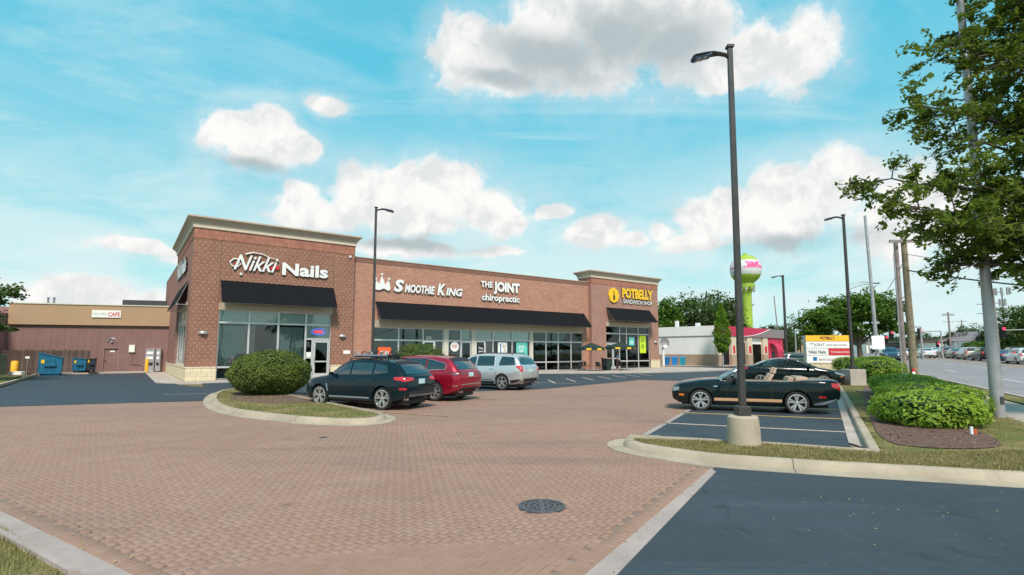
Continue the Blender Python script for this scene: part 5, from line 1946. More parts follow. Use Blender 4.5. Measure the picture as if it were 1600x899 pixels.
bush('large clipped round green bush on the kerbed island left of the dark SUV', ((-10.15, 21.93)[0], (-10.15, 21.93)[1] + 0.3, 0.1), (1.66, 1.55, 0.98), 26000, 0.075, 'leaf_bush', 0.88, seed=2)
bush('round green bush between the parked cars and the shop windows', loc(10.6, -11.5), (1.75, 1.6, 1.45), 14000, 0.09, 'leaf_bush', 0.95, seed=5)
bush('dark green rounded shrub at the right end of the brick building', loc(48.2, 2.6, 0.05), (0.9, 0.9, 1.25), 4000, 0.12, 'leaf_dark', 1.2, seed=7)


def hedge(label, pts, w, h, n, leaf, mat, group=None, name='hedge'):
    """row of clipped shrubs grown together along a line"""
    a = Vector(pts[0])
    t = thing(name, label, 'hedge', (a.x, a.y, hz(a.x, a.y) + 0.1), 0, group)
    allp, alld = [], []
    L_ = 0
    lumps = []
    for p, q in zip(pts[:-1], pts[1:]):
        p, q = Vector(p), Vector(q)
        k = max(1, int((q - p).length / (w * 0.42)))
        for i in range(k):
            lumps.append(p.lerp(q, i / k))
    lumps.append(Vector(pts[-1]))
    for i, c in enumerate(lumps):
        ww = w * random.uniform(0.48, 0.58)
        hh = h * random.uniform(0.88, 1.10)
        pp, dd = shell_points(n // len(lumps), (1, 1, 1), 0.04, i, -0.9, 0.08, 3.5)
        sq = (np.abs(pp) ** 3.6).sum(1) ** (1 / 3.6)
        pp = pp * (np.linalg.norm(pp, axis=1) / (sq + 1e-6))[:, None] * np.array([ww, ww, hh * 0.52])
        z0 = hz(c.x, c.y) - hz(a.x, a.y)
        pp = pp + np.array([c.x - a.x + random.uniform(-.08, .08), c.y - a.y, hh * 0.5 + z0])
        allp.append(pp)
        alld.append(dd)
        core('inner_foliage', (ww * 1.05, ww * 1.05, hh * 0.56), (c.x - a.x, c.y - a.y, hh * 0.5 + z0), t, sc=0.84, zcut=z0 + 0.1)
    p = np.concatenate(allp)
    d = np.concatenate(alld)
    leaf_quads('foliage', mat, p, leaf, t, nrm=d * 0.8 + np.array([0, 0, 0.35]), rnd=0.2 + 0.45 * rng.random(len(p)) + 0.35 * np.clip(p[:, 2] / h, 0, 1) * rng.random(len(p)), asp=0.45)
    return t


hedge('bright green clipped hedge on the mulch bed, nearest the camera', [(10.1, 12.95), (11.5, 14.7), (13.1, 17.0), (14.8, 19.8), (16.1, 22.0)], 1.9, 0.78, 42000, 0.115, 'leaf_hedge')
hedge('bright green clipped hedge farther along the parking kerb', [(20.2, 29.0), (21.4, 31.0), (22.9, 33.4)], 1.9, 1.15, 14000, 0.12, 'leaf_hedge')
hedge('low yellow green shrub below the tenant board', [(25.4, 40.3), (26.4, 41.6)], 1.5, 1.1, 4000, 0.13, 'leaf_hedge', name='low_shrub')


def tree(label, loc_, trunk_h, blobs, n, leaf, mat, tr=0.2, name='tree', cat='tree', group=None, lump=0.25, zmin=-0.75, thick=0.3):
    """blobs: list of (dx, dy, z, rx, ry, rz)"""
    t = thing(name, label, cat, loc_, 0, group)
    m = MB()
    m.tube([(0, 0, -0.3), (tr * 0.3, 0, trunk_h * 0.5), (0, 0, trunk_h)], tr * 1.2, 8, tr * 0.8)
    for (dx, dy, z, rx, ry, rz_) in blobs:
        m.tube([(0, 0, trunk_h * 0.8), (dx * 0.5, dy * 0.5, (trunk_h + z) * 0.5), (dx, dy, z), (dx * 1.2 + 0.2, dy * 1.2, z + rz_ * 0.6)], tr * 0.55, 6, tr * 0.12)
    m.build('trunk', MT['bark'], t, smooth=60)
    P_, D_ = [], []
    vol = sum(b[3] * b[4] for b in blobs)
    for i, (dx, dy, z, rx, ry, rz_) in enumerate(blobs):
        nb = max(30, int(n * rx * ry / vol / 60))
        cp, cd = shell_points(nb, (rx, ry, rz_), lump, i + dx, zmin, thick, 3.0)
        # clumps of leaves
        for c, d in zip(cp, cd):
            k = 60
            r_ = 0.16 * (rx + rz_) * random.uniform(0.5, 1.1)
            q = rng.normal(0, 1, (k, 3)) * np.array([r_ * 0.62, r_ * 0.62, r_ * 0.38]) + c + np.array([dx, dy, z])
            P_.append(q)
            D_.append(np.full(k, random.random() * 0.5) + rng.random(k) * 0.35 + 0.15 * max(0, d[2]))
    P_ = np.concatenate(P_)
    D_ = np.concatenate(D_)
    leaf_quads('crown', mat, P_, leaf, t, up=0.5, droop=0.5, rnd=D_)
    return t


def far_at(px, Y):
    return (px - 800) / 821 * Y


# trees behind the service building
for i, (px, Y, top, wd, lb, mt) in enumerate((
        (1042, 105, 464, 46, 'light green rounded tree next to the brick cornice', 'leaf_mid'),
        (1098, 110, 449, 92, 'tall broad dark green tree behind the white service building', 'leaf_dark'),
        (1138, 112, 462, 46, 'dark green tree partly behind the near lamp pole', 'leaf_dark'),
        (1208, 120, 508, 44, 'low tree top above the crimson roof band', 'leaf_far'))):
    zt = 1.85 + (550.5 - top) * Y / 821 * 1.0
    r_ = wd / 2 * Y / 821
    h = zt
    tree(lb, (far_at(px, Y), Y, 0), h * 0.35, [(0, 0, h * 0.62, r_, r_, h * 0.36), (-r_ * 0.5, 0, h * 0.48, r_ * 0.65, r_ * 0.6, h * 0.24), (r_ * 0.5, 0.3, h * 0.5, r_ * 0.6, r_ * 0.6, h * 0.26)], 9000, 0.62, mt, 0.35, group='trees behind the service building')
tree('broad green tree right of the thin lamp pole beside the street', (far_at(1228, 90) + 4, 95, 0.3), 3, [(0, 0, 5, 2.6, 2.6, 3.2)], 3000, 0.35, 'leaf_dark', 0.2)
# columnar tree
t = thing('columnar_tree', 'slim upright green tree in front of the white service building', 'tree', (26.0, 65.2, 0.05))
MB().tube([(0, 0, 0), (0.03, 0, 2.5), (0, 0, 5), (0, 0, 7.2)], 0.13, 8, 0.03).build('trunk', MT['galv'], t)
zz_ = rng.uniform(1.75, 7.9, 7000)
prof = np.interp(zz_, [1.7, 2.4, 3.8, 5.2, 6.4, 7.9], [0.35, 0.8, 1.08, 0.85, 0.6, 0.08])
aa = rng.uniform(0, 2 * PI, 7000)
rr = prof * (1 - np.abs(rng.normal(0, 0.3, 7000))) * (1 + 0.16 * np.sin(zz_ * 5 + aa * 2))
leaf_quads('crown', 'leaf_col', np.stack([rr * np.cos(aa), rr * np.sin(aa), zz_], 1), 0.22, t, rnd=rng.random(7000))
# tree at the tenant board
bt = (31.0, 47.0)
tree('spreading green tree behind the tenant board and the sidewalk', (34.2, 52.0, 0.1), 3.0, [(-3.4, 0, 4.6, 1.9, 1.7, 1.3), (-1.6, 0.5, 5.6, 2.3, 2.0, 1.5), (0.5, -0.5, 5.9, 2.4, 2.2, 1.6), (2.3, 0, 6.0, 1.9, 1.8, 1.4), (3.6, 0.4, 4.4, 1.5, 1.3, 0.8), (-0.2, 0, 4.3, 1.8, 1.5, 1.0), (-4.3, 0, 3.7, 1.2, 1.2, 0.7)], 30000, 0.30, 'leaf_mid', 0.24, lump=0.25)
# left edge tree
tree('dark tree reaching in from the left edge over the mauve wall', (-35.5, 32.0, 0.05), 2.6, [(0, 0, 5.2, 3.1, 2.6, 1.6), (3.2, 0, 5.35, 1.7, 1.2, 0.7), (1.7, 0, 4.0, 2.0, 1.6, 0.7), (3.0, 0, 3.3, 1.4, 1.0, 0.45), (-1.5, 0, 3.6, 2, 2, 0.9), (1.2, 0, 6.4, 1.6, 1.4, 0.7)], 16000, 0.24, 'leaf_dark', 0.25)

# big tree overhanging from the right edge: trunk, limbs, twigs and leaves
big = thing('overhanging_tree', 'large tree whose leafy branches overhang from the right edge across the silver pole', 'tree', (17.35, 13.35, 0.1))
bm_ = MB()
LP, LR = [], []
bm_.tube([(0, 0, -0.2), (-0.1, 0.05, 2.2), (-0.35, 0, 4.2), (-0.4, 0.1, 7.5), (-0.2, 0, 11.5)], 0.26, 10, 0.09)


def limb(p0, p1, r0, r1, sag=0.3, n=7, jit=0.12):
    p0, p1 = Vector(p0), Vector(p1)
    pts = []
    for i in range(n + 1):
        t_ = i / n
        q = p0.lerp(p1, t_)
        q.z += sag * math.sin(t_ * PI)
        if 0 < i < n:
            q += Vector((random.uniform(-jit, jit), random.uniform(-jit, jit), random.uniform(-jit, jit)))
        pts.append(q)
    bm_.tube(pts, r0, 6, r1, cap=False)
    return pts


def spray(pt, dirn, L_, nleaf, drop=0.5):
    """a drooping twig carrying leaves"""
    d = Vector(dirn).normalized()
    pts = [Vector(pt)]
    for i in range(5):
        d = (d + Vector((0, 0, -drop * 0.18)) + Vector((random.uniform(-.15, .15), random.uniform(-.15, .15), random.uniform(-.1, .1)))).normalized()
        pts.append(pts[-1] + d * L_ / 5)
    bm_.tube(pts, 0.012, 4, 0.004, cap=False)
    tone = random.random() * 0.55
    for i in range(nleaf):
        t_ = random.uniform(0.1, 1.0) * 4.999
        k = int(t_)
        q = pts[k].lerp(pts[k + 1], t_ - k) + Vector((random.gauss(0, 0.065), random.gauss(0, 0.065), random.gauss(-0.03, 0.045)))
        LP.append(q)
        LR.append(tone + random.random() * 0.4)


# limb ends given where the boughs reach in the yard: (x, y, z) relative to the trunk foot
tips = [(-8.1, -0.3, 5.35, 1.1), (-7.9, 0.8, 6.6, 1.0), (-7.2, -0.8, 4.35, 0.9), (-6.0, 0.4, 3.45, 0.8), (-7.3, 0.3, 8.6, 0.9), (-5.4, -0.6, 9.4, 0.9), (-4.6, 0.8, 11.2, 1.0),
        (-4.9, 0.2, 6.3, 1.1), (-5.4, -0.9, 5.1, 1.1), (-3.6, 0.3, 3.5, 0.9), (-4.2, -1.2, 4.4, 1.0), (-3.1, 0.9, 8.0, 1.0), (-3.0, -1.0, 5.9, 1.1), (-2.2, -0.8, 4.0, 1.0),
        (-2.6, -0.2, 9.8, 1.1), (-1.8, 0.5, 11.8, 1.1), (-3.4, 0.2, 12.4, 0.9), (-6.3, 0.2, 7.6, 0.7), (1.5, -1, 5, 1.2), (2.5, 1, 7, 1.3), (1.2, 2.5, 9, 1.2), (-1, 3, 7, 1.2), (-1.0, -2.8, 8.0, 1.0), (3, -2, 9, 1.2),
        (-1.2, -1.5, 6.6, 1.1), (-1.6, -1.2, 4.9, 1.1), (-3.4, 0.1, 7.0, 0.9), (-4.5, 1.2, 9.2, 0.8), (-1.2, -0.5, 3.7, 0.8), (-3.9, 0.0, 10.3, 0.9), (-2.6, -1.2, 7.4, 1.0), (-1.0, -1.0, 9.6, 1.0)]
tips += [(-5.0, 0.3, 12.6, 1), (-4.0, -0.6, 11.4, 1), (-3.3, 0.6, 9.2, 1.1), (-2.2, 0, 13.0, 1.1), (-4.4, -0.4, 8.2, 1.0), (-5.9, 0.4, 10.4, .9), (-6.4, -.4, 6.0, 1), (-6.6, .3, 5.0, 1), (-2.0, -1.0, 8.8, 1.1), (-0.8, -1.4, 5.6, 1.1), (-1.6, -1.6, 10.8, 1.1), (-5.2, .5, 4.2, .9), (-3.2, -.6, 4.8, 1)]
for (x, y, z, dens) in tips:
    if x > -3.4 and random.random() < 0.5:
        continue
    x *= 0.865
    z = (z + 0.85 if z < 5 else z + 0.35) * 0.94
    z0 = max(2.4, min(9.5, z - 1.0 - 0.18 * math.hypot(x, y)))
    z0 = max(z0, 3.2)
    root = (-0.35, 0.05, z0)
    R_ = math.hypot(x, y)
    pts = limb(root, (x, y, z), 0.05 + 0.011 * R_, 0.018, 0.25, 8)
    for i in range(2, len(pts)):
        for s_ in range(5 if R_ > 3 else 4):
            d = (pts[i] - pts[i - 1]).normalized()
            side_ = Vector((-d.y, d.x, 0)) * random.choice((-1, 1))
            dd = d * random.uniform(0.2, 0.9) + side_ * random.uniform(0.3, 1.0) + Vector((0, 0, random.uniform(-0.35, 0.5)))
            L2 = random.uniform(0.5, 1.0)
            sub = [pts[i], pts[i] + dd.normalized() * L2]
            bm_.tube(sub, 0.016, 4, 0.008, cap=False)
            for q_ in range(3):
                dq = dd + Vector((random.uniform(-.7, .7), random.uniform(-.7, .7), random.uniform(-.5, .3)))
                spray(sub[0].lerp(sub[1], random.uniform(0.4, 1)), dq, random.uniform(0.35, 0.75), int(27 * dens))
bm_.build('trunk', MT['bark'], big, smooth=70, fixn=False)
LPn = np.array([tuple(p) for p in LP])
leaf_quads('crown', 'leaf_big', LPn, 0.155, big, up=0.6, droop=0.8, rnd=np.array(LR), asp=0.5)

# ------------------------------------------------------------------ cars


def interp(x, keys):
    return float(np.interp(x, [k[0] for k in keys], [k[1] for k in keys]))


class Car:
    """x forward, y left, z up; length centred on 0"""

    def __init__(self, spec):
        self.s = spec
        s = spec
        x0, x1 = -s['L'] / 2, s['L'] / 2
        xs = [x0]
        x = x0
        while x < x1 - 1e-4:
            e = min(x - x0, x1 - x)
            x += 0.015 if e < 0.08 else (0.03 if e < 0.4 else 0.06)
            xs.append(min(x, x1))
        self.xs = np.array(xs)
        self.c = {}
        for k in ('zb', 'zs', 'zt', 'w'):
            y = np.array([interp(x, s[k]) for x in xs])
            sig = s.get('sm', {}).get(k, 0.05)
            if sig:
                Wm = np.exp(-0.5 * ((self.xs[:, None] - self.xs[None]) / sig) ** 2)
                Wm /= Wm.sum(1)[:, None]
                ys = Wm @ y
                ed = np.clip(np.minimum(self.xs - x0, x1 - self.xs) / 0.1, 0, 1)
                y = ys * ed + y * (1 - ed)
            self.c[k] = y

    def section(self, i):
        s = self.s
        zb, zs, zt, w = (self.c[k][i] for k in ('zb', 'zs', 'zt', 'w'))
        h = max(0.0, zt - zs)
        tum = s.get('tum', 0.28)
        f = min(1, h / 0.25)
        zm = zb + (zs - zb) * 0.55
        pts = [(0, zb), (w * 0.80, zb), (w * 0.955, zb + 0.035), (w * 0.985, zb + 0.12), (w, zm), (w * 0.992, zs - 0.10), (w * 0.965, zs - 0.02)]
        yb = w * 0.965 - 0.03 * f
        pts.append((yb - 0.02 * (1 - f), zs + 0.02 * f + 0.3 * h * (1 - f)))
        yt = yb - tum * h * f - 0.10 * (1 - f) * w
        z6 = zt - min(0.10, 0.45 * h)
        pts.append((yb * 0.5 + yt * 0.5 + 0.012 * f, (zs + z6) / 2 + 0.01))
        pts.append((yt, z6))
        pts.append((yt * 0.93, zt - min(0.035, 0.2 * h)))
        pts.append((yt * 0.72, zt - 0.006 * f))
        pts.append((0, zt + 0.012))
        return pts

    def shell(self):
        vs, fs = [], []
        n = len(self.xs)
        secs = [self.section(i) for i in range(n)]
        k = len(secs[0])
        ring = 2 * k - 2
        for i in range(n):
            p = secs[i]
            full = p + [(-y, z) for (y, z) in p[-2:0:-1]]
            vs += [(self.xs[i], y, z) for (y, z) in full]
        for i in range(n - 1):
            for j in range(ring):
                fs.append((i * ring + j, i * ring + (j + 1) % ring, (i + 1) * ring + (j + 1) % ring, (i + 1) * ring + j))
        fs.append(tuple(range(ring))[::-1])
        fs.append(tuple(range((n - 1) * ring, n * ring)))
        me = bpy.data.meshes.new('body')
        me.from_pydata(vs, [], fs)
        bm = bmesh.new()
        bm.from_mesh(me)
        bmesh.ops.recalc_face_normals(bm, faces=bm.faces)
        bm.to_mesh(me)
        bm.free()
        return me


def boolean(me, cutters, mat):
    o = bpy.data.objects.new('tmp', me)
    COL.objects.link(o)
    cs = []
    for cm in cutters:
        c = bpy.data.objects.new('cut', cm)
        COL.objects.link(c)
        md = o.modifiers.new('b', 'BOOLEAN')
        md.object = c
        md.operation = 'DIFFERENCE'
        md.solver = 'EXACT'
        cs.append(c)
    bpy.context.view_layer.update()
    dg = bpy.context.evaluated_depsgraph_get()
    r = bpy.data.meshes.new_from_object(o.evaluated_get(dg))
    bpy.data.objects.remove(o)
    for c in cs:
        bpy.data.objects.remove(c)
    r.materials.clear()
    r.materials.append(mat)
    return r


def mb_mesh(m):
    me = bpy.data.meshes.new('m')
    me.from_pydata(m.v, [], m.f)
    bm = bmesh.new()
    bm.from_mesh(me)
    bmesh.ops.recalc_face_normals(bm, faces=bm.faces)
    bm.to_mesh(me)
    bm.free()
    return me


def smooth_me(me, ang=38):
    for p in me.polygons:
        p.use_smooth = True
    me.set_sharp_from_angle(angle=R(ang))


def decal(name, bvh, parent, mat, bottom, top, axis, off=0.006, n=8, thick=None, sgn=1):
    """patch wrapped on the car's skin: bottom/top are (a, z) polylines; axis 'y' = seen from the side (a = x), 'x' = from an end (a = y), 'z' = from above (a = x, b = y)"""
    def samp(pl, t):
        L = len(pl) - 1
        k = min(int(t * L), L - 1)
        f = t * L - k
        return pl[k][0] * (1 - f) + pl[k + 1][0] * f, pl[k][1] * (1 - f) + pl[k + 1][1] * f
    nu = max(n, 4 * (len(bottom) - 1))
    nv = max(3, n // 2)
    vs, ok = [], []
    for j in range(nv + 1):
        for i in range(nu + 1):
            a0, b0 = samp(bottom, i / nu)
            a1, b1 = samp(top, i / nu)
            a, b = a0 + (a1 - a0) * j / nv, b0 + (b1 - b0) * j / nv
            if axis == 'y':
                o_, d_ = Vector((a, 3 * sgn, b)), Vector((0, -sgn, 0))
            elif axis == 'x':
                o_, d_ = Vector((4 * sgn, a, b)), Vector((-sgn, 0, 0))
            else:
                o_, d_ = Vector((a, b, 3)), Vector((0, 0, -1))
            h = bvh.ray_cast(o_, d_)
            if h[0] is None:
                vs.append((0, 0, 0))
                ok.append(False)
            else:
                vs.append(tuple(h[0] - d_ * off))
                ok.append(True)
    fs = []
    for j in range(nv):
        for i in range(nu):
            q = (j * (nu + 1) + i, j * (nu + 1) + i + 1, (j + 1) * (nu + 1) + i + 1, (j + 1) * (nu + 1) + i)
            if all(ok[k] for k in q):
                fs.append(q)
    if not fs:
        return None
    used = sorted(set(k for f in fs for k in f))
    mp = {k: i for i, k in enumerate(used)}
    me = bpy.data.meshes.new(name)
    me.from_pydata([vs[k] for k in used], [], [tuple(mp[k] for k in f) for f in fs])
    bm = bmesh.new()
    bm.from_mesh(me)
    bmesh.ops.recalc_face_normals(bm, faces=bm.faces)
    # outward
    c = sum((f.normal for f in bm.faces), Vector())
    want = {'y': Vector((0, sgn, 0)), 'x': Vector((sgn, 0, 0)), 'z': Vector((0, 0, 1))}[axis]
    if c.dot(want) < 0:
        bmesh.ops.reverse_faces(bm, faces=bm.faces)
    # give the patch a thin rim back to the skin
    ext = bmesh.ops.extrude_edge_only(bm, edges=[e for e in bm.edges if e.is_boundary])
    for v in [g for g in ext['geom'] if isinstance(g, bmesh.types.BMVert)]:
        v.co -= want * (off + 0.004)
    bm.to_mesh(me)
    bm.free()
    for p in me.polygons:
        p.use_smooth = True
    me.set_sharp_from_angle(angle=R(50))
    me.materials.append(MT[mat])
    return link(bpy.data.objects.new(name, me), parent)


def car_wheel(parent, x, y, r_, sgn, spokes=5, twin=True, wid=0.23, rim='rim', rimr=0.70):
    """tyre with a child rim; sgn is the outward side"""
    t_ = MB()
    ri = r_ * rimr
    t_.lathe([(ri, -wid), (r_ * 0.94, -wid), (r_, -wid * 0.85), (r_, -wid * 0.15), (r_ * 0.95, 0.0), (ri + 0.02, 0.004), (ri, -0.015)], 30, (x, y, r_), axis='Y', sgn=sgn)
    w = t_.build('wheel', MT['tyre'], parent, smooth=50)
    m = MB()
    m.lathe([(ri + 0.004, -0.02), (ri + 0.004, 0.006), (ri - 0.025, 0.008), (ri - 0.035, -0.05), (ri - 0.035, -0.12)], 30, (x, y, r_), axis='Y', sgn=sgn)
    m.lathe([(0.0, -0.005), (0.055, -0.008), (0.07, -0.03), (0.07, -0.06)], 14, (x, y, r_), axis='Y', sgn=sgn)
    for k in range(spokes):
        a = 2 * PI * k / spokes + 0.3
        for da in ((-0.16, 0.16) if twin else (0,)):
            hw0, hw1 = (0.022, 0.026) if twin else (0.045, 0.034)
            e0 = Vector((math.cos(a + da * 0.5), 0, math.sin(a + da * 0.5)))
            e1 = Vector((math.cos(a + da * 1.3), 0, math.sin(a + da * 1.3)))
            p0, p1 = e0 * 0.05, e1 * (ri - 0.015)
            side_ = Vector((-(p1 - p0).z, 0, (p1 - p0).x)).normalized()
            q = []
            for yy0, yy1 in ((-0.05, -0.04), (-0.012, 0.0)):
                for (p, hw, yy) in ((p0, -hw0, yy0), (p1, -hw1, yy1), (p1, hw1, yy1), (p0, hw0, yy0)):
                    v = p + side_ * hw
                    q.append((x + v.x, y + sgn * yy, r_ + v.z))
            m.hexa(q)
    m.build('rim', MT[rim], w, smooth=30)
    MB().lathe([(0.0, -0.11), (ri - 0.03, -0.11)], 20, (x, y, r_), axis='Y', sgn=sgn).build('brake_disc', MT['rim_dark'], w)
    return w


def build_car(name, label, spec, loc_, rz, paint, group=None, scale=1.0, cat='car'):
    t = thing(name, label, cat, loc_, rz, group)
    t.scale = (scale,) * 3
    c = Car(spec)
    me = c.shell()
    bvh = BVHTree.FromPolygons([tuple(v.co) for v in me.vertices], [tuple(p.vertices) for p in me.polygons])
    cut = []
    for ax in spec['axles']:
        m = MB()
        for sg_ in (1, -1):
            m.lathe([(0.0, -0.32), (spec['r'] * spec.get('arch', 1.13), -0.32), (spec['r'] * spec.get('arch', 1.13), 0.4), (0.0, 0.4)], 28, (ax, sg_ * (spec['W'] / 2), spec['r'] + 0.01), axis='Y', sgn=sg_)
        cut.append(mb_mesh(m))
    for m in spec.get('cuts', ()):
        cut.append(mb_mesh(m))
    me2 = boolean(me, cut, MT[paint] if isinstance(paint, str) else paint)
    smooth_me(me2)
    body = bpy.data.objects.new('body', me2)
    link(body, t)
    # arch linings
    for ax in spec['axles']:
        for sg_ in (1, -1):
            yo = spec['W'] / 2 - spec.get('inset', 0.045)
            w = car_wheel(t, ax, sg_ * yo, spec['r'], sg_, **spec.get('wheel', {}))
        m = MB()
        m.box(ax - 0.08, ax + 0.08, -spec['W'] / 2 + 0.25, spec['W'] / 2 - 0.25, spec['r'] - 0.05, spec['r'] + 0.05)
        m.build('axle', MT['rim_dark'], t)
    MB().box(-spec['L'] / 2 + 0.3, spec['L'] / 2 - 0.3, -spec['W'] / 2 + 0.36, spec['W'] / 2 - 0.36, 0.17, 0.45).build('underbody', MT['rim_dark'], t)
    for d in spec['decals']:
        nm, mat, bot, top, ax = d[:5]
        kw = d[5] if len(d) > 5 else {}
        if ax == 'tube':
            for sg_ in (1, -1):
                pts = []
                for (a0, z0), (a1, z1) in zip(bot[:-1], bot[1:]):
                    for q in range(4):
                        a, z = a0 + (a1 - a0) * q / 4, z0 + (z1 - z0) * q / 4
                        h = bvh.ray_cast(Vector((a, 3 * sg_, z)), Vector((0, -sg_, 0)))
                        if h[0] is not None:
                            pts.append(h[0] + Vector((0, sg_ * .012, 0)))
                if len(pts) > 3:
                    MB().tube(pts, 0.014, 5).build(nm, MT[mat], t, smooth=60)
            continue
        sides = kw.get('sides', (1,) if ax in ('x', 'z') else (1, -1))
        for sg_ in sides:
            lab_ = kw.get('label')
            if ax == 'x' and kw.get('mirror'):
                for mr in (1, -1):
                    decal(nm, bvh, t, mat, [(a * mr, b) for a, b in bot], [(a * mr, b) for a, b in top], ax, kw.get('off', 0.006), sgn=sg_)
            else:
                decal(nm, bvh, t, mat, bot, top, ax, kw.get('off', 0.006), sgn=sg_)
    # mirrors
    if 'mirror' in spec:
        mx_, my_, mz_ = spec['mirror']
        for sg_ in (1, -1):
            m = MB()
            m.hexa([(mx_ - 0.07, sg_ * my_, mz_), (mx_ + 0.06, sg_ * my_, mz_), (mx_ + 0.03, sg_ * (my_ + 0.2), mz_ + 0.02), (mx_ - 0.07, sg_ * (my_ + 0.2), mz_ + 0.02),
                    (mx_ - 0.07, sg_ * my_, mz_ + 0.11), (mx_ + 0.05, sg_ * my_, mz_ + 0.12), (mx_ + 0.01, sg_ * (my_ + 0.2), mz_ + 0.14), (mx_ - 0.07, sg_ * (my_ + 0.2), mz_ + 0.15)])
            m.build('mirror', MT[paint] if isinstance(paint, str) else paint, t, bevel=0.02, smooth=40)
    return t, body, bvh


MT['paint_navy'] = car_paint('paint_dark_teal', (0.003, 0.013, 0.020), 0.3, 0.28)
MT['paint_crimson'] = car_paint('paint_crimson', (0.36, 0.006, 0.028), 0.45, 0.3)
MT['paint_silver'] = car_paint('paint_silver', (0.56, 0.60, 0.60), 0.55, 0.32)
MT['paint_black'] = car_paint('paint_black_green', (0.004, 0.011, 0.012), 0.2, 0.24)
MT['stripe_gold'] = plain('stripe_gold', (0.62, 0.36, 0.20), 0.4, 0.2, var=0.05)
MT['silver_trim'] = plain('silver_trim', (0.30, 0.36, 0.42), 0.35, 0.5, var=0.05)


def line(pts, w):
    """bottom/top polylines of a thin strip along pts"""
    return [(a, b - w / 2) for a, b in pts], [(a, b + w / 2) for a, b in pts]


def seam(x, z0, z1, w=0.012, lean=0.0):
    return ('door_seam', 'rim_dark', [(x - w / 2, z0), (x + w / 2, z0)], [(x - w / 2 + lean, z1), (x + w / 2 + lean, z1)], 'y', {'off': 0.002})


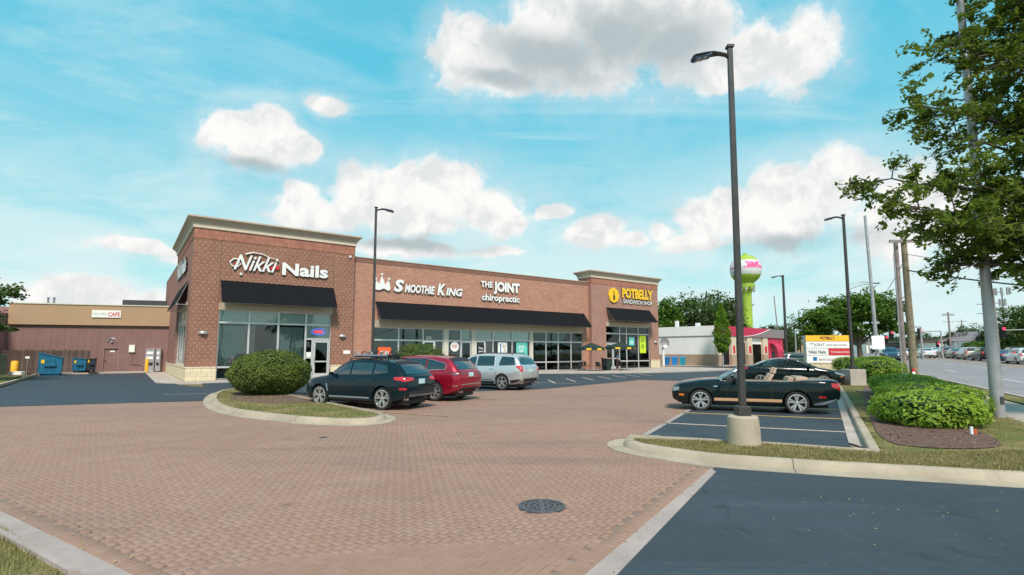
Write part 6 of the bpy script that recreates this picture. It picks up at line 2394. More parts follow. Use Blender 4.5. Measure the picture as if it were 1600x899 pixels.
def suv_spec(kind):
    if kind == 'navy':          # compact coupe-like crossover
        L, W_ = 4.70, 1.90
        zb = [(-2.35, .50), (-2.2, .36), (-1.9, .24), (1.9, .22), (2.2, .26), (2.35, .40)]
        zs = [(-2.35, .98), (-2.2, 1.06), (-1.2, 1.08), (0.6, 1.02), (1.0, 1.00), (1.9, .93), (2.25, .84), (2.35, .72)]
        zt = [(-2.35, 1.0), (-2.28, 1.10), (-2.15, 1.22), (-1.78, 1.56), (-1.3, 1.63), (-0.3, 1.67), (0.25, 1.63), (0.62, 1.46), (1.12, 1.10), (1.5, 1.05), (2.1, .93), (2.3, .85), (2.35, .74)]
        w = [(-2.35, .72), (-2.25, .84), (-2.0, .92), (-1.0, .945), (1.2, .945), (1.8, .92), (2.15, .82), (2.30, .70), (2.35, .62)]
        axles = (1.43, -1.43)
        r_ = 0.365
        wh = dict(spokes=5, twin=True, rimr=0.78)
        dec = [
            ('side_glass', 'carglass', [(0.93, 1.10), (0.05, 1.12)], [(0.36, 1.46), (0.05, 1.535)], 'y', {'off': .014}),
            ('side_glass', 'carglass', [(-0.02, 1.12), (-0.95, 1.14)], [(-0.02, 1.54), (-0.95, 1.515)], 'y', {'off': .014}),
            ('side_glass', 'carglass', [(-1.02, 1.14), (-1.62, 1.20)], [(-1.02, 1.51), (-1.50, 1.44)], 'y', {'off': .014}),
            ('windscreen', 'carglass', [(-0.62, 1.13), (0.62, 1.13)], [(-0.52, 1.52), (0.52, 1.52)], 'x'),
            ('rear_glass', 'carglass', [(-0.60, 1.16), (0.60, 1.16)], [(-0.50, 1.50), (0.50, 1.50)], 'x', {'sides': (-1,)}),
            ('tail_lamp', 'tail', [(-2.34, .93), (-1.92, .99)], [(-2.34, 1.09), (-1.90, 1.07)], 'y'),
            ('tail_lamp', 'tail', [(-.83, .92), (-.42, .96)], [(-.83, 1.08), (-.42, 1.05)], 'x', {'sides': (-1,), 'mirror': True}),
            ('bumper_reflector', 'tail', [(-2.33, .66), (-2.12, .66)], [(-2.33, .72), (-2.12, .73)], 'y'),
            ('licence_plate', 'plate', [(-.16, .84), (.16, .84)], [(-.16, 1.0), (.16, 1.0)], 'x', {'sides': (-1,), 'off': 0.012}),
            ('lower_valance', 'silver_trim', [(-.75, .42), (.75, .42)], [(-.78, .52), (.78, .52)], 'x', {'sides': (-1,)}),
            ('diffuser', 'trim', [(-.6, .50), (.6, .50)], [(-.7, .60), (.7, .60)], 'x', {'sides': (-1,)}),
            ('side_sill', 'trim', [(-1.0, .23), (1.0, .23)], [(-1.0, .33), (1.0, .33)], 'y'),
            ('sill_strip', 'silver_trim', [(-.90, .345), (.93, .345)], [(-.90, .40), (.93, .40)], 'y'),
            ('fender_vent', 'silver_trim', [(.97, .55), (1.02, .55)], [(1.04, .80), (1.09, .80)], 'y'),
            seam(0.02, .36, 1.10), seam(-0.98, .55, 1.12, lean=-.04), seam(0.98, .42, 1.0, lean=0.02),
            ('door_handle', 'paint_navy', [(-.22, .955), (-.02, .96)], [(-.22, .985), (-.02, .99)], 'y', {'off': .03}),
            ('door_handle', 'paint_navy', [(-1.18, .985), (-.98, .985)], [(-1.18, 1.015), (-.98, 1.015)], 'y', {'off': .03}),
            ('headlamp', 'headlamp', [(2.30, .74), (1.90, .80)], [(2.30, .84), (1.88, .90)], 'y'),
            ('headlamp', 'headlamp', [(.40, .74), (.78, .76)], [(.40, .84), (.78, .86)], 'x', {'mirror': True}),
            ('grille', 'trim', [(-.35, .56), (.35, .56)], [(-.38, .82), (.38, .82)], 'x'),
            ('rear_spoiler', 'trim', [(-1.86, -.55), (-1.70, -.58)], [(-1.86, .55), (-1.70, .58)], 'z', {'off': .02}),
            ('roof_panel', 'carglass', [(-1.1, -.42), (0.15, -.42)], [(-1.1, .42), (0.15, .42)], 'z'),
        ]
        mir = (0.78, .90, 1.07)
    elif kind == 'crimson':
        L, W_ = 5.0, 1.96
        zb = [(-2.5, .52), (-2.35, .38), (-2.0, .25), (2.0, .24), (2.35, .28), (2.5, .40)]
        zs = [(-2.5, 1.02), (-2.3, 1.08), (-1.3, 1.10), (0.8, 1.04), (2.0, .95), (2.4, .86), (2.5, .74)]
        zt = [(-2.5, 1.03), (-2.42, 1.16), (-2.30, 1.28), (-1.95, 1.62), (-1.4, 1.70), (-0.3, 1.74), (0.4, 1.68), (0.8, 1.50), (1.3, 1.12), (1.7, 1.08), (2.3, .96), (2.45, .88), (2.5, .76)]
        w = [(-2.5, .76), (-2.4, .88), (-2.1, .96), (-1.0, .975), (1.3, .975), (1.9, .94), (2.3, .84), (2.5, .64)]
        axles = (1.45, -1.45)
        r_ = 0.375
        wh = dict(spokes=7, twin=False, rimr=0.72)
        dec = [
            ('window_trim', 'chrome', [(1.14, 1.12), (.52, 1.56), (.1, 1.62), (-.9, 1.62), (-1.85, 1.42), (-1.95, 1.30), (-1.88, 1.20), (-.9, 1.15), (.1, 1.12), (1.14, 1.12)], None, 'tube'),
            ('side_glass', 'carglass', [(1.05, 1.13), (0.15, 1.15)], [(.48, 1.52), (.15, 1.59)], 'y', {'off': .014}),
            ('side_glass', 'carglass', [(.08, 1.15), (-.95, 1.17)], [(.08, 1.59), (-.95, 1.585)], 'y', {'off': .014}),
            ('side_glass', 'carglass', [(-1.02, 1.17), (-1.86, 1.22)], [(-1.02, 1.58), (-1.82, 1.40)], 'y', {'off': .014}),
            ('windscreen', 'carglass', [(-.66, 1.16), (.66, 1.16)], [(-.55, 1.6), (.55, 1.6)], 'x'),
            ('rear_glass', 'carglass', [(-.70, 1.20), (.70, 1.20)], [(-.56, 1.58), (.56, 1.58)], 'x', {'sides': (-1,)}),
            ('rear_spoiler', 'trim', [(-2.06, -.58), (-1.88, -.62)], [(-2.06, .58), (-1.88, .62)], 'z', {'off': .02}),
            ('tail_lamp', 'tail_dark', [(-2.49, .96), (-2.02, 1.06)], [(-2.49, 1.10), (-2.02, 1.12)], 'y'),
            ('tail_lamp', 'tail_dark', [(-.88, .98), (-.40, 1.0)], [(-.88, 1.12), (-.40, 1.08)], 'x', {'sides': (-1,), 'mirror': True}),
            ('lamp_glint', 'headlamp', [(-2.40, 1.01), (-2.25, 1.03)], [(-2.40, 1.05), (-2.25, 1.06)], 'y', {'off': .012}),
            ('licence_plate', 'plate', [(-.16, .92), (.16, .92)], [(-.16, 1.07), (.16, 1.07)], 'x', {'sides': (-1,), 'off': .012}),
            ('bumper_trim', 'chrome', [(-.80, .62), (.80, .62)], [(-.80, .655), (.80, .655)], 'x', {'sides': (-1,), 'off': .012}),
            ('bumper_trim', 'chrome', [(-2.44, .58), (-2.1, .56)], [(-2.44, .61), (-2.1, .585)], 'y', {'off': .012}),
            ('lower_valance', 'trim', [(-.80, .40), (.80, .40)], [(-.84, .52), (.84, .52)], 'x', {'sides': (-1,)}),
            ('side_sill', 'trim', [(-1.02, .25), (1.02, .25)], [(-1.02, .36), (1.02, .36)], 'y'),
            seam(.12, .38, 1.13), seam(-.98, .58, 1.15), 
            ('door_handle', 'chrome', [(-1.18, 1.0), (-.98, 1.0)], [(-1.18, 1.03), (-.98, 1.03)], 'y', {'off': .03}),
            ('headlamp', 'headlamp', [(2.42, .80), (2.0, .86)], [(2.42, .90), (2.0, .94)], 'y'),
            ('grille', 'trim', [(-.45, .50), (.45, .50)], [(-.42, .84), (.42, .84)], 'x'),
        ]
        mir = (0.95, .93, 1.10)
    else:                       # boxier silver three-row wagon
        L, W_ = 5.0, 2.0
        zb = [(-2.5, .50), (-2.38, .38), (-2.1, .27), (2.0, .27), (2.35, .30), (2.5, .42)]
        zs = [(-2.5, 1.06), (-2.35, 1.12), (0.8, 1.10), (1.3, 1.08), (2.1, 1.02), (2.42, .93), (2.5, .80)]
        zt = [(-2.5, 1.08), (-2.44, 1.20), (-2.36, 1.32), (-2.08, 1.70), (-1.7, 1.77), (-0.3, 1.80), (0.5, 1.75), (0.85, 1.55), (1.35, 1.20), (1.7, 1.16), (2.3, 1.06), (2.46, .96), (2.5, .82)]
        w = [(-2.5, .84), (-2.4, .94), (-2.1, .985), (1.3, .99), (2.0, .96), (2.35, .86), (2.5, .70)]
        axles = (1.43, -1.43)
        r_ = 0.385
        wh = dict(spokes=5, twin=False, rimr=0.70)
        dec = [
            ('side_glass', 'carglass', [(1.10, 1.18), (.20, 1.18)], [(.55, 1.58), (.20, 1.66)], 'y', {'off': .014}),
            ('side_glass', 'carglass', [(.10, 1.18), (-.98, 1.19)], [(.10, 1.66), (-.90, 1.66)], 'y', {'off': .014}),
            ('side_glass', 'carglass', [(-1.22, 1.20), (-2.16, 1.24)], [(-1.32, 1.64), (-2.02, 1.60)], 'y', {'off': .014}),
            ('windscreen', 'carglass', [(-.70, 1.23), (.70, 1.23)], [(-.60, 1.66), (.60, 1.66)], 'x'),
            ('rear_glass', 'carglass', [(-.72, 1.24), (.72, 1.24)], [(-.62, 1.64), (.62, 1.64)], 'x', {'sides': (-1,)}),
            ('tail_lamp', 'tail', [(-2.47, 1.02), (-2.25, 1.10)], [(-2.40, 1.22), (-2.22, 1.20)], 'y'),
            ('tail_lamp', 'tail', [(-.92, .90), (-.74, .90)], [(-.90, 1.18), (-.68, 1.18)], 'x', {'sides': (-1,), 'mirror': True}),
            ('tailgate_trim', 'chrome', [(-.62, 1.08), (.62, 1.08)], [(-.62, 1.13), (.62, 1.13)], 'x', {'sides': (-1,), 'off': .012}),
            ('licence_plate', 'plate', [(-.16, .88), (.16, .88)], [(-.16, 1.03), (.16, 1.03)], 'x', {'sides': (-1,), 'off': .012}),
            ('lower_valance', 'trim', [(-.86, .40), (.86, .40)], [(-.90, .58), (.90, .58)], 'x', {'sides': (-1,)}),
            ('rear_cladding', 'trim', [(-2.45, .40), (-1.92, .28)], [(-2.45, .56), (-1.92, .50)], 'y'),
            ('side_cladding', 'trim', [(-.98, .28), (1.0, .28)], [(-.98, .44), (1.0, .44)], 'y'),
            ('side_strip', 'chrome', [(-.9, .50), (.9, .50)], [(-.9, .54), (.9, .54)], 'y', {'off': .012}),
            seam(.15, .46, 1.17), seam(-1.06, .62, 1.17, lean=-.03), seam(1.1, .46, 1.1),
            ('door_handle', 'chrome', [(-.95, 1.02), (-.72, 1.02)], [(-.95, 1.055), (-.72, 1.055)], 'y', {'off': .03}),
            ('door_handle', 'chrome', [(.25, 1.02), (.48, 1.02)], [(.25, 1.055), (.48, 1.055)], 'y', {'off': .03}),
            ('headlamp', 'headlamp', [(2.42, .84), (2.0, .90)], [(2.42, .97), (2.0, 1.0)], 'y'),
            ('grille', 'chrome', [(-.5, .62), (.5, .62)], [(-.5, .92), (.5, .92)], 'x'),
        ]
        mir = (1.0, .95, 1.15)
    return dict(L=L, W=W_, zb=zb, zs=zs, zt=zt, w=w, axles=axles, r=r_, wheel=wh, decals=dec, mirror=mir, tum=0.30, arch=1.12, sm=dict(zt=0.07, w=0.09, zs=0.09, zb=0.09))


def head(a):
    """rotation for a car whose nose points to azimuth a (degrees clockwise from +Y)"""
    return R(90 - a)


def place_rear(spec_ax, gpx, hd, W_):
    """centre of the car from the ground point of its near-side rear tyre (left side)"""
    gx, gy = gpx
    f = Vector((math.sin(R(hd)), math.cos(R(hd))))
    l = Vector((-f.y, f.x))
    p = Vector((gx, gy)) + f * spec_ax - l * (W_ / 2 - 0.1)
    return (p.x, p.y, 0.0)


sp = suv_spec('navy')
c1, b1, bv1 = build_car('parked_car', 'x', sp, place_rear(1.43, (-4.15, 17.13), -62, 1.9), head(-62), 'paint_navy', scale=0.985)
c1['label'] = 'glossy dark teal crossover with a roof rack, nearest of three beside the round bush'
# roof rack with carriers
m = MB()
for s_ in (1, -1):
    m.tube([(0.35, s_ * .56, 1.60), (0.3, s_ * .56, 1.66), (-1.3, s_ * .55, 1.66), (-1.4, s_ * .55, 1.60)], 0.018, 6)
for x in (0.1, -0.85):
    m.tube([(x, -.62, 1.71), (x, .62, 1.71)], 0.022, 6)
m.build('roof_rack', MT['trim'], c1)
for y, ln in ((0.36, 1.5), (-0.05, 1.5), (-0.42, 1.4)):
    m = MB()
    m.tube([(0.35, y, 1.76), (0.35 - ln, y, 1.76)], 0.035, 6)
    for x in (0.28, -0.35, -1.0):
        m.tube([(x + 0.14 * math.cos(a * PI / 6), y, 1.76 + 0.14 * math.sin(a * PI / 6)) for a in range(7)], 0.018, 5)
    m.build('bike_carrier', MT['silver_trim' if y > 0 else 'trim'], c1)
MB().lathe([(0.0, -0.03), (0.05, -0.03), (0.05, 0.03), (0.0, 0.03)], 14, (0.0, 0, 0), axis='Y').build('tow_cap', MT['trim'], c1).location = (-2.25, 0, 0.35)
sp = suv_spec('crimson')
c2, b2, bv2 = build_car('parked_car', 'bright crimson three row crossover parked between the dark and the silver one', sp, place_rear(1.45, (-2.92, 20.23), -62, 1.96), head(-62), 'paint_crimson', scale=1.0)
sp = suv_spec('silver')
c3, b3, bv3 = build_car('parked_car', 'silver boxy sport utility car parked farthest along, behind the crimson one', sp, place_rear(1.43, (-0.47, 25.95), -58, 2.0), head(-58), 'paint_silver', scale=1.0)
m = MB()
for s_ in (1, -1):
    m.tube([(0.3, s_ * .60, 1.74), (0.25, s_ * .60, 1.81), (-1.75, s_ * .59, 1.80), (-1.85, s_ * .59, 1.73)], 0.02, 6)
m.build('roof_rail', MT['trim'], c3)
for c, y_, z_ in ((c1, .62, .36), (c2, .5, .36), (c3, .6, .36)):
    for s_ in (1, -1):
        xr = -2.28 if c is c1 else -2.42
        MB().tube([(xr + 0.3, s_ * y_, z_), (xr, s_ * y_, z_)], 0.045, 8).build('exhaust', MT['chrome'], c)

# convertible ------------------------------------------------------
cockpit = MB()
cockpit.hexa([(0.52, -.68, .62), (0.52, .68, .62), (-1.25, .66, .62), (-1.25, -.66, .62), (0.62, -.72, 1.3), (0.62, .72, 1.3), (-1.32, .70, 1.3), (-1.32, -.70, 1.3)])
sp = dict(L=4.78, W=1.88, axles=(1.50, -1.22), r=0.335, arch=1.16, tum=0.25,
          zb=[(-2.39, .48), (-2.25, .36), (-1.9, .24), (1.9, .20), (2.25, .24), (2.39, .38)],
          zs=[(-2.39, .88), (-2.28, .96), (-1.5, .97), (-1.0, .93), (0.6, .90), (1.4, .87), (2.1, .80), (2.32, .72), (2.39, .62)],
          zt=[(-2.39, .92), (-2.33, 1.02), (-2.15, 1.04), (-1.4, 1.02), (-1.2, .97), (0.6, .98), (0.9, 1.02), (1.5, .98), (2.1, .88), (2.34, .78), (2.39, .66)],
          w=[(-2.39, .74), (-2.3, .84), (-2.0, .93), (-1.3, .94), (-0.5, .90), (0.5, .90), (1.2, .92), (1.8, .92), (2.15, .85), (2.34, .72), (2.39, .60)],
          sm=dict(zt=0.05, w=0.08, zs=0.08, zb=0.08), wheel=dict(spokes=5, twin=True, rimr=0.76), mirror=(0.50, .88, .93), cuts=[cockpit],
          decals=[
              ('gold_stripe', 'stripe_gold', [(-.82, .335), (1.10, .335)], [(-.82, .425), (1.10, .425)], 'y'),
              ('rocker_panel', 'trim', [(-.80, .21), (1.08, .20)], [(-.80, .30), (1.08, .29)], 'y'),
              seam(-.55, .42, .90), seam(.72, .42, .90),
              ('tail_lamp', 'tail', [(-2.37, .74), (-2.16, .82)], [(-2.34, .93), (-2.14, .94)], 'y'),
              ('tail_lamp', 'tail', [(-.80, .72), (-.50, .72)], [(-.78, .94), (-.50, .94)], 'x', {'sides': (-1,), 'mirror': True}),
              ('side_marker', 'tail', [(-1.98, .50), (-1.80, .50)], [(-1.98, .55), (-1.80, .55)], 'y'),
              ('side_marker', 'amber', [(2.16, .46), (2.0, .46)], [(2.16, .52), (2.0, .52)], 'y'),
              ('headlamp', 'headlamp', [(2.35, .60), (2.16, .62)], [(2.33, .73), (2.14, .74)], 'y'),
              ('headlamp', 'headlamp', [(.45, .60), (.72, .60)], [(.45, .72), (.72, .72)], 'x', {'mirror': True}),
              ('grille', 'trim', [(-.42, .42), (.42, .42)], [(-.42, .70), (.42, .70)], 'x'),
              ('rear_bumper', 'trim', [(-.7, .40), (.7, .40)], [(-.74, .50), (.74, .50)], 'x', {'sides': (-1,)}),
              ('rear_valance', 'silver_trim', [(-2.36, .40), (-1.66, .24)], [(-2.36, .50), (-1.66, .32)], 'y'),
              ('door_handle', 'paint_black', [(-.46, .80), (-.26, .80)], [(-.46, .83), (-.26, .83)], 'y', {'off': .03}),
              ('fender_badge', 'chrome', [(.98, .76), (1.10, .76)], [(.98, .80), (1.10, .80)], 'y', {'off': .01}),
              ('licence_plate', 'plate', [(-.16, .56), (.16, .56)], [(-.16, .70), (.16, .70)], 'x', {'sides': (-1,), 'off': .012}),
              ('hood_stripe', 'stripe_gold', [(.95, .12), (2.2, .10)], [(.95, .24), (2.2, .20)], 'z'),
              ('hood_stripe', 'stripe_gold', [(.95, -.24), (2.2, -.20)], [(.95, -.12), (2.2, -.10)], 'z'),
          ])
fx, fy = (6.05, 16.94)
rx, ry = (8.55, 15.99)
hdg = math.degrees(math.atan2(fx - rx, fy - ry))
f_ = Vector((math.sin(R(hdg)), math.cos(R(hdg))))
l_ = Vector((-f_.y, f_.x))
pc_ = Vector((rx, ry)) + f_ * 1.22 - l_ * 0.85
t, b, bv = build_car('convertible', 'black open top convertible with gold side stripe, parked behind the near lamp pole', sp, (pc_.x, pc_.y, 0), head(hdg), 'paint_black', scale=1.0)
m = MB()
m.box(-1.25, 0.55, -.66, .66, .58, .64)
m.box(-1.26, -1.20, -.66, .66, .64, .95)
m.box(0.50, 0.60, -.68, .68, .64, .93)
m.build('cabin_floor', MT['trim'], t)
m = MB()
for s_ in (1, -1):
    m.box(-1.2, 0.5, s_ * .665 - .012, s_ * .665 + .012, .64, .93)
m.build('door_lining', MT['tan_leather'], t)
for s_ in (1, -1):
    se = MB()
    se.hexa([(-.48, s_ * .36 - .25, .64), (.10, s_ * .36 - .25, .64), (.10, s_ * .36 + .25, .64), (-.48, s_ * .36 + .25, .64), (-.48, s_ * .36 - .25, .80), (.10, s_ * .36 - .25, .84), (.10, s_ * .36 + .25, .84), (-.48, s_ * .36 + .25, .80)])
    se.hexa([(-.46, s_ * .36 - .25, .78), (-.32, s_ * .36 - .25, .78), (-.32, s_ * .36 + .25, .78), (-.46, s_ * .36 + .25, .78), (-.68, s_ * .36 - .21, 1.16), (-.58, s_ * .36 - .21, 1.18), (-.58, s_ * .36 + .21, 1.18), (-.68, s_ * .36 + .21, 1.16)])
    o = se.build('seat', MT['tan_leather'], t, bevel=0.03, smooth=50)
    MB().hexa([(-.72, s_ * .36 - .12, 1.18), (-.62, s_ * .36 - .12, 1.19), (-.62, s_ * .36 + .12, 1.19), (-.72, s_ * .36 + .12, 1.18), (-.77, s_ * .36 - .10, 1.36), (-.69, s_ * .36 - .10, 1.37), (-.69, s_ * .36 + .10, 1.37), (-.77, s_ * .36 + .10, 1.36)]).build('headrest', MT['tan_leather'], o, bevel=0.02)
MB().hexa([(-1.16, -.55, .64), (-.86, -.55, .64), (-.86, .55, .64), (-1.16, .55, .64), (-1.22, -.55, 1.08), (-1.08, -.55, 1.08), (-1.08, .55, 1.08), (-1.22, .55, 1.08)]).build('rear_seat', MT['tan_leather'], t, bevel=0.03)
MB().hexa([(-1.60, -.62, 1.0), (-1.22, -.66, .98), (-1.22, .66, .98), (-1.60, .62, 1.0), (-1.58, -.58, 1.09), (-1.26, -.62, 1.10), (-1.26, .62, 1.10), (-1.58, .58, 1.09)]).build('folded_top', MT['tan_leather'], t, bevel=0.03)
m = MB()
m.hexa([(.22, -.66, .82), (.62, -.70, .90), (.62, .70, .90), (.22, .66, .82), (.28, -.66, .98), (.66, -.70, 1.0), (.66, .70, 1.0), (.28, .66, .98)])
m.build('dashboard', MT['trim'], t, bevel=0.03)
m = MB()
m.tube([(.20 - .05 * math.sin(a * PI / 8) * 1, .36 + .18 * math.cos(a * PI / 8), .97 + .17 * math.sin(a * PI / 8)) for a in range(17)], 0.014, 6)
m.build('steering_wheel', MT['trim'], t)
fr = MB()
fr.tube([(.92, .74, .98), (.60, .68, 1.18), (.20, .60, 1.385), (.16, .3, 1.40), (.15, 0, 1.405), (.16, -.3, 1.40), (.20, -.60, 1.385), (.60, -.68, 1.18), (.92, -.74, .98)], 0.03, 8)
o = fr.build('windscreen_frame', MT['chrome'], t, smooth=50)
m = MB()
n = 6
vs = []
for i in range(n + 1):
    yy = -1 + 2 * i / n
    vs += [(.95 + .06 * (1 - yy * yy), yy * .73, .97), (.17 + .03 * (1 - yy * yy), yy * .60, 1.385)]
m.add(vs, [(2 * i, 2 * i + 2, 2 * i + 3, 2 * i + 1) for i in range(n)])
m.build('windscreen', MT['glass'], o, smooth=60)

# sedan --------------------------------------------------------------
sp = dict(L=4.9, W=1.86, axles=(1.42, -1.47), r=0.34, arch=1.15, tum=0.16,
          zb=[(-2.45, .46), (-2.3, .34), (-2.0, .22), (2.0, .20), (2.3, .24), (2.45, .36)],
          zs=[(-2.45, .86), (-2.3, .96), (-1.4, .98), (0.8, .92), (1.5, .86), (2.2, .76), (2.38, .68), (2.45, .58)],
          zt=[(-2.45, .88), (-2.38, 1.03), (-1.95, 1.07), (-1.70, 1.10), (-1.0, 1.40), (-0.5, 1.475), (0.0, 1.48), (0.45, 1.40), (1.25, 1.00), (1.6, .95), (2.2, .82), (2.4, .72), (2.45, .60)],
          w=[(-2.45, .70), (-2.35, .82), (-2.0, .91), (-1.0, .93), (1.2, .93), (1.8, .91), (2.2, .80), (2.4, .64), (2.45, .52)],
          sm=dict(zt=0.09, w=0.08, zs=0.08, zb=0.08), wheel=dict(spokes=5, twin=False, rimr=0.72), mirror=(0.80, .86, .97),
          decals=[
              ('window_trim', 'chrome', [(.98, 1.01), (.30, 1.35), (-.12, 1.39), (-.98, 1.32), (-1.33, 1.10), (-.5, 1.055), (.98, 1.01)], None, 'tube'),
              ('side_glass', 'carglass', [(.93, 1.02), (-.12, 1.05)], [(.28, 1.33), (-.12, 1.375)], 'y', {'off': .014}),
              ('side_glass', 'carglass', [(-.18, 1.05), (-1.28, 1.10)], [(-.18, 1.375), (-.98, 1.30)], 'y', {'off': .014}),
              ('windscreen', 'carglass', [(-.62, 1.05), (.62, 1.05)], [(-.50, 1.38), (.50, 1.38)], 'x'),
              ('rear_glass', 'carglass', [(-.62, 1.14), (.62, 1.14)], [(-.50, 1.38), (.50, 1.38)], 'x', {'sides': (-1,)}),
              ('tail_lamp', 'tail', [(-2.42, .84), (-2.05, .92)], [(-2.38, .98), (-2.05, .99)], 'y'),
              ('tail_lamp', 'tail', [(-.80, .80), (-.42, .84)], [(-.80, .96), (-.42, .96)], 'x', {'sides': (-1,), 'mirror': True}),
              ('headlamp', 'headlamp', [(2.40, .58), (1.98, .70)], [(2.34, .70), (1.90, .80)], 'y'),
              ('headlamp', 'headlamp', [(.38, .58), (.70, .58)], [(.38, .68), (.68, .68)], 'x', {'mirror': True}),
              ('amber_marker', 'amber', [(2.30, .52), (2.2, .52)], [(2.30, .56), (2.2, .56)], 'y'),
              ('grille', 'chrome', [(-.30, .40), (.30, .40)], [(-.32, .66), (.32, .66)], 'x'),
              ('side_sill', 'trim', [(-1.0, .22), (.98, .21)], [(-1.0, .27), (.98, .26)], 'y'),
              seam(-.15, .32, 1.03), seam(.92, .34, .96), seam(-1.06, .5, 1.06),
              ('door_handle', 'chrome', [(-.05, .90), (.15, .89)], [(-.05, .925), (.15, .915)], 'y', {'off': .025}),
              ('door_handle', 'chrome', [(-1.05, .93), (-.85, .92)], [(-1.05, .955), (-.85, .945)], 'y', {'off': .025}),
          ])
hs = 108.0
Ys = 28.6
fx = (1236 - 800) / 821 * Ys
t, b, bv = build_car('parked_car', 'dark green four door saloon parked behind the open top car, nose to the street', sp, (fx, Ys + 0.5, 0.0), head(hs), 'paint_black', scale=1.04)

# simple traffic on the street: every car its own object -------------------


def traffic_spec(kind):
    if kind == 'suv':
        return dict(L=4.6, W=1.88, axles=(1.4, -1.35), r=0.36, arch=1.1, tum=0.3, inset=0.03,
                    zb=[(-2.3, .45), (-2.0, .25), (2.0, .25), (2.3, .4)], zs=[(-2.3, .98), (-2.1, 1.05), (1.0, 1.0), (2.1, .9), (2.3, .75)],
                    zt=[(-2.3, 1.0), (-2.2, 1.15), (-1.9, 1.58), (-1.5, 1.66), (0.2, 1.66), (1.1, 1.08), (2.1, .94), (2.3, .78)],
                    w=[(-2.3, .80), (-2.1, .92), (1.8, .92), (2.3, .7)], sm=dict(zt=.08, w=.1, zs=.1, zb=.1), wheel=dict(spokes=5, twin=False),
                    decals=[('side_glass', 'carglass', [(.95, 1.08), (-1.75, 1.12)], [(.3, 1.5), (-1.65, 1.5)], 'y', {'off': .014}),
                            ('windscreen', 'carglass', [(-.6, 1.12), (.6, 1.12)], [(-.5, 1.55), (.5, 1.55)], 'x'),
                            ('rear_glass', 'carglass', [(-.65, 1.12), (.65, 1.12)], [(-.55, 1.5), (.55, 1.5)], 'x', {'sides': (-1,)}),
                            ('tail_lamp', 'tail', [(-.86, .85), (-.6, .85)], [(-.84, 1.12), (-.64, 1.12)], 'x', {'sides': (-1,), 'mirror': True}),
                            ('headlamp', 'headlamp', [(.45, .7), (.75, .7)], [(.45, .85), (.75, .85)], 'x', {'mirror': True}),
                            ('bumper', 'trim', [(-.8, .36), (.8, .36)], [(-.84, .58), (.84, .58)], 'x', {'sides': (-1,)}),
                            ('licence_plate', 'plate', [(-.16, .72), (.16, .72)], [(-.16, .86), (.16, .86)], 'x', {'sides': (-1,)})])
    return dict(L=4.6, W=1.80, axles=(1.35, -1.35), r=0.32, arch=1.12, tum=0.28, inset=0.03,
                zb=[(-2.3, .42), (-2.0, .22), (2.0, .2), (2.3, .35)], zs=[(-2.3, .85), (-2.1, .95), (1.0, .9), (2.1, .76), (2.3, .6)],
                zt=[(-2.3, .9), (-2.22, 1.04), (-1.7, 1.1), (-0.95, 1.42), (0.1, 1.46), (1.2, .98), (2.1, .8), (2.3, .62)],
                w=[(-2.3, .74), (-2.1, .88), (1.8, .88), (2.3, .6)], sm=dict(zt=.08, w=.1, zs=.1, zb=.1), wheel=dict(spokes=5, twin=False),
                decals=[('side_glass', 'carglass', [(.9, 1.0), (-1.4, 1.08)], [(.2, 1.34), (-.95, 1.32)], 'y', {'off': .014}),
                        ('windscreen', 'carglass', [(-.6, 1.05), (.6, 1.05)], [(-.5, 1.38), (.5, 1.38)], 'x'),
                        ('rear_glass', 'carglass', [(-.62, 1.14), (.62, 1.14)], [(-.5, 1.38), (.5, 1.38)], 'x', {'sides': (-1,)}),
                        ('tail_lamp', 'tail', [(-.80, .78), (-.45, .80)], [(-.78, .95), (-.45, .95)], 'x', {'sides': (-1,), 'mirror': True}),
                        ('headlamp', 'headlamp', [(.4, .58), (.7, .58)], [(.4, .7), (.7, .7)], 'x', {'mirror': True}),
                        ('bumper', 'trim', [(-.7, .33), (.7, .33)], [(-.74, .45), (.74, .45)], 'x', {'sides': (-1,)}),
                        ('licence_plate', 'plate', [(-.16, .62), (.16, .62)], [(-.16, .76), (.16, .76)], 'x', {'sides': (-1,)})])


PCOL = {k: car_paint('paint_' + k, c, 0.3, 0.3) for k, c in dict(white=(.72, .73, .72), grey=(.12, .13, .14), black=(.015, .018, .02), beige=(.42, .38, .33), blue=(.03, .06, .11), red=(.35, .015, .02), green=(.02, .07, .06)).items()}
proto = {}


def road_car(kind, px, lat, colr, label, away=True, group='cars waiting on the street'):
    """px fixes how far along the street the car stands on its lane"""
    k = (px - 800) / 821
    # point on lane: RO + RD s + RN lat with x/y = k
    s_ = (k * (RO.y + RN.y * lat) - (RO.x + RN.x * lat)) / (RD.x - k * RD.y)
    p = rp(s_, lat, -0.02)
    rz = head(27.0 if away else 207.0)
    if kind not in proto:
        t, b, _ = build_car('street_car', label, traffic_spec(kind), p, rz, PCOL[colr], group)
        proto[kind] = t
        for ch in t.children:
            if ch.name.startswith(('body', 'mirror')):
                ch.material_slots[0].link = 'OBJECT'
                ch.material_slots[0].material = PCOL[colr]
        return t
    return copy_thing(proto[kind], p, rz, label, group, PCOL[colr])


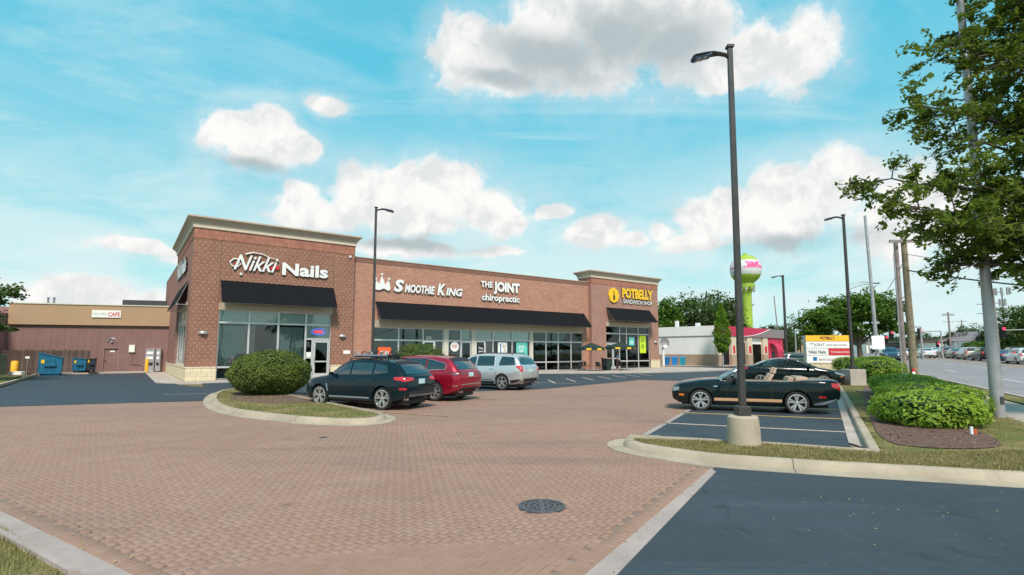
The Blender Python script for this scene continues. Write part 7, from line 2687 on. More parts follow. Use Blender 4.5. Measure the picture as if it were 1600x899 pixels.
road_car('suv', 1592, 14.2, 'white', 'white sport utility car in the street queue at the right edge of the picture')
road_car('sedan', 1562, 14.2, 'blue', 'slate blue saloon in the street queue just right of the thick silver pole')
road_car('suv', 1534, 14.4, 'black', 'dark sport utility car in the street queue just left of the thick silver pole')
road_car('suv', 1509, 14.4, 'beige', 'beige wagon in the street queue between two dark cars')
road_car('sedan', 1490, 14.6, 'grey', 'grey saloon with red tail lights, second from the far end of the right hand queue')
road_car('suv', 1474, 14.6, 'grey', 'dark grey car at the far end of the right hand street queue')
road_car('sedan', 1443, 11.3, 'white', 'white saloon driving away alone in the middle lane, right of the wooden utility pole')
road_car('sedan', 1411, 7.4, 'white', 'small white car far up the street, left of the wooden utility pole')
road_car('suv', 1386, 3.9, 'blue', 'dark blue car coming down the near lane, beneath the square white sign', away=False)
road_car('sedan', 1398, 5.6, 'red', 'small red car far up the street beside the blue oncoming one', away=False)
road_car('sedan', 1458, 17.0, 'white', 'tiny white car far off behind the lone white saloon')
road_car('sedan', 1466, 18.5, 'beige', 'tiny beige car far off at the crossing')
road_car('suv', 1579, 20.5, 'black', 'black car on the far side of the street behind the queue, near the right edge')
road_car('sedan', 1548, 20.5, 'red', 'dark red car half hidden behind the queue')
c = copy_thing(proto['suv'], (far_at(1252, 62), 62, 0.1), head(100), 'dark green pickup shaped car left of the tenant board', 'cars waiting on the street', PCOL['green'])

# ------------------------------------------------------------------ lamp poles


def lamp_pole(label, loc_, ztop, side, arm=0.75, w=0.15, base=None, hd=90.0, z0=0.0, name='lamp_pole', double=False, lean=0.0):
    t = thing(name, label, 'lamp pole', loc_, R(hd - 90) if False else 0)
    if base:
        if base[0] == 'round':
            _, r0, r1, h = base
            MB().lathe([(r0 + 0.01, 0.0), (r0, 0.05), (r0 * 0.985, h * 0.5), (r1, h - 0.03), (r1 - 0.03, h), (0, h)], 40).build('concrete_base', MT['concrete'], t, smooth=40)
        else:
            _, r0, r1, h = base
            MB().box(-r0, r0, -r0, r0, 0, h).build('concrete_base', MT['concrete_walk'], t, bevel=0.03)
        z0 = base[3]
        m = MB()
        m.box(-w * 1.05, w * 1.05, -w * 1.05, w * 1.05, z0, z0 + 0.18)
        m.build('base_cover', MT['pole'], t, bevel=0.02)
    wt2 = w * 0.78
    MB().hexa([(-w / 2, -w / 2, z0), (w / 2, -w / 2, z0), (w / 2, w / 2, z0), (-w / 2, w / 2, z0), (-wt2 / 2 + lean, -wt2 / 2, ztop), (wt2 / 2 + lean, -wt2 / 2, ztop), (wt2 / 2 + lean, wt2 / 2, ztop), (-wt2 / 2 + lean, wt2 / 2, ztop)]).build('pole', MT['pole'], t, bevel=0.01)
    MB().box(-w * 0.6 + lean, w * 0.6 + lean, -w * 0.6, w * 0.6, ztop, ztop + 0.05).build('pole_cap', MT['pole'], t)
    s = side
    zt_ = ztop - 0.22
    # slim flat head on a curved arm
    prof = [(0.06, 0.06, 0.03), (0.12, 0.07, 0.09), (0.3, 0.08, 0.13), (0.5, 0.13, 0.12), (0.75, 0.19, 0.06), (1.0, 0.2, 0.0), (1.06, 0.15, -0.02)]
    vs, k = [], 0
    sc = arm / 0.75
    for (d, hw, dz) in prof:
        th = 0.05 if d > 0.4 else 0.035
        for (yy, zz) in ((-hw, dz), (-hw * 0.7, dz + th), (hw * 0.7, dz + th), (hw, dz), (hw * 0.8, dz - 0.03), (-hw * 0.8, dz - 0.03)):
            vs.append((lean + s * d * sc, yy * sc, zt_ + zz * sc))
    n = len(prof)
    fs = [(i * 6 + j, i * 6 + (j + 1) % 6, (i + 1) * 6 + (j + 1) % 6, (i + 1) * 6 + j) for i in range(n - 1) for j in range(6)]
    fs += [tuple(range(6)), tuple(range((n - 1) * 6, n * 6))]
    hd_ = MB().add(vs, fs).build('lamp_head', MT['pole'], t, smooth=50)
    MB().hexa([(lean + s * 0.55 * sc, -0.13 * sc, zt_ + .055 * sc), (lean + s * 1.02 * sc, -0.15 * sc, zt_ - .07 * sc), (lean + s * 1.02 * sc, 0.15 * sc, zt_ - .07 * sc), (lean + s * 0.55 * sc, 0.13 * sc, zt_ + .055 * sc),
               (lean + s * 0.55 * sc, -0.13 * sc, zt_ + .09 * sc), (lean + s * 1.02 * sc, -0.15 * sc, zt_ - .03 * sc), (lean + s * 1.02 * sc, 0.15 * sc, zt_ - .03 * sc), (lean + s * 0.55 * sc, 0.13 * sc, zt_ + .09 * sc)]).build('lens', MT['lens'], hd_)
    for k in range(4):
        xx = lean + s * (0.72 + 0.17 * (k // 2)) * sc
        zz = zt_ + (.055 + (-.125) * ((0.72 + 0.17 * (k // 2)) - .55) / .47) * sc
        yy = (-0.06 + 0.12 * (k % 2)) * sc
        MB().box(xx - .05 * sc, xx + .05 * sc, yy - .03 * sc, yy + .03 * sc, zz - 0.014, zz + 0.01).build('led_panel', MT['led'], hd_)
    return t


bx, by = (4.26, 9.86)
lamp_pole('tall dark lamp pole on a round concrete base on the near kerbed island', (bx * (by + 0.33) / by, by + 0.33, 0.1), (4.45, 10.2, 7.94)[2], -1, 0.55, 0.115, ('round', 0.30, 0.275, 0.55), lean=0.05)
px_, py_ = (583 - 800) / 821 * 31.2, 31.2
lamp_pole('dark lamp pole standing before the brick building left of the smoothie sign', (px_, py_, 0), (-8.24, 31.2, 10.57)[2], 1, 0.75, 0.155, ('round', 0.3, 0.28, 0.6))
bx, by = (18.09, 27.81)
lamp_pole('dark lamp pole on a square concrete block between the two hedges', (bx, by + 0.3, 0.1), (18.49, 28.0, 9.18)[2], -1, 0.7, 0.14, ('square', 0.42, 0.42, 0.85))
lamp_pole('brown lamp pole beside the crimson end of the service building', (far_at(1227, 66), 66, 0), (34.0, 66, 11.5)[2], -1, 1.0, 0.26)
def street_arm(label, x, y, z0, h, arm, s, r_=0.10, curve=True, mat='galv', double=False, name='street_light'):
    t = thing(name, label, 'street light', (x, y, z0))
    pts = [(0, 0, 0), (0, 0, h * 0.5), (0, 0, h)]
    MB().tube(pts, r_, 10, r_ * 0.6).build('pole', MT[mat], t, smooth=50)
    if curve:
        ap = [(0, 0, h - 0.05)] + [(s * arm * (1 - math.cos(a * PI / 12)), 0, h + arm * 0.45 * math.sin(a * PI / 12)) for a in range(1, 7)]
    else:
        ap = [(0, 0, h - 0.6), (s * arm * 0.5, 0, h - 0.05), (s * arm, 0, h + 0.15)]
    MB().tube(ap, r_ * 0.45, 8, r_ * 0.3).build('arm', MT[mat], t, smooth=50)
    e = ap[-1]
    if double:
        MB().tube([(0, 0, h), (s * arm * 0.5, 0, h + 0.3), (s * arm, 0, h + 0.2)], r_ * 0.3, 6).build('upper_arm', MT[mat], t)
    MB().hexa([(e[0], -.12, e[2] - .06), (e[0] + s * .7, -.17, e[2] - .05), (e[0] + s * .7, .17, e[2] - .05), (e[0], .12, e[2] - .06), (e[0], -.1, e[2] + .06), (e[0] + s * .6, -.12, e[2] + .08), (e[0] + s * .6, .12, e[2] + .08), (e[0], .1, e[2] + .06)]).build('lamp_head', MT['darkgrey'], t, bevel=0.02)
    return t


street_arm('slim dark street light far off left of the tenant board', far_at(1249, 95), 95, 0.2, (51.51, 95, 9.07)[2], 0.6, 1, 0.14, mat='pole')
street_arm('curved arm street light above the left end of the tenant board', far_at(1256, 100), 100, 0.3, (55.22, 100, 7.61)[2], 1.6, 1, 0.12, mat='pole')
street_arm('grey street light with a long arm behind the tenant board', far_at(1327, 58), 58, 0.3, (37.24, 58, 9.33)[2] - 0.3, 3.0, 1, 0.16, curve=False, double=True)
pl = thing('steel_pole', 'plain silver steel pole with a square white sign, right of the tenant board', 'pole', (far_at(1368, 46), 46, 0.45))
MB().tube([(0, 0, 0), (-0.1, 0, 6), (-0.28, 0, (31.78, 46, 13.54)[2])], 0.17, 12, 0.11).build('shaft', MT['galv'], pl, smooth=50)
ws = thing('square_sign', 'square white board mounted on the plain silver pole', 'sign', (far_at(1369, 45.7), 45.6, 0.45))
MB().box(-0.55, 0.55, -0.03, 0.0, (31.6, 45.7, 2.15)[2] - 0.5, (31.67, 45.7, 3.26)[2] - 0.45).build('board', MT['white'], ws)
lp_ = thing('leaning_mast', 'thin leaning mast behind the crimson roof band', 'pole', (far_at(1216, 92), 92, 0))
MB().tube([(0.2, 0, 0), (-0.5, 0, (46.32, 92, 11.78)[2])], 0.13, 8, 0.08).build('shaft', MT['wood_pole2'], lp_)

# thick silver pole in front of the tree
gx, gy, gz = (12.85, 14.11, 0.06)
big_pole = thing('steel_pole', 'thick silver steel pole rising through the overhanging tree at the right', 'pole', (gx, gy, gz - 0.02))
MB().tube([(0, 0, 0), (0, 0, 1.5), (-0.02, 0, 4), (-0.03, 0, 8), (-0.05, 0, 13.0)], 0.155, 20, 0.085).build('shaft', MT['galv'], big_pole, smooth=60)
m = MB()
m.lathe([(0.27, 0.0), (0.27, 0.05), (0.17, 0.06), (0.16, 0.14)], 24)
m.box(-0.24, 0.24, -0.24, 0.24, -0.05, 0.02)
m.build('base_flange', MT['galv'], big_pole, smooth=40)
MB().box(-0.05, 0.05, -0.165, -0.13, 0.45, 0.65).build('hand_hole', MT['darkgrey'], big_pole, bevel=0.01)
ux, uy, uz = (21.49, 28.38, 0.267)
wp = thing('utility_pole', 'weathered wooden utility pole beside the sidewalk behind the bright hedge', 'utility pole', (ux, uy, uz))
hU = (21.51, 27.9, 8.23)[2]
MB().tube([(0.05, 0, 0), (0.02, 0, 4), (0.0, 0, hU)], 0.20, 12, 0.13).build('shaft', MT['wood_pole'], wp, smooth=60)
MB().box(-0.9, 0.9, -0.2, -0.12, hU - 0.7, hU - 0.55).build('cross_arm', MT['wood_pole2'], wp)
MB().box(-0.20, -0.06, -0.215, -0.17, 0.0, 0.55).build('marker_plate', MT['white'], wp)
MB().box(-0.20, -0.06, -0.22, -0.17, 0.56, 0.72).build('red_plate', MT['red'], wp)
wp2 = thing('utility_pole', 'grey wooden pole standing close against the left of the utility pole', 'utility pole', (ux - 0.30, uy + 0.2, uz))
MB().tube([(0, 0, 0), (0, 0, hU * 0.93)], 0.14, 10, 0.11).build('shaft', MT['wood_pole2'], wp2, smooth=60)
MB().tube([(-0.17, -0.05, 0), (-0.17, -0.05, 7)], 0.04, 6).build('conduit', MT['galv'], wp2)


def wire(label, pts, sag, r_=0.02, group=None):
    a, b = Vector(pts[0]), Vector(pts[1])
    t = thing('overhead_wire', label, 'wire', tuple(a), 0, group)
    P_ = [(a.lerp(b, i / 16) - a) + Vector((0, 0, -sag * 4 * (i / 16) * (1 - i / 16))) for i in range(17)]
    o = MB().tube(P_, r_, 5).build('cable', MT['wire'], t)
    return t


top = Vector((ux, uy, uz))
zc_ = (21.64, 27.9, 6.31)[2]
wire('thick bundled overhead cable running right from the utility pole', (tuple(top + Vector((0, 0, zc_ - uz))), ((22.07, 20.0, 4.18))), 0.1, 0.035)
wire('thin upper overhead wire at the right edge', (tuple(top + Vector((0, 0, zc_ + 0.9 - uz))), ((22.15, 20.0, 4.92))), 0.15, 0.015)
wire('thin wire falling left from the utility pole', (tuple(top + Vector((0, 0, zc_ + 0.6 - uz))), ((42.0, 60, 7.73))), 0.3, 0.02)
wire('lower thin wire falling left from the utility pole', (tuple(top + Vector((0, 0, zc_ - 1.3 - uz))), ((42.93, 60, 7.36))), 0.3, 0.02)

# far poles, signals, buildings and trees at the crossing
for i, (px, top_, Y, lb) in enumerate(((1483, 488, 120, 'distant wooden utility pole with a cross arm, left of two'), (1547, 452, 85, 'distant leaning utility pole right of the thick silver pole'), (1540, 472, 100, 'distant utility pole hidden partly behind the thick silver pole'), (1481 + 22, 500, 140, 'short distant pole right of the two cross arm poles'))):
    if i == 1:
        px = 1558
    zt_ = (-1.04, 1, 2.56)[0] * 0 + 1.85 + (550.5 - top_) * Y / 821 - 1.0
    t = thing('utility_pole', lb, 'utility pole', (far_at(px, Y), Y, 1.0), 0, 'distant poles at the crossing')
    MB().tube([(0, 0, 0), (-0.2 if i == 1 else 0, 0, zt_)], 0.18, 8, 0.12).build('shaft', MT['wood_pole2'], t)
    for dz in (0.4, 2.2):
        MB().box(-1.3, 1.3, -0.08, 0.08, zt_ - dz - 0.12, zt_ - dz).build('cross_arm', MT['wood_pole2'], t)
t = thing('utility_pole', 'tall distant utility pole in the gap between the silver pole and the wooden pole', 'utility pole', (far_at(1483 + 0, 90) - 0.0, 90, 1.0), 0, 'distant poles at the crossing')
zt_ = 1.85 + (550.5 - 488) * 90 / 821 - 1
MB().tube([(0, 0, 0), (0, 0, zt_)], 0.16, 8, 0.12).build('shaft', MT['wood_pole2'], t)
MB().box(-1.0, 1.0, -0.08, 0.08, zt_ - 0.6, zt_ - 0.45).build('cross_arm', MT['wood_pole2'], t)
cm = thing('cell_mast', 'distant antenna mast with clustered panels above the dark trees', 'mast', (far_at(1570, 170), 170, 1.2))
zt_ = 1.85 + (550.5 - 452) * 170 / 821 - 1.2
MB().tube([(0, 0, 0), (0, 0, zt_)], 0.35, 8, 0.2).build('shaft', MT['galv'], cm)
for k in range(8):
    for dz in (0.4, 4.0, 7.0):
        a = k * PI / 4
        rr_ = 2.0 if dz < 1 else 0.9
        if dz > 1 and k % 2:
            continue
        MB().box(rr_ * math.cos(a) - .25, rr_ * math.cos(a) + .25, rr_ * math.sin(a) - .2, rr_ * math.sin(a) + .2, zt_ - dz - 1.4, zt_ - dz + .8).build('antenna_panel', MT['galv'], cm)


def signal(label, px, py, Y, mast=True, face='away', side=0):
    z = 1.85 + (550.5 - py) * Y / 821
    t = thing('traffic_signal', label, 'traffic signal', (far_at(px, Y), Y, 0.9), 0, 'traffic signals at the crossing')
    h = z - 0.9
    MB().box(-.2, .2, -.12, .12, h - .55, h + .55).build('housing', MT['trim'], t, bevel=0.02)
    MB().box(-.3, .3, .12, .14, h - .68, h + .68).build('back_plate', MT['trim'], t)
    for k, cz in enumerate((.36, 0, -.36)):
        MB().lathe([(0.0, 0.0), (0.14, 0.0), (0.15, 0.12)], 12, (0, -.13, h + cz), axis='Y', sgn=-1).build('signal_lamp', MT['neon_red' if k == 0 else 'rim_dark'], t)
    if mast:
        MB().tube([(side, .2, 0), (side, .2, h + .3)], .12, 8, .09).build('mast', MT['galv'], t)
    if side:
        MB().tube([(side, .2, h + .3), (0, .2, h + .2), (-side * .2, .2, h + .2)], .07, 8, .05).build('mast_arm', MT['galv'], t)
    return t


signal('traffic signal hanging just left of the wooden pole', 1413, 515, 60, side=2.0)
signal('traffic signal with a red lamp right of the wooden pole', 1437, 521, 72, side=3.0)
signal('small traffic signal at far left of the crossing', 1383, 531, 80, side=-2.5)
signal('small traffic signal beside the white sign pole', 1392, 524, 78, side=3.0)
signal('small traffic signal over the queue in the distance', 1481, 535, 105, side=2.0)
signal('traffic signal with a red lamp right of the thick silver pole', 1566, 519, 62, side=4.0)
signal('dark traffic signal above the yellow tenant panel', 1272, 519, 85, side=-3.0)
signal('low traffic signal by the distant red shop', 1463, 540, 110, side=0)

rs = thing('red_shop', 'low pale shop with red lettering beyond the crossing', 'building', (far_at(1495, 140), 140, 1.0), 0)
part('wall', 'blind', rs, (-5, 6, 0, 0.4, 0, 3.4), (-5, -4.6, 0.4, 10, 0, 3.4), (5.6, 6, 0.4, 10, 0, 3.4))
part('roof', 'pinkwall', rs, (-5.3, 6.3, -0.3, 10.2, 3.4, 4.2))
part('window', 'glass_dark', rs, (-4, -1.5, -0.05, 0.0, 0.7, 2.6), (0.5, 4.5, -0.05, 0.0, 0.7, 2.6))
part('sign_band', 'red', rs, (-2.5, 3.5, -0.36, -0.3, 3.5, 4.1))
ds = thing('dark_shop', 'long dark low building beyond the street behind the lone white saloon', 'building', (far_at(1452, 150), 150, 1.0), 0)
part('wall', 'darkgrey', ds, (-8, 8, 0, 8, 0, 3.6))
part('roof', 'greyband', ds, (-8.4, 8.4, -0.4, 8.4, 3.6, 4.0))
part('window', 'carglass', ds, (-7, 7, -0.05, 0.0, 1.0, 2.8))
hs_ = thing('white_house', 'white gabled house among trees left of the thick silver pole', 'house', (far_at(1532, 120), 120, 1.0), 0.2)
part('wall', 'whitewall', hs_, (-3, 3, 0, 6, 0, 3.4))
MB().add([(-3.3, -.3, 3.4), (3.3, -.3, 3.4), (3.3, 6.3, 3.4), (-3.3, 6.3, 3.4), (0, -.3, 5.6), (0, 6.3, 5.6)], [(0, 1, 4), (1, 2, 5, 4), (2, 3, 5), (3, 0, 4, 5), (0, 3, 2, 1)]).build('roof', MT['greyband'], hs_)
for x in (-2.2, 0.6):
    part('window', 'carglass', hs_, (x, x + 1.4, -0.06, 0, 1.4, 3.0))
for (px, Y, w_, h_, lb, col_) in ((1238, 140, 16, 4.2, 'pale strip mall far down the street left of the tenant board', 'tanband'), (1395, 190, 20, 4.5, 'distant pale building past the crossing', 'blind')):
    t = thing('distant_shop', lb, 'building', (far_at(px, Y), Y, 0.3), 0)
    part('wall', col_, t, (-w_ / 2, w_ / 2, 0, 8, 0, h_))
    part('roof', 'greyband', t, (-w_ / 2 - .3, w_ / 2 + .3, -.4, 8.3, h_, h_ + .5))
    for k in range(5):
        part('window', 'carglass', t, (-w_ / 2 + 1 + k * w_ / 5, -w_ / 2 + 2.6 + k * w_ / 5, -.05, 0, .8, 2.8))
far_trees = ((1500, 125, 512, 40, 'distant tree just left of the white gabled house', 'leaf_far'), (1548, 118, 508, 34, 'distant tree crowding the white gabled house on its right', 'leaf_far'), (1440, 150, 520, 60, 'distant tree band left of the gap in the street', 'leaf_far'), (1515, 135, 505, 44, 'round crowned distant tree above the beige wagon', 'leaf_far'), (1470, 165, 524, 60, 'low distant tree behind the dark shop', 'leaf_far'),
             (1590, 95, 472, 70, 'tall dark evergreen tree at the right edge of the picture', 'leaf_dark'), (1560, 160, 505, 50, 'dark distant tree below the antenna mast', 'leaf_far'), (1390, 170, 525, 50, 'distant tree behind the signals left of the wooden pole', 'leaf_far'),
             (1235, 130, 522, 20, 'small round tree right of the service building', 'leaf_dark'), (1618, 88, 470, 70, 'dark tree just beyond the right edge of the picture', 'leaf_dark'))
for (px, Y, top_, wd, lb, mt) in far_trees:
    r_ = wd / 2 * Y / 821
    h = 1.85 + (550.5 - top_) * Y / 821 - 0.9
    tree(lb, (far_at(px, Y), Y, 0.9), h * 0.3, [(0, 0, h * 0.56, r_, r_ * 0.8, h * 0.42), (-r_ * 0.6, 0, h * 0.42, r_ * 0.6, r_ * 0.5, h * 0.3), (r_ * 0.6, 0, h * 0.45, r_ * 0.6, r_ * 0.5, h * 0.3)], 6000, 0.45, mt, 0.25, group='distant trees along the street')
hedge('clipped green hedge beyond the street right of the red shop', [(far_at(1512, 118), 118), (far_at(1532, 118), 118)], 2.6, 2.6, 2500, 0.4, 'leaf_mid')
# far tree belt as one mass
bp, bd = [], []
for k in range(260):
    px = random.uniform(1180, 1760) if k % 4 else random.uniform(900, 1400)
    Y = random.uniform(230, 300)
    q = rng.normal(0, 1, (60, 3)) * np.array([4.5, 2.0, 1.6]) + np.array([far_at(px, Y), Y, random.uniform(2.0, 6.5)])
    bp.append(q)
    bd.append(rng.random(60) * .6 + random.random() * .4)
o = leaf_quads('far_treeline', 'leaf_far', np.concatenate(bp), 2.6, None, rnd=np.concatenate(bd))
tag(o, 'low belt of distant dark trees closing the view along the street', 'trees', kind='stuff')

# water tower -------------------------------------------------------------
MT['lime_paint'] = plain('lime_paint', (0.34, 0.49, 0.05), 0.5, var=0.08, scale=.3)
WY = 230.0
wt_ = thing('water_tower', 'lime green water tower with a white painted globe behind the near lamp pole', 'water tower', (far_at(1169, WY), WY, 0))
zc0 = 1.85 + (550.5 - 421) * WY / 821
Rg = 6.6
pr = [(Rg * math.cos(a), zc0 + Rg * math.sin(a)) for a in [R(d) for d in (-62, -55, -45, -35, -25, -15, -5, 5, 15, 25, 35, 45, 55, 65, 75, 85, 90)]]


def tower_part(name, prof, mat):
    return MB().lathe([(max(r_, 0.01), z_) for r_, z_ in prof], 40).build(name, MT[mat], wt_, smooth=60)


tower_part('stem', [(2.6, 0), (2.1, 3), (1.95, 12), (1.95, zc0 - 11.2), (2.2, zc0 - 9.6), (3.6, zc0 - 7.6), pr[0]], 'lime_paint')
MT['globe'] = None
m_, t_, b_ = mat_new('globe_paint')
oc = N(t_, 'ShaderNodeTexCoord').outputs['Object']
sp_ = N(t_, 'ShaderNodeSeparateXYZ')
t_.links.new(oc, sp_.inputs[0])
zf = M(t_, 'SUBTRACT', sp_.outputs[2], zc0)
nn = NOISE(t_, oc, 0.32, 4, 0.6, 0.6)
nb = NOISE(t_, VM(t_, 'ADD', oc, (30, 7, 3)), 0.25, 4, 0.6)
pk = M(t_, 'MULTIPLY', SMOOTH(t_, nn, 0.44, 0.5), M(t_, 'MULTIPLY', SMOOTH(t_, zf, -0.6, 0.6), SMOOTH(t_, zf, 3.6, 2.6)))
bl = M(t_, 'MULTIPLY', SMOOTH(t_, nb, 0.58, 0.64), M(t_, 'MULTIPLY', SMOOTH(t_, zf, -2.8, -2.0), SMOOTH(t_, zf, 0.2, -0.6)))
cc = MIX(t_, pk, (0.66, 0.70, 0.70), (0.75, 0.08, 0.28))
cc = MIX(t_, bl, cc, (0.25, 0.42, 0.62))
wob = M(t_, 'MULTIPLY', M(t_, 'SUBTRACT', nn, 0.5), 2.0)
cc = MIX(t_, SMOOTH(t_, M(t_, 'ADD', zf, wob), 3.6, 3.8), cc, (0.34, 0.49, 0.05))
cc = MIX(t_, SMOOTH(t_, M(t_, 'ADD', zf, wob), -2.5, -2.8), cc, (0.34, 0.49, 0.05))
t_.links.new(cc, b_.inputs['Base Color'])
b_.inputs['Roughness'].default_value = 0.5
MT['globe'] = m_
tower_part('globe', pr, 'globe')
MB().lathe([(0.9, zc0 + Rg - .1), (0.9, zc0 + Rg + .5), (0.3, zc0 + Rg + .9), (0.01, zc0 + Rg + 1.2)], 16).build('top_vent', MT['lime_paint'], wt_)
zr = zc0 - 9.0
MB().lathe([(3.1, zr), (3.3, zr), (3.3, zr + .15), (3.1, zr + .15)], 32).build('catwalk', MT['lime_paint'], wt_)
for k in range(12):
    a = k * PI / 6
    MB().box(3.2 * math.cos(a) - .25, 3.2 * math.cos(a) + .25, 3.2 * math.sin(a) - .25, 3.2 * math.sin(a) + .25, zr - .9, zr + 1.6).build('antenna_panel', MT['darkgrey' if k % 3 == 0 else 'galv'], wt_)
MB().box(-2.9, -2.2, -.3, .3, zr - 7.0, zr - 6.2).build('bracket', MT['galv'], wt_)
MB().box(2.2, 2.9, -.3, .3, zr - 7.0, zr - 6.2).build('bracket', MT['galv'], wt_)

# tenant board ---------------------------------------------------------------
tb = thing('tenant_board', 'free standing tenant board with yellow, white and red panels on a low stone wall', 'sign', (far_at(1293, 44), 44, 0), -0.06)
q_ = 44 / 821
sx0, sx1 = (1259 - 1293) * q_, (1327 - 1293) * q_
zz1 = lambda py: 1.85 + (550.5 - py) * q_
part('frame', 'pilaster', tb, (sx0 - .02, sx1 + .02, 0.02, 0.5, zz1(567), zz1(524.5)))
rows = [(524.5, 533.5, 'gold'), (534.3, 544.2, 'white'), (545, 555.2, None), (556, 566.5, 'white')]
for a, b, mt in rows:
    if mt:
        o = part('panel', mt, tb, (sx0, sx1, -0.02, 0.02, zz1(b), zz1(a)), bevel=0.01)
    else:
        xm = sx0 + (sx1 - sx0) * 0.49
        part('panel', 'white', tb, (sx0, xm - .02, -0.02, 0.02, zz1(b), zz1(a)), bevel=0.01)
        part('panel', 'red', tb, (xm, sx1, -0.02, 0.02, zz1(b), zz1(a)), bevel=0.01)
wS = sx1 - sx0


def tl(s_, f0, f1, ya, yb, mat, off=0.01):
    letters(tb, s_, sx0 + wS * f0, sx0 + wS * f1, zz1(yb), zz1(ya), -0.022, face=mat, back=mat, depth=0.01, single=False, off=off)


tl('POTBELLY', .32, .64, 526.3, 531, 'black', .03)
tl('THE', .08, .16, 536.3, 538.6, 'greyband')
tl('JOINT', .17, .41, 537.0, 542.4, 'greyband')
tl('chiropractic', .44, .90, 537.6, 541.6, 'greyband')
tl('Nikki Nails', .05, .43, 547.6, 552.8, 'black')
tl('The Exceptional Kitchen', .53, .97, 548.6, 552.4, 'white', .0)
tl('MORTGAGE SERVICES', .27, .86, 560.6, 563.8, 'pinkwall')
cxx, czz = sx0 + wS * .18, zz1(561)
m = MB()
for k in range(4):
    a = k * PI / 2 + PI / 4
    m.box(cxx + .10 * math.cos(a) - .085, cxx + .10 * math.cos(a) + .085, -.032, -.022, czz + .10 * math.sin(a) - .085, czz + .10 * math.sin(a) + .085)
m.build('blue_emblem', MT['blue'], tb)
for r_ in range(4):
    for k in range(9):
        off_ = .25 * (r_ % 2)
        a = sx0 - .12 + k * .48 - off_
        b = min(a + .47, sx1 + .12)
        a = max(a, sx0 - .12)
        if b - a > .05:
            MB().box(a, b - .01, -.10 - random.uniform(0, .02), .62, r_ * .225 + .005, (r_ + 1) * .225 - .005).build('stone_block', MT['stone'], tb)
MB().box(sx0 - .15, sx1 + .15, -.14, .66, .905, .975).build('coping', MT['cornice_light'], tb, bevel=.01)

# folded white yard board by the hedge
yx, yy_, yz = 16.0, 21.5, 0.45
t = thing('yard_sign', 'small white folding sign standing just behind the bright hedge', 'sign', (yx, yy_, yz))
t.scale = (0.55, 0.55, 0.55)
MB().hexa([(-.30, -.20, 0), (-.16, -.20, 0), (-.16, -.17, 0), (-.30, -.17, 0), (-.10, -.02, 1.02), (.0, -.02, 1.02), (.0, .01, 1.02), (-.10, .01, 1.02)]).build('leg', MT['white'], t)
MB().hexa([(.16, -.20, 0), (.30, -.20, 0), (.30, -.17, 0), (.16, -.17, 0), (.0, -.02, 1.02), (.10, -.02, 1.02), (.10, .01, 1.02), (.0, .01, 1.02)]).build('leg', MT['white'], t)
MB().hexa([(-.20, -.11, .55), (.20, -.11, .55), (.20, -.08, .55), (-.20, -.08, .55), (-.11, -.03, 1.0), (.11, -.03, 1.0), (.11, .0, 1.0), (-.11, .0, 1.0)]).build('board', MT['white'], t)
t = thing('marker_stake', 'small red and white marker stub in the mulch by the hedge end', 'marker', ((9.72, 11.33)[0], (9.72, 11.33)[1], 0.12))
MB().tube([(0, 0, 0), (0, 0, .16)], .03, 8).build('stub', MT['white'], t)
MB().tube([(.08, 0, 0), (.08, 0, .11)], .02, 8).build('red_stub', MT['orange'], t)
t = thing('storm_grate', 'small dark grate in the turf beside the square lamp base', 'drain cover', ((15.43, 23.24)[0], (15.43, 23.24)[1], 0.12), 0.4)
MB().box(-.3, .3, -.22, .22, 0, .03).build('grate', MT['darkgrey'], t)
t = thing('yellow_hydrant', 'small yellow hydrant peeking over the far hedge', 'hydrant', (far_at(1367, 34.5), 34.5, 0.4))
MB().lathe([(.16, 0), (.16, .1), (.12, .12), (.12, .7), (.15, .75), (.10, .95), (.0, 1.02)], 14).build('barrel', MT['gold'], t, smooth=50)
MB().lathe([(0.0, -.22), (.06, -.22), (.06, .22), (0, .22)], 10, (0, 0, .58), axis='Y').build('outlet', MT['gold'], t)

# patio -------------------------------------------------------------------------


def umbrella(label, u, v, h=2.65, r_=1.35):
    t = thing('patio_umbrella', label, 'umbrella', loc(u, v, 0.10), BR, 'dark green umbrellas on the sandwich shop patio')
    MB().tube([(0, 0, 0.05), (0, 0, h + .08)], .025, 8).build('pole', MT['galv'], t)
    MB().lathe([(.28, 0), (.28, .06), (.05, .10)], 16).build('base', MT['darkgrey'], t)
    m = MB()
    vs = [(0, 0, h)]
    for k in range(8):
        a = k * PI / 4 + .2
        vs.append((r_ * math.cos(a), r_ * math.sin(a), h - .5))
    for k in range(8):
        a = k * PI / 4 + .2
        vs.append((r_ * 1.01 * math.cos(a), r_ * 1.01 * math.sin(a), h - .72))
    m.add(vs, [(0, 1 + k, 1 + (k + 1) % 8) for k in range(8)] + [(1 + k, 9 + k, 9 + (k + 1) % 8, 1 + (k + 1) % 8) for k in range(8)])
    can = m.build('canopy', MT['umb'], t)
    for k in range(0, 8, 1):
        a = (k + .5) * PI / 4 + .2
        c_ = Vector((r_ * .945 * math.cos(a), r_ * .945 * math.sin(a), 0))
        tn = Vector((-math.sin(a), math.cos(a), 0))
        if k % 2 == 0 or k == 5:
            p = [c_ - tn * .24, c_ + tn * .24]
            MB().add([(p[0].x * 1.01, p[0].y * 1.01, h - .70), (p[1].x * 1.01, p[1].y * 1.01, h - .70), (p[1].x * 1.005, p[1].y * 1.005, h - .54), (p[0].x * 1.005, p[0].y * 1.005, h - .54)], [(0, 1, 2, 3)]).build('emblem_patch', MT['yellow'], can)
    for k in range(8):
        a = k * PI / 4 + .2
        MB().tube([(0, 0, h - .06), (r_ * .98 * math.cos(a), r_ * .98 * math.sin(a), h - .53)], .01, 4).build('rib', MT['galv'], can)
    return t


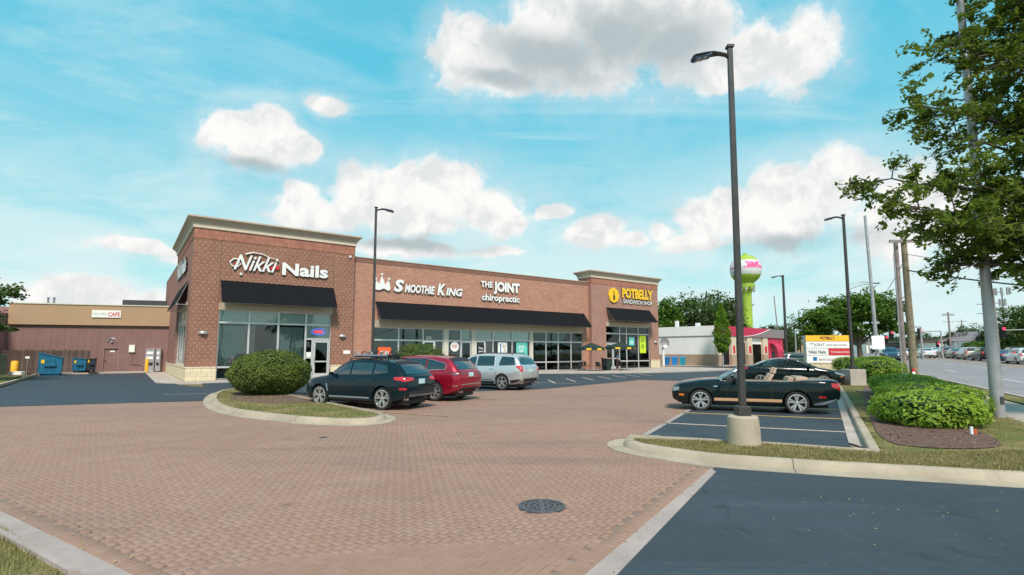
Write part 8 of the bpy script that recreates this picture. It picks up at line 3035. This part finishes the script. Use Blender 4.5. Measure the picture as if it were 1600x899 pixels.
MT['umb'] = plain('umbrella_green', (0.012, 0.035, 0.028), 0.8, var=0.15)
umbrella('dark green patio umbrella with yellow patches, left one in front of the brick pier', 32.7, -3.3)
umbrella('dark green patio umbrella with yellow patches, right one in front of the sandwich shop doors', 36.0, -3.9, 2.75, 1.5)


def table(label, u, v):
    t = thing('patio_table', label, 'table', loc(u, v, 0.10), BR, 'black metal patio tables')
    MB().lathe([(.0, .70), (.42, .70), (.42, .73), (.0, .73)], 20).build('tabletop', MT['trim'], t)
    for k in range(4):
        a = k * PI / 2 + .5
        MB().tube([(.06 * math.cos(a), .06 * math.sin(a), .70), (.30 * math.cos(a), .30 * math.sin(a), 0)], .018, 6).build('leg', MT['trim'], t)
    return t


table('small round black patio table under the left umbrella', 32.9, -4.0)
table('small round black patio table under the right umbrella', 36.0, -4.6)


def chair(label, u, v, rz):
    t = thing('patio_chair', label, 'chair', loc(u, v, 0.10), BR + rz, 'black metal patio chairs')
    MB().box(-.22, .22, -.22, .22, .43, .46).build('seat', MT['trim'], t, bevel=.01)
    o = MB().hexa([(-.22, .20, .46), (.22, .20, .46), (.22, .22, .46), (-.22, .22, .46), (-.21, .28, .86), (.21, .28, .86), (.21, .30, .86), (-.21, .30, .86)]).build('backrest', MT['trim'], t)
    for sx_ in (-.2, .2):
        for sy_ in (-.2, .2):
            MB().tube([(sx_, sy_, .44), (sx_ * 1.1, sy_ * 1.15, 0)], .014, 5).build('leg', MT['trim'], t)
        MB().tube([(sx_, .22, .66), (sx_ * 1.15, -.15, .66), (sx_ * 1.1, -.2, .44)], .012, 5).build('armrest', MT['trim'], t)
    return t


for i, (u, v, rz, lb) in enumerate(((31.4, -3.2, 2.2, 'leftmost black patio chair before the dark shop windows'), (32.2, -3.2, 1.2, 'second black patio chair from the left, by the umbrella table'), (32.3, -4.6, 1.9, 'black patio chair on the near side of the left umbrella table'),
                                    (33.7, -3.9, -1.4, 'black patio chair right of the left umbrella table'), (35.1, -4.9, 1.6, 'black patio chair left of the right umbrella table'), (36.9, -4.7, -1.6, 'black patio chair by the standing person'))):
    chair(lb, u, v, rz)
t = thing('litter_bin', 'dark green litter bin between the two umbrellas', 'bin', loc(34.3, -3.7, 0.10), BR)
MB().hexa([(-.3, -.3, 0), (.3, -.3, 0), (.3, .3, 0), (-.3, .3, 0), (-.36, -.36, 1.1), (.36, -.36, 1.1), (.36, .36, 1.1), (-.36, .36, 1.1)]).build('body', MT['umb'], t, bevel=.03)
MB().box(-.42, .42, -.42, .42, 1.1, 1.2).build('lid', MT['pinkwall'], t, bevel=.02)
for u, lb in ((30.4, 'low black railing before the dark windows, left piece'), (32.2, 'low black railing before the brick pier, right piece')):
    t = thing('patio_railing', lb, 'railing', loc(u - .9, -2.2, 0.08), BR, 'low patio railings')
    for z_ in (.1, .85):
        MB().tube([(0, 0, z_), (1.7, 0, z_)], .02, 6).build('rail', MT['trim'], t)
    for k in range(12):
        MB().tube([(k * 1.7 / 11, 0, 0 if k in (0, 11) else .1), (k * 1.7 / 11, 0, .85)], .009, 4).build('bar', MT['trim'], t)

# standing person -------------------------------------------------------------


def skinned(name, mat, verts, edges, radii, parent, root=0, lvl=2):
    me = bpy.data.meshes.new(name)
    me.from_pydata(verts, edges, [])
    o = bpy.data.objects.new(name, me)
    COL.objects.link(o)
    md = o.modifiers.new('skin', 'SKIN')
    sv_ = me.skin_vertices[0].data if me.skin_vertices else None
    if sv_ is None:
        bm = bmesh.new()
        bm.from_mesh(me)
        bm.verts.layers.skin.verify()
        bm.to_mesh(me)
        bm.free()
        sv_ = me.skin_vertices[0].data
    for i, r_ in enumerate(radii):
        sv_[i].radius = (r_, r_) if not isinstance(r_, tuple) else r_
        sv_[i].use_root = (i == root)
    s2 = o.modifiers.new('sub', 'SUBSURF')
    s2.levels = lvl
    s2.render_levels = lvl
    bpy.context.view_layer.update()
    dg = bpy.context.evaluated_depsgraph_get()
    r = bpy.data.meshes.new_from_object(o.evaluated_get(dg))
    bpy.data.objects.remove(o)
    r.materials.clear()
    r.materials.append(MT[mat])
    for p in r.polygons:
        p.use_smooth = True
    return link(bpy.data.objects.new(name, r), parent)


MT['skin'] = plain('skin', (0.45, 0.26, 0.19), 0.6, var=0.05)
MT['hair'] = plain('auburn_hair', (0.20, 0.07, 0.03), 0.7, var=0.2)
MT['shirt'] = plain('grey_blue_shirt', (0.16, 0.24, 0.34), 0.85, var=0.1)
MT['trousers'] = plain('dark_trousers', (0.07, 0.03, 0.035), 0.85, var=0.1)
pe = thing('person', 'person in a grey blue shirt and dark trousers standing by the right patio umbrella', 'person', loc(35.4, -4.1, 0.10), BR + 0.5)
V = [(0, 0, .95), (0, 0, 1.15), (0, 0, 1.35), (0, 0, 1.47), (0, .01, 1.55), (0, .0, 1.64), (0, 0, 1.72),
     (.10, 0, .90), (.12, -.02, .50), (.12, .02, .09), (.12, -.14, .04),
     (-.10, 0, .90), (-.12, .06, .50), (-.13, .10, .09), (-.13, -.06, .04),
     (.19, 0, 1.40), (.26, .02, 1.13), (.24, -.14, .92), (.235, -.18, .84),
     (-.19, 0, 1.40), (-.25, .0, 1.12), (-.16, -.20, 1.08), (-.10, -.27, 1.10)]
E_ = [(0, 1), (1, 2), (2, 3), (3, 4), (4, 5), (5, 6), (0, 7), (7, 8), (8, 9), (9, 10), (0, 11), (11, 12), (12, 13), (13, 14), (2, 15), (15, 16), (16, 17), (17, 18), (2, 19), (19, 20), (20, 21), (21, 22)]
Rd = [(.15, .11), (.14, .10), (.16, .11), .06, .055, (.085, .10), (.06, .075), .085, .06, .045, .035, .085, .06, .045, .035, .06, .045, .035, .03, .06, .045, .035, .03]
body = skinned('body', 'skin', V, E_, Rd, pe)
shirt = skinned('shirt', 'shirt', [(0, 0, .92), (0, 0, 1.15), (0, 0, 1.36), (.19, 0, 1.40), (.25, .02, 1.18), (-.19, 0, 1.40), (-.245, 0, 1.18), (0, 0, 1.44)], [(0, 1), (1, 2), (2, 3), (3, 4), (2, 5), (5, 6), (2, 7)], [(.175, .13), (.16, .12), (.18, .13), .08, .065, .08, .065, .07], pe)
trs = skinned('trousers', 'trousers', [(0, 0, .96), (.10, 0, .88), (.12, -.02, .50), (.12, .02, .10), (-.10, 0, .88), (-.12, .06, .50), (-.13, .10, .10)], [(0, 1), (1, 2), (2, 3), (0, 4), (4, 5), (5, 6)], [(.17, .125), .10, .075, .062, .10, .075, .062], pe)
hair = skinned('hair', 'hair', [(0, .03, 1.78), (0, .05, 1.66), (0, .06, 1.52)], [(0, 1), (1, 2)], [(.075, .08), (.095, .08), (.06, .04)], pe)
for hnd, (hx, hy, hz_) in ((1, (.235, -.19, .82)), (-1, (-.08, -.29, 1.11))):
    for k in range(4):
        MB().tube([(hx + (k - 1.5) * .018, hy, hz_), (hx + (k - 1.5) * .019, hy - .02, hz_ - .05 - .006 * (1.5 - abs(k - 1.5))), (hx + (k - 1.5) * .018, hy - .01, hz_ - .085)], .008, 5, .006).build('finger', MT['skin'], body)
    MB().tube([(hx - hnd * .03, hy - .01, hz_ + .01), (hx - hnd * .045, hy - .035, hz_ - .04)], .009, 5, .007).build('thumb', MT['skin'], body)
MB().lathe([(0.0, 0.0), (.012, .004), (.016, .02), (.0, .03)], 8, (0, -.10, 1.63), axis='Z').build('nose', MT['skin'], body)
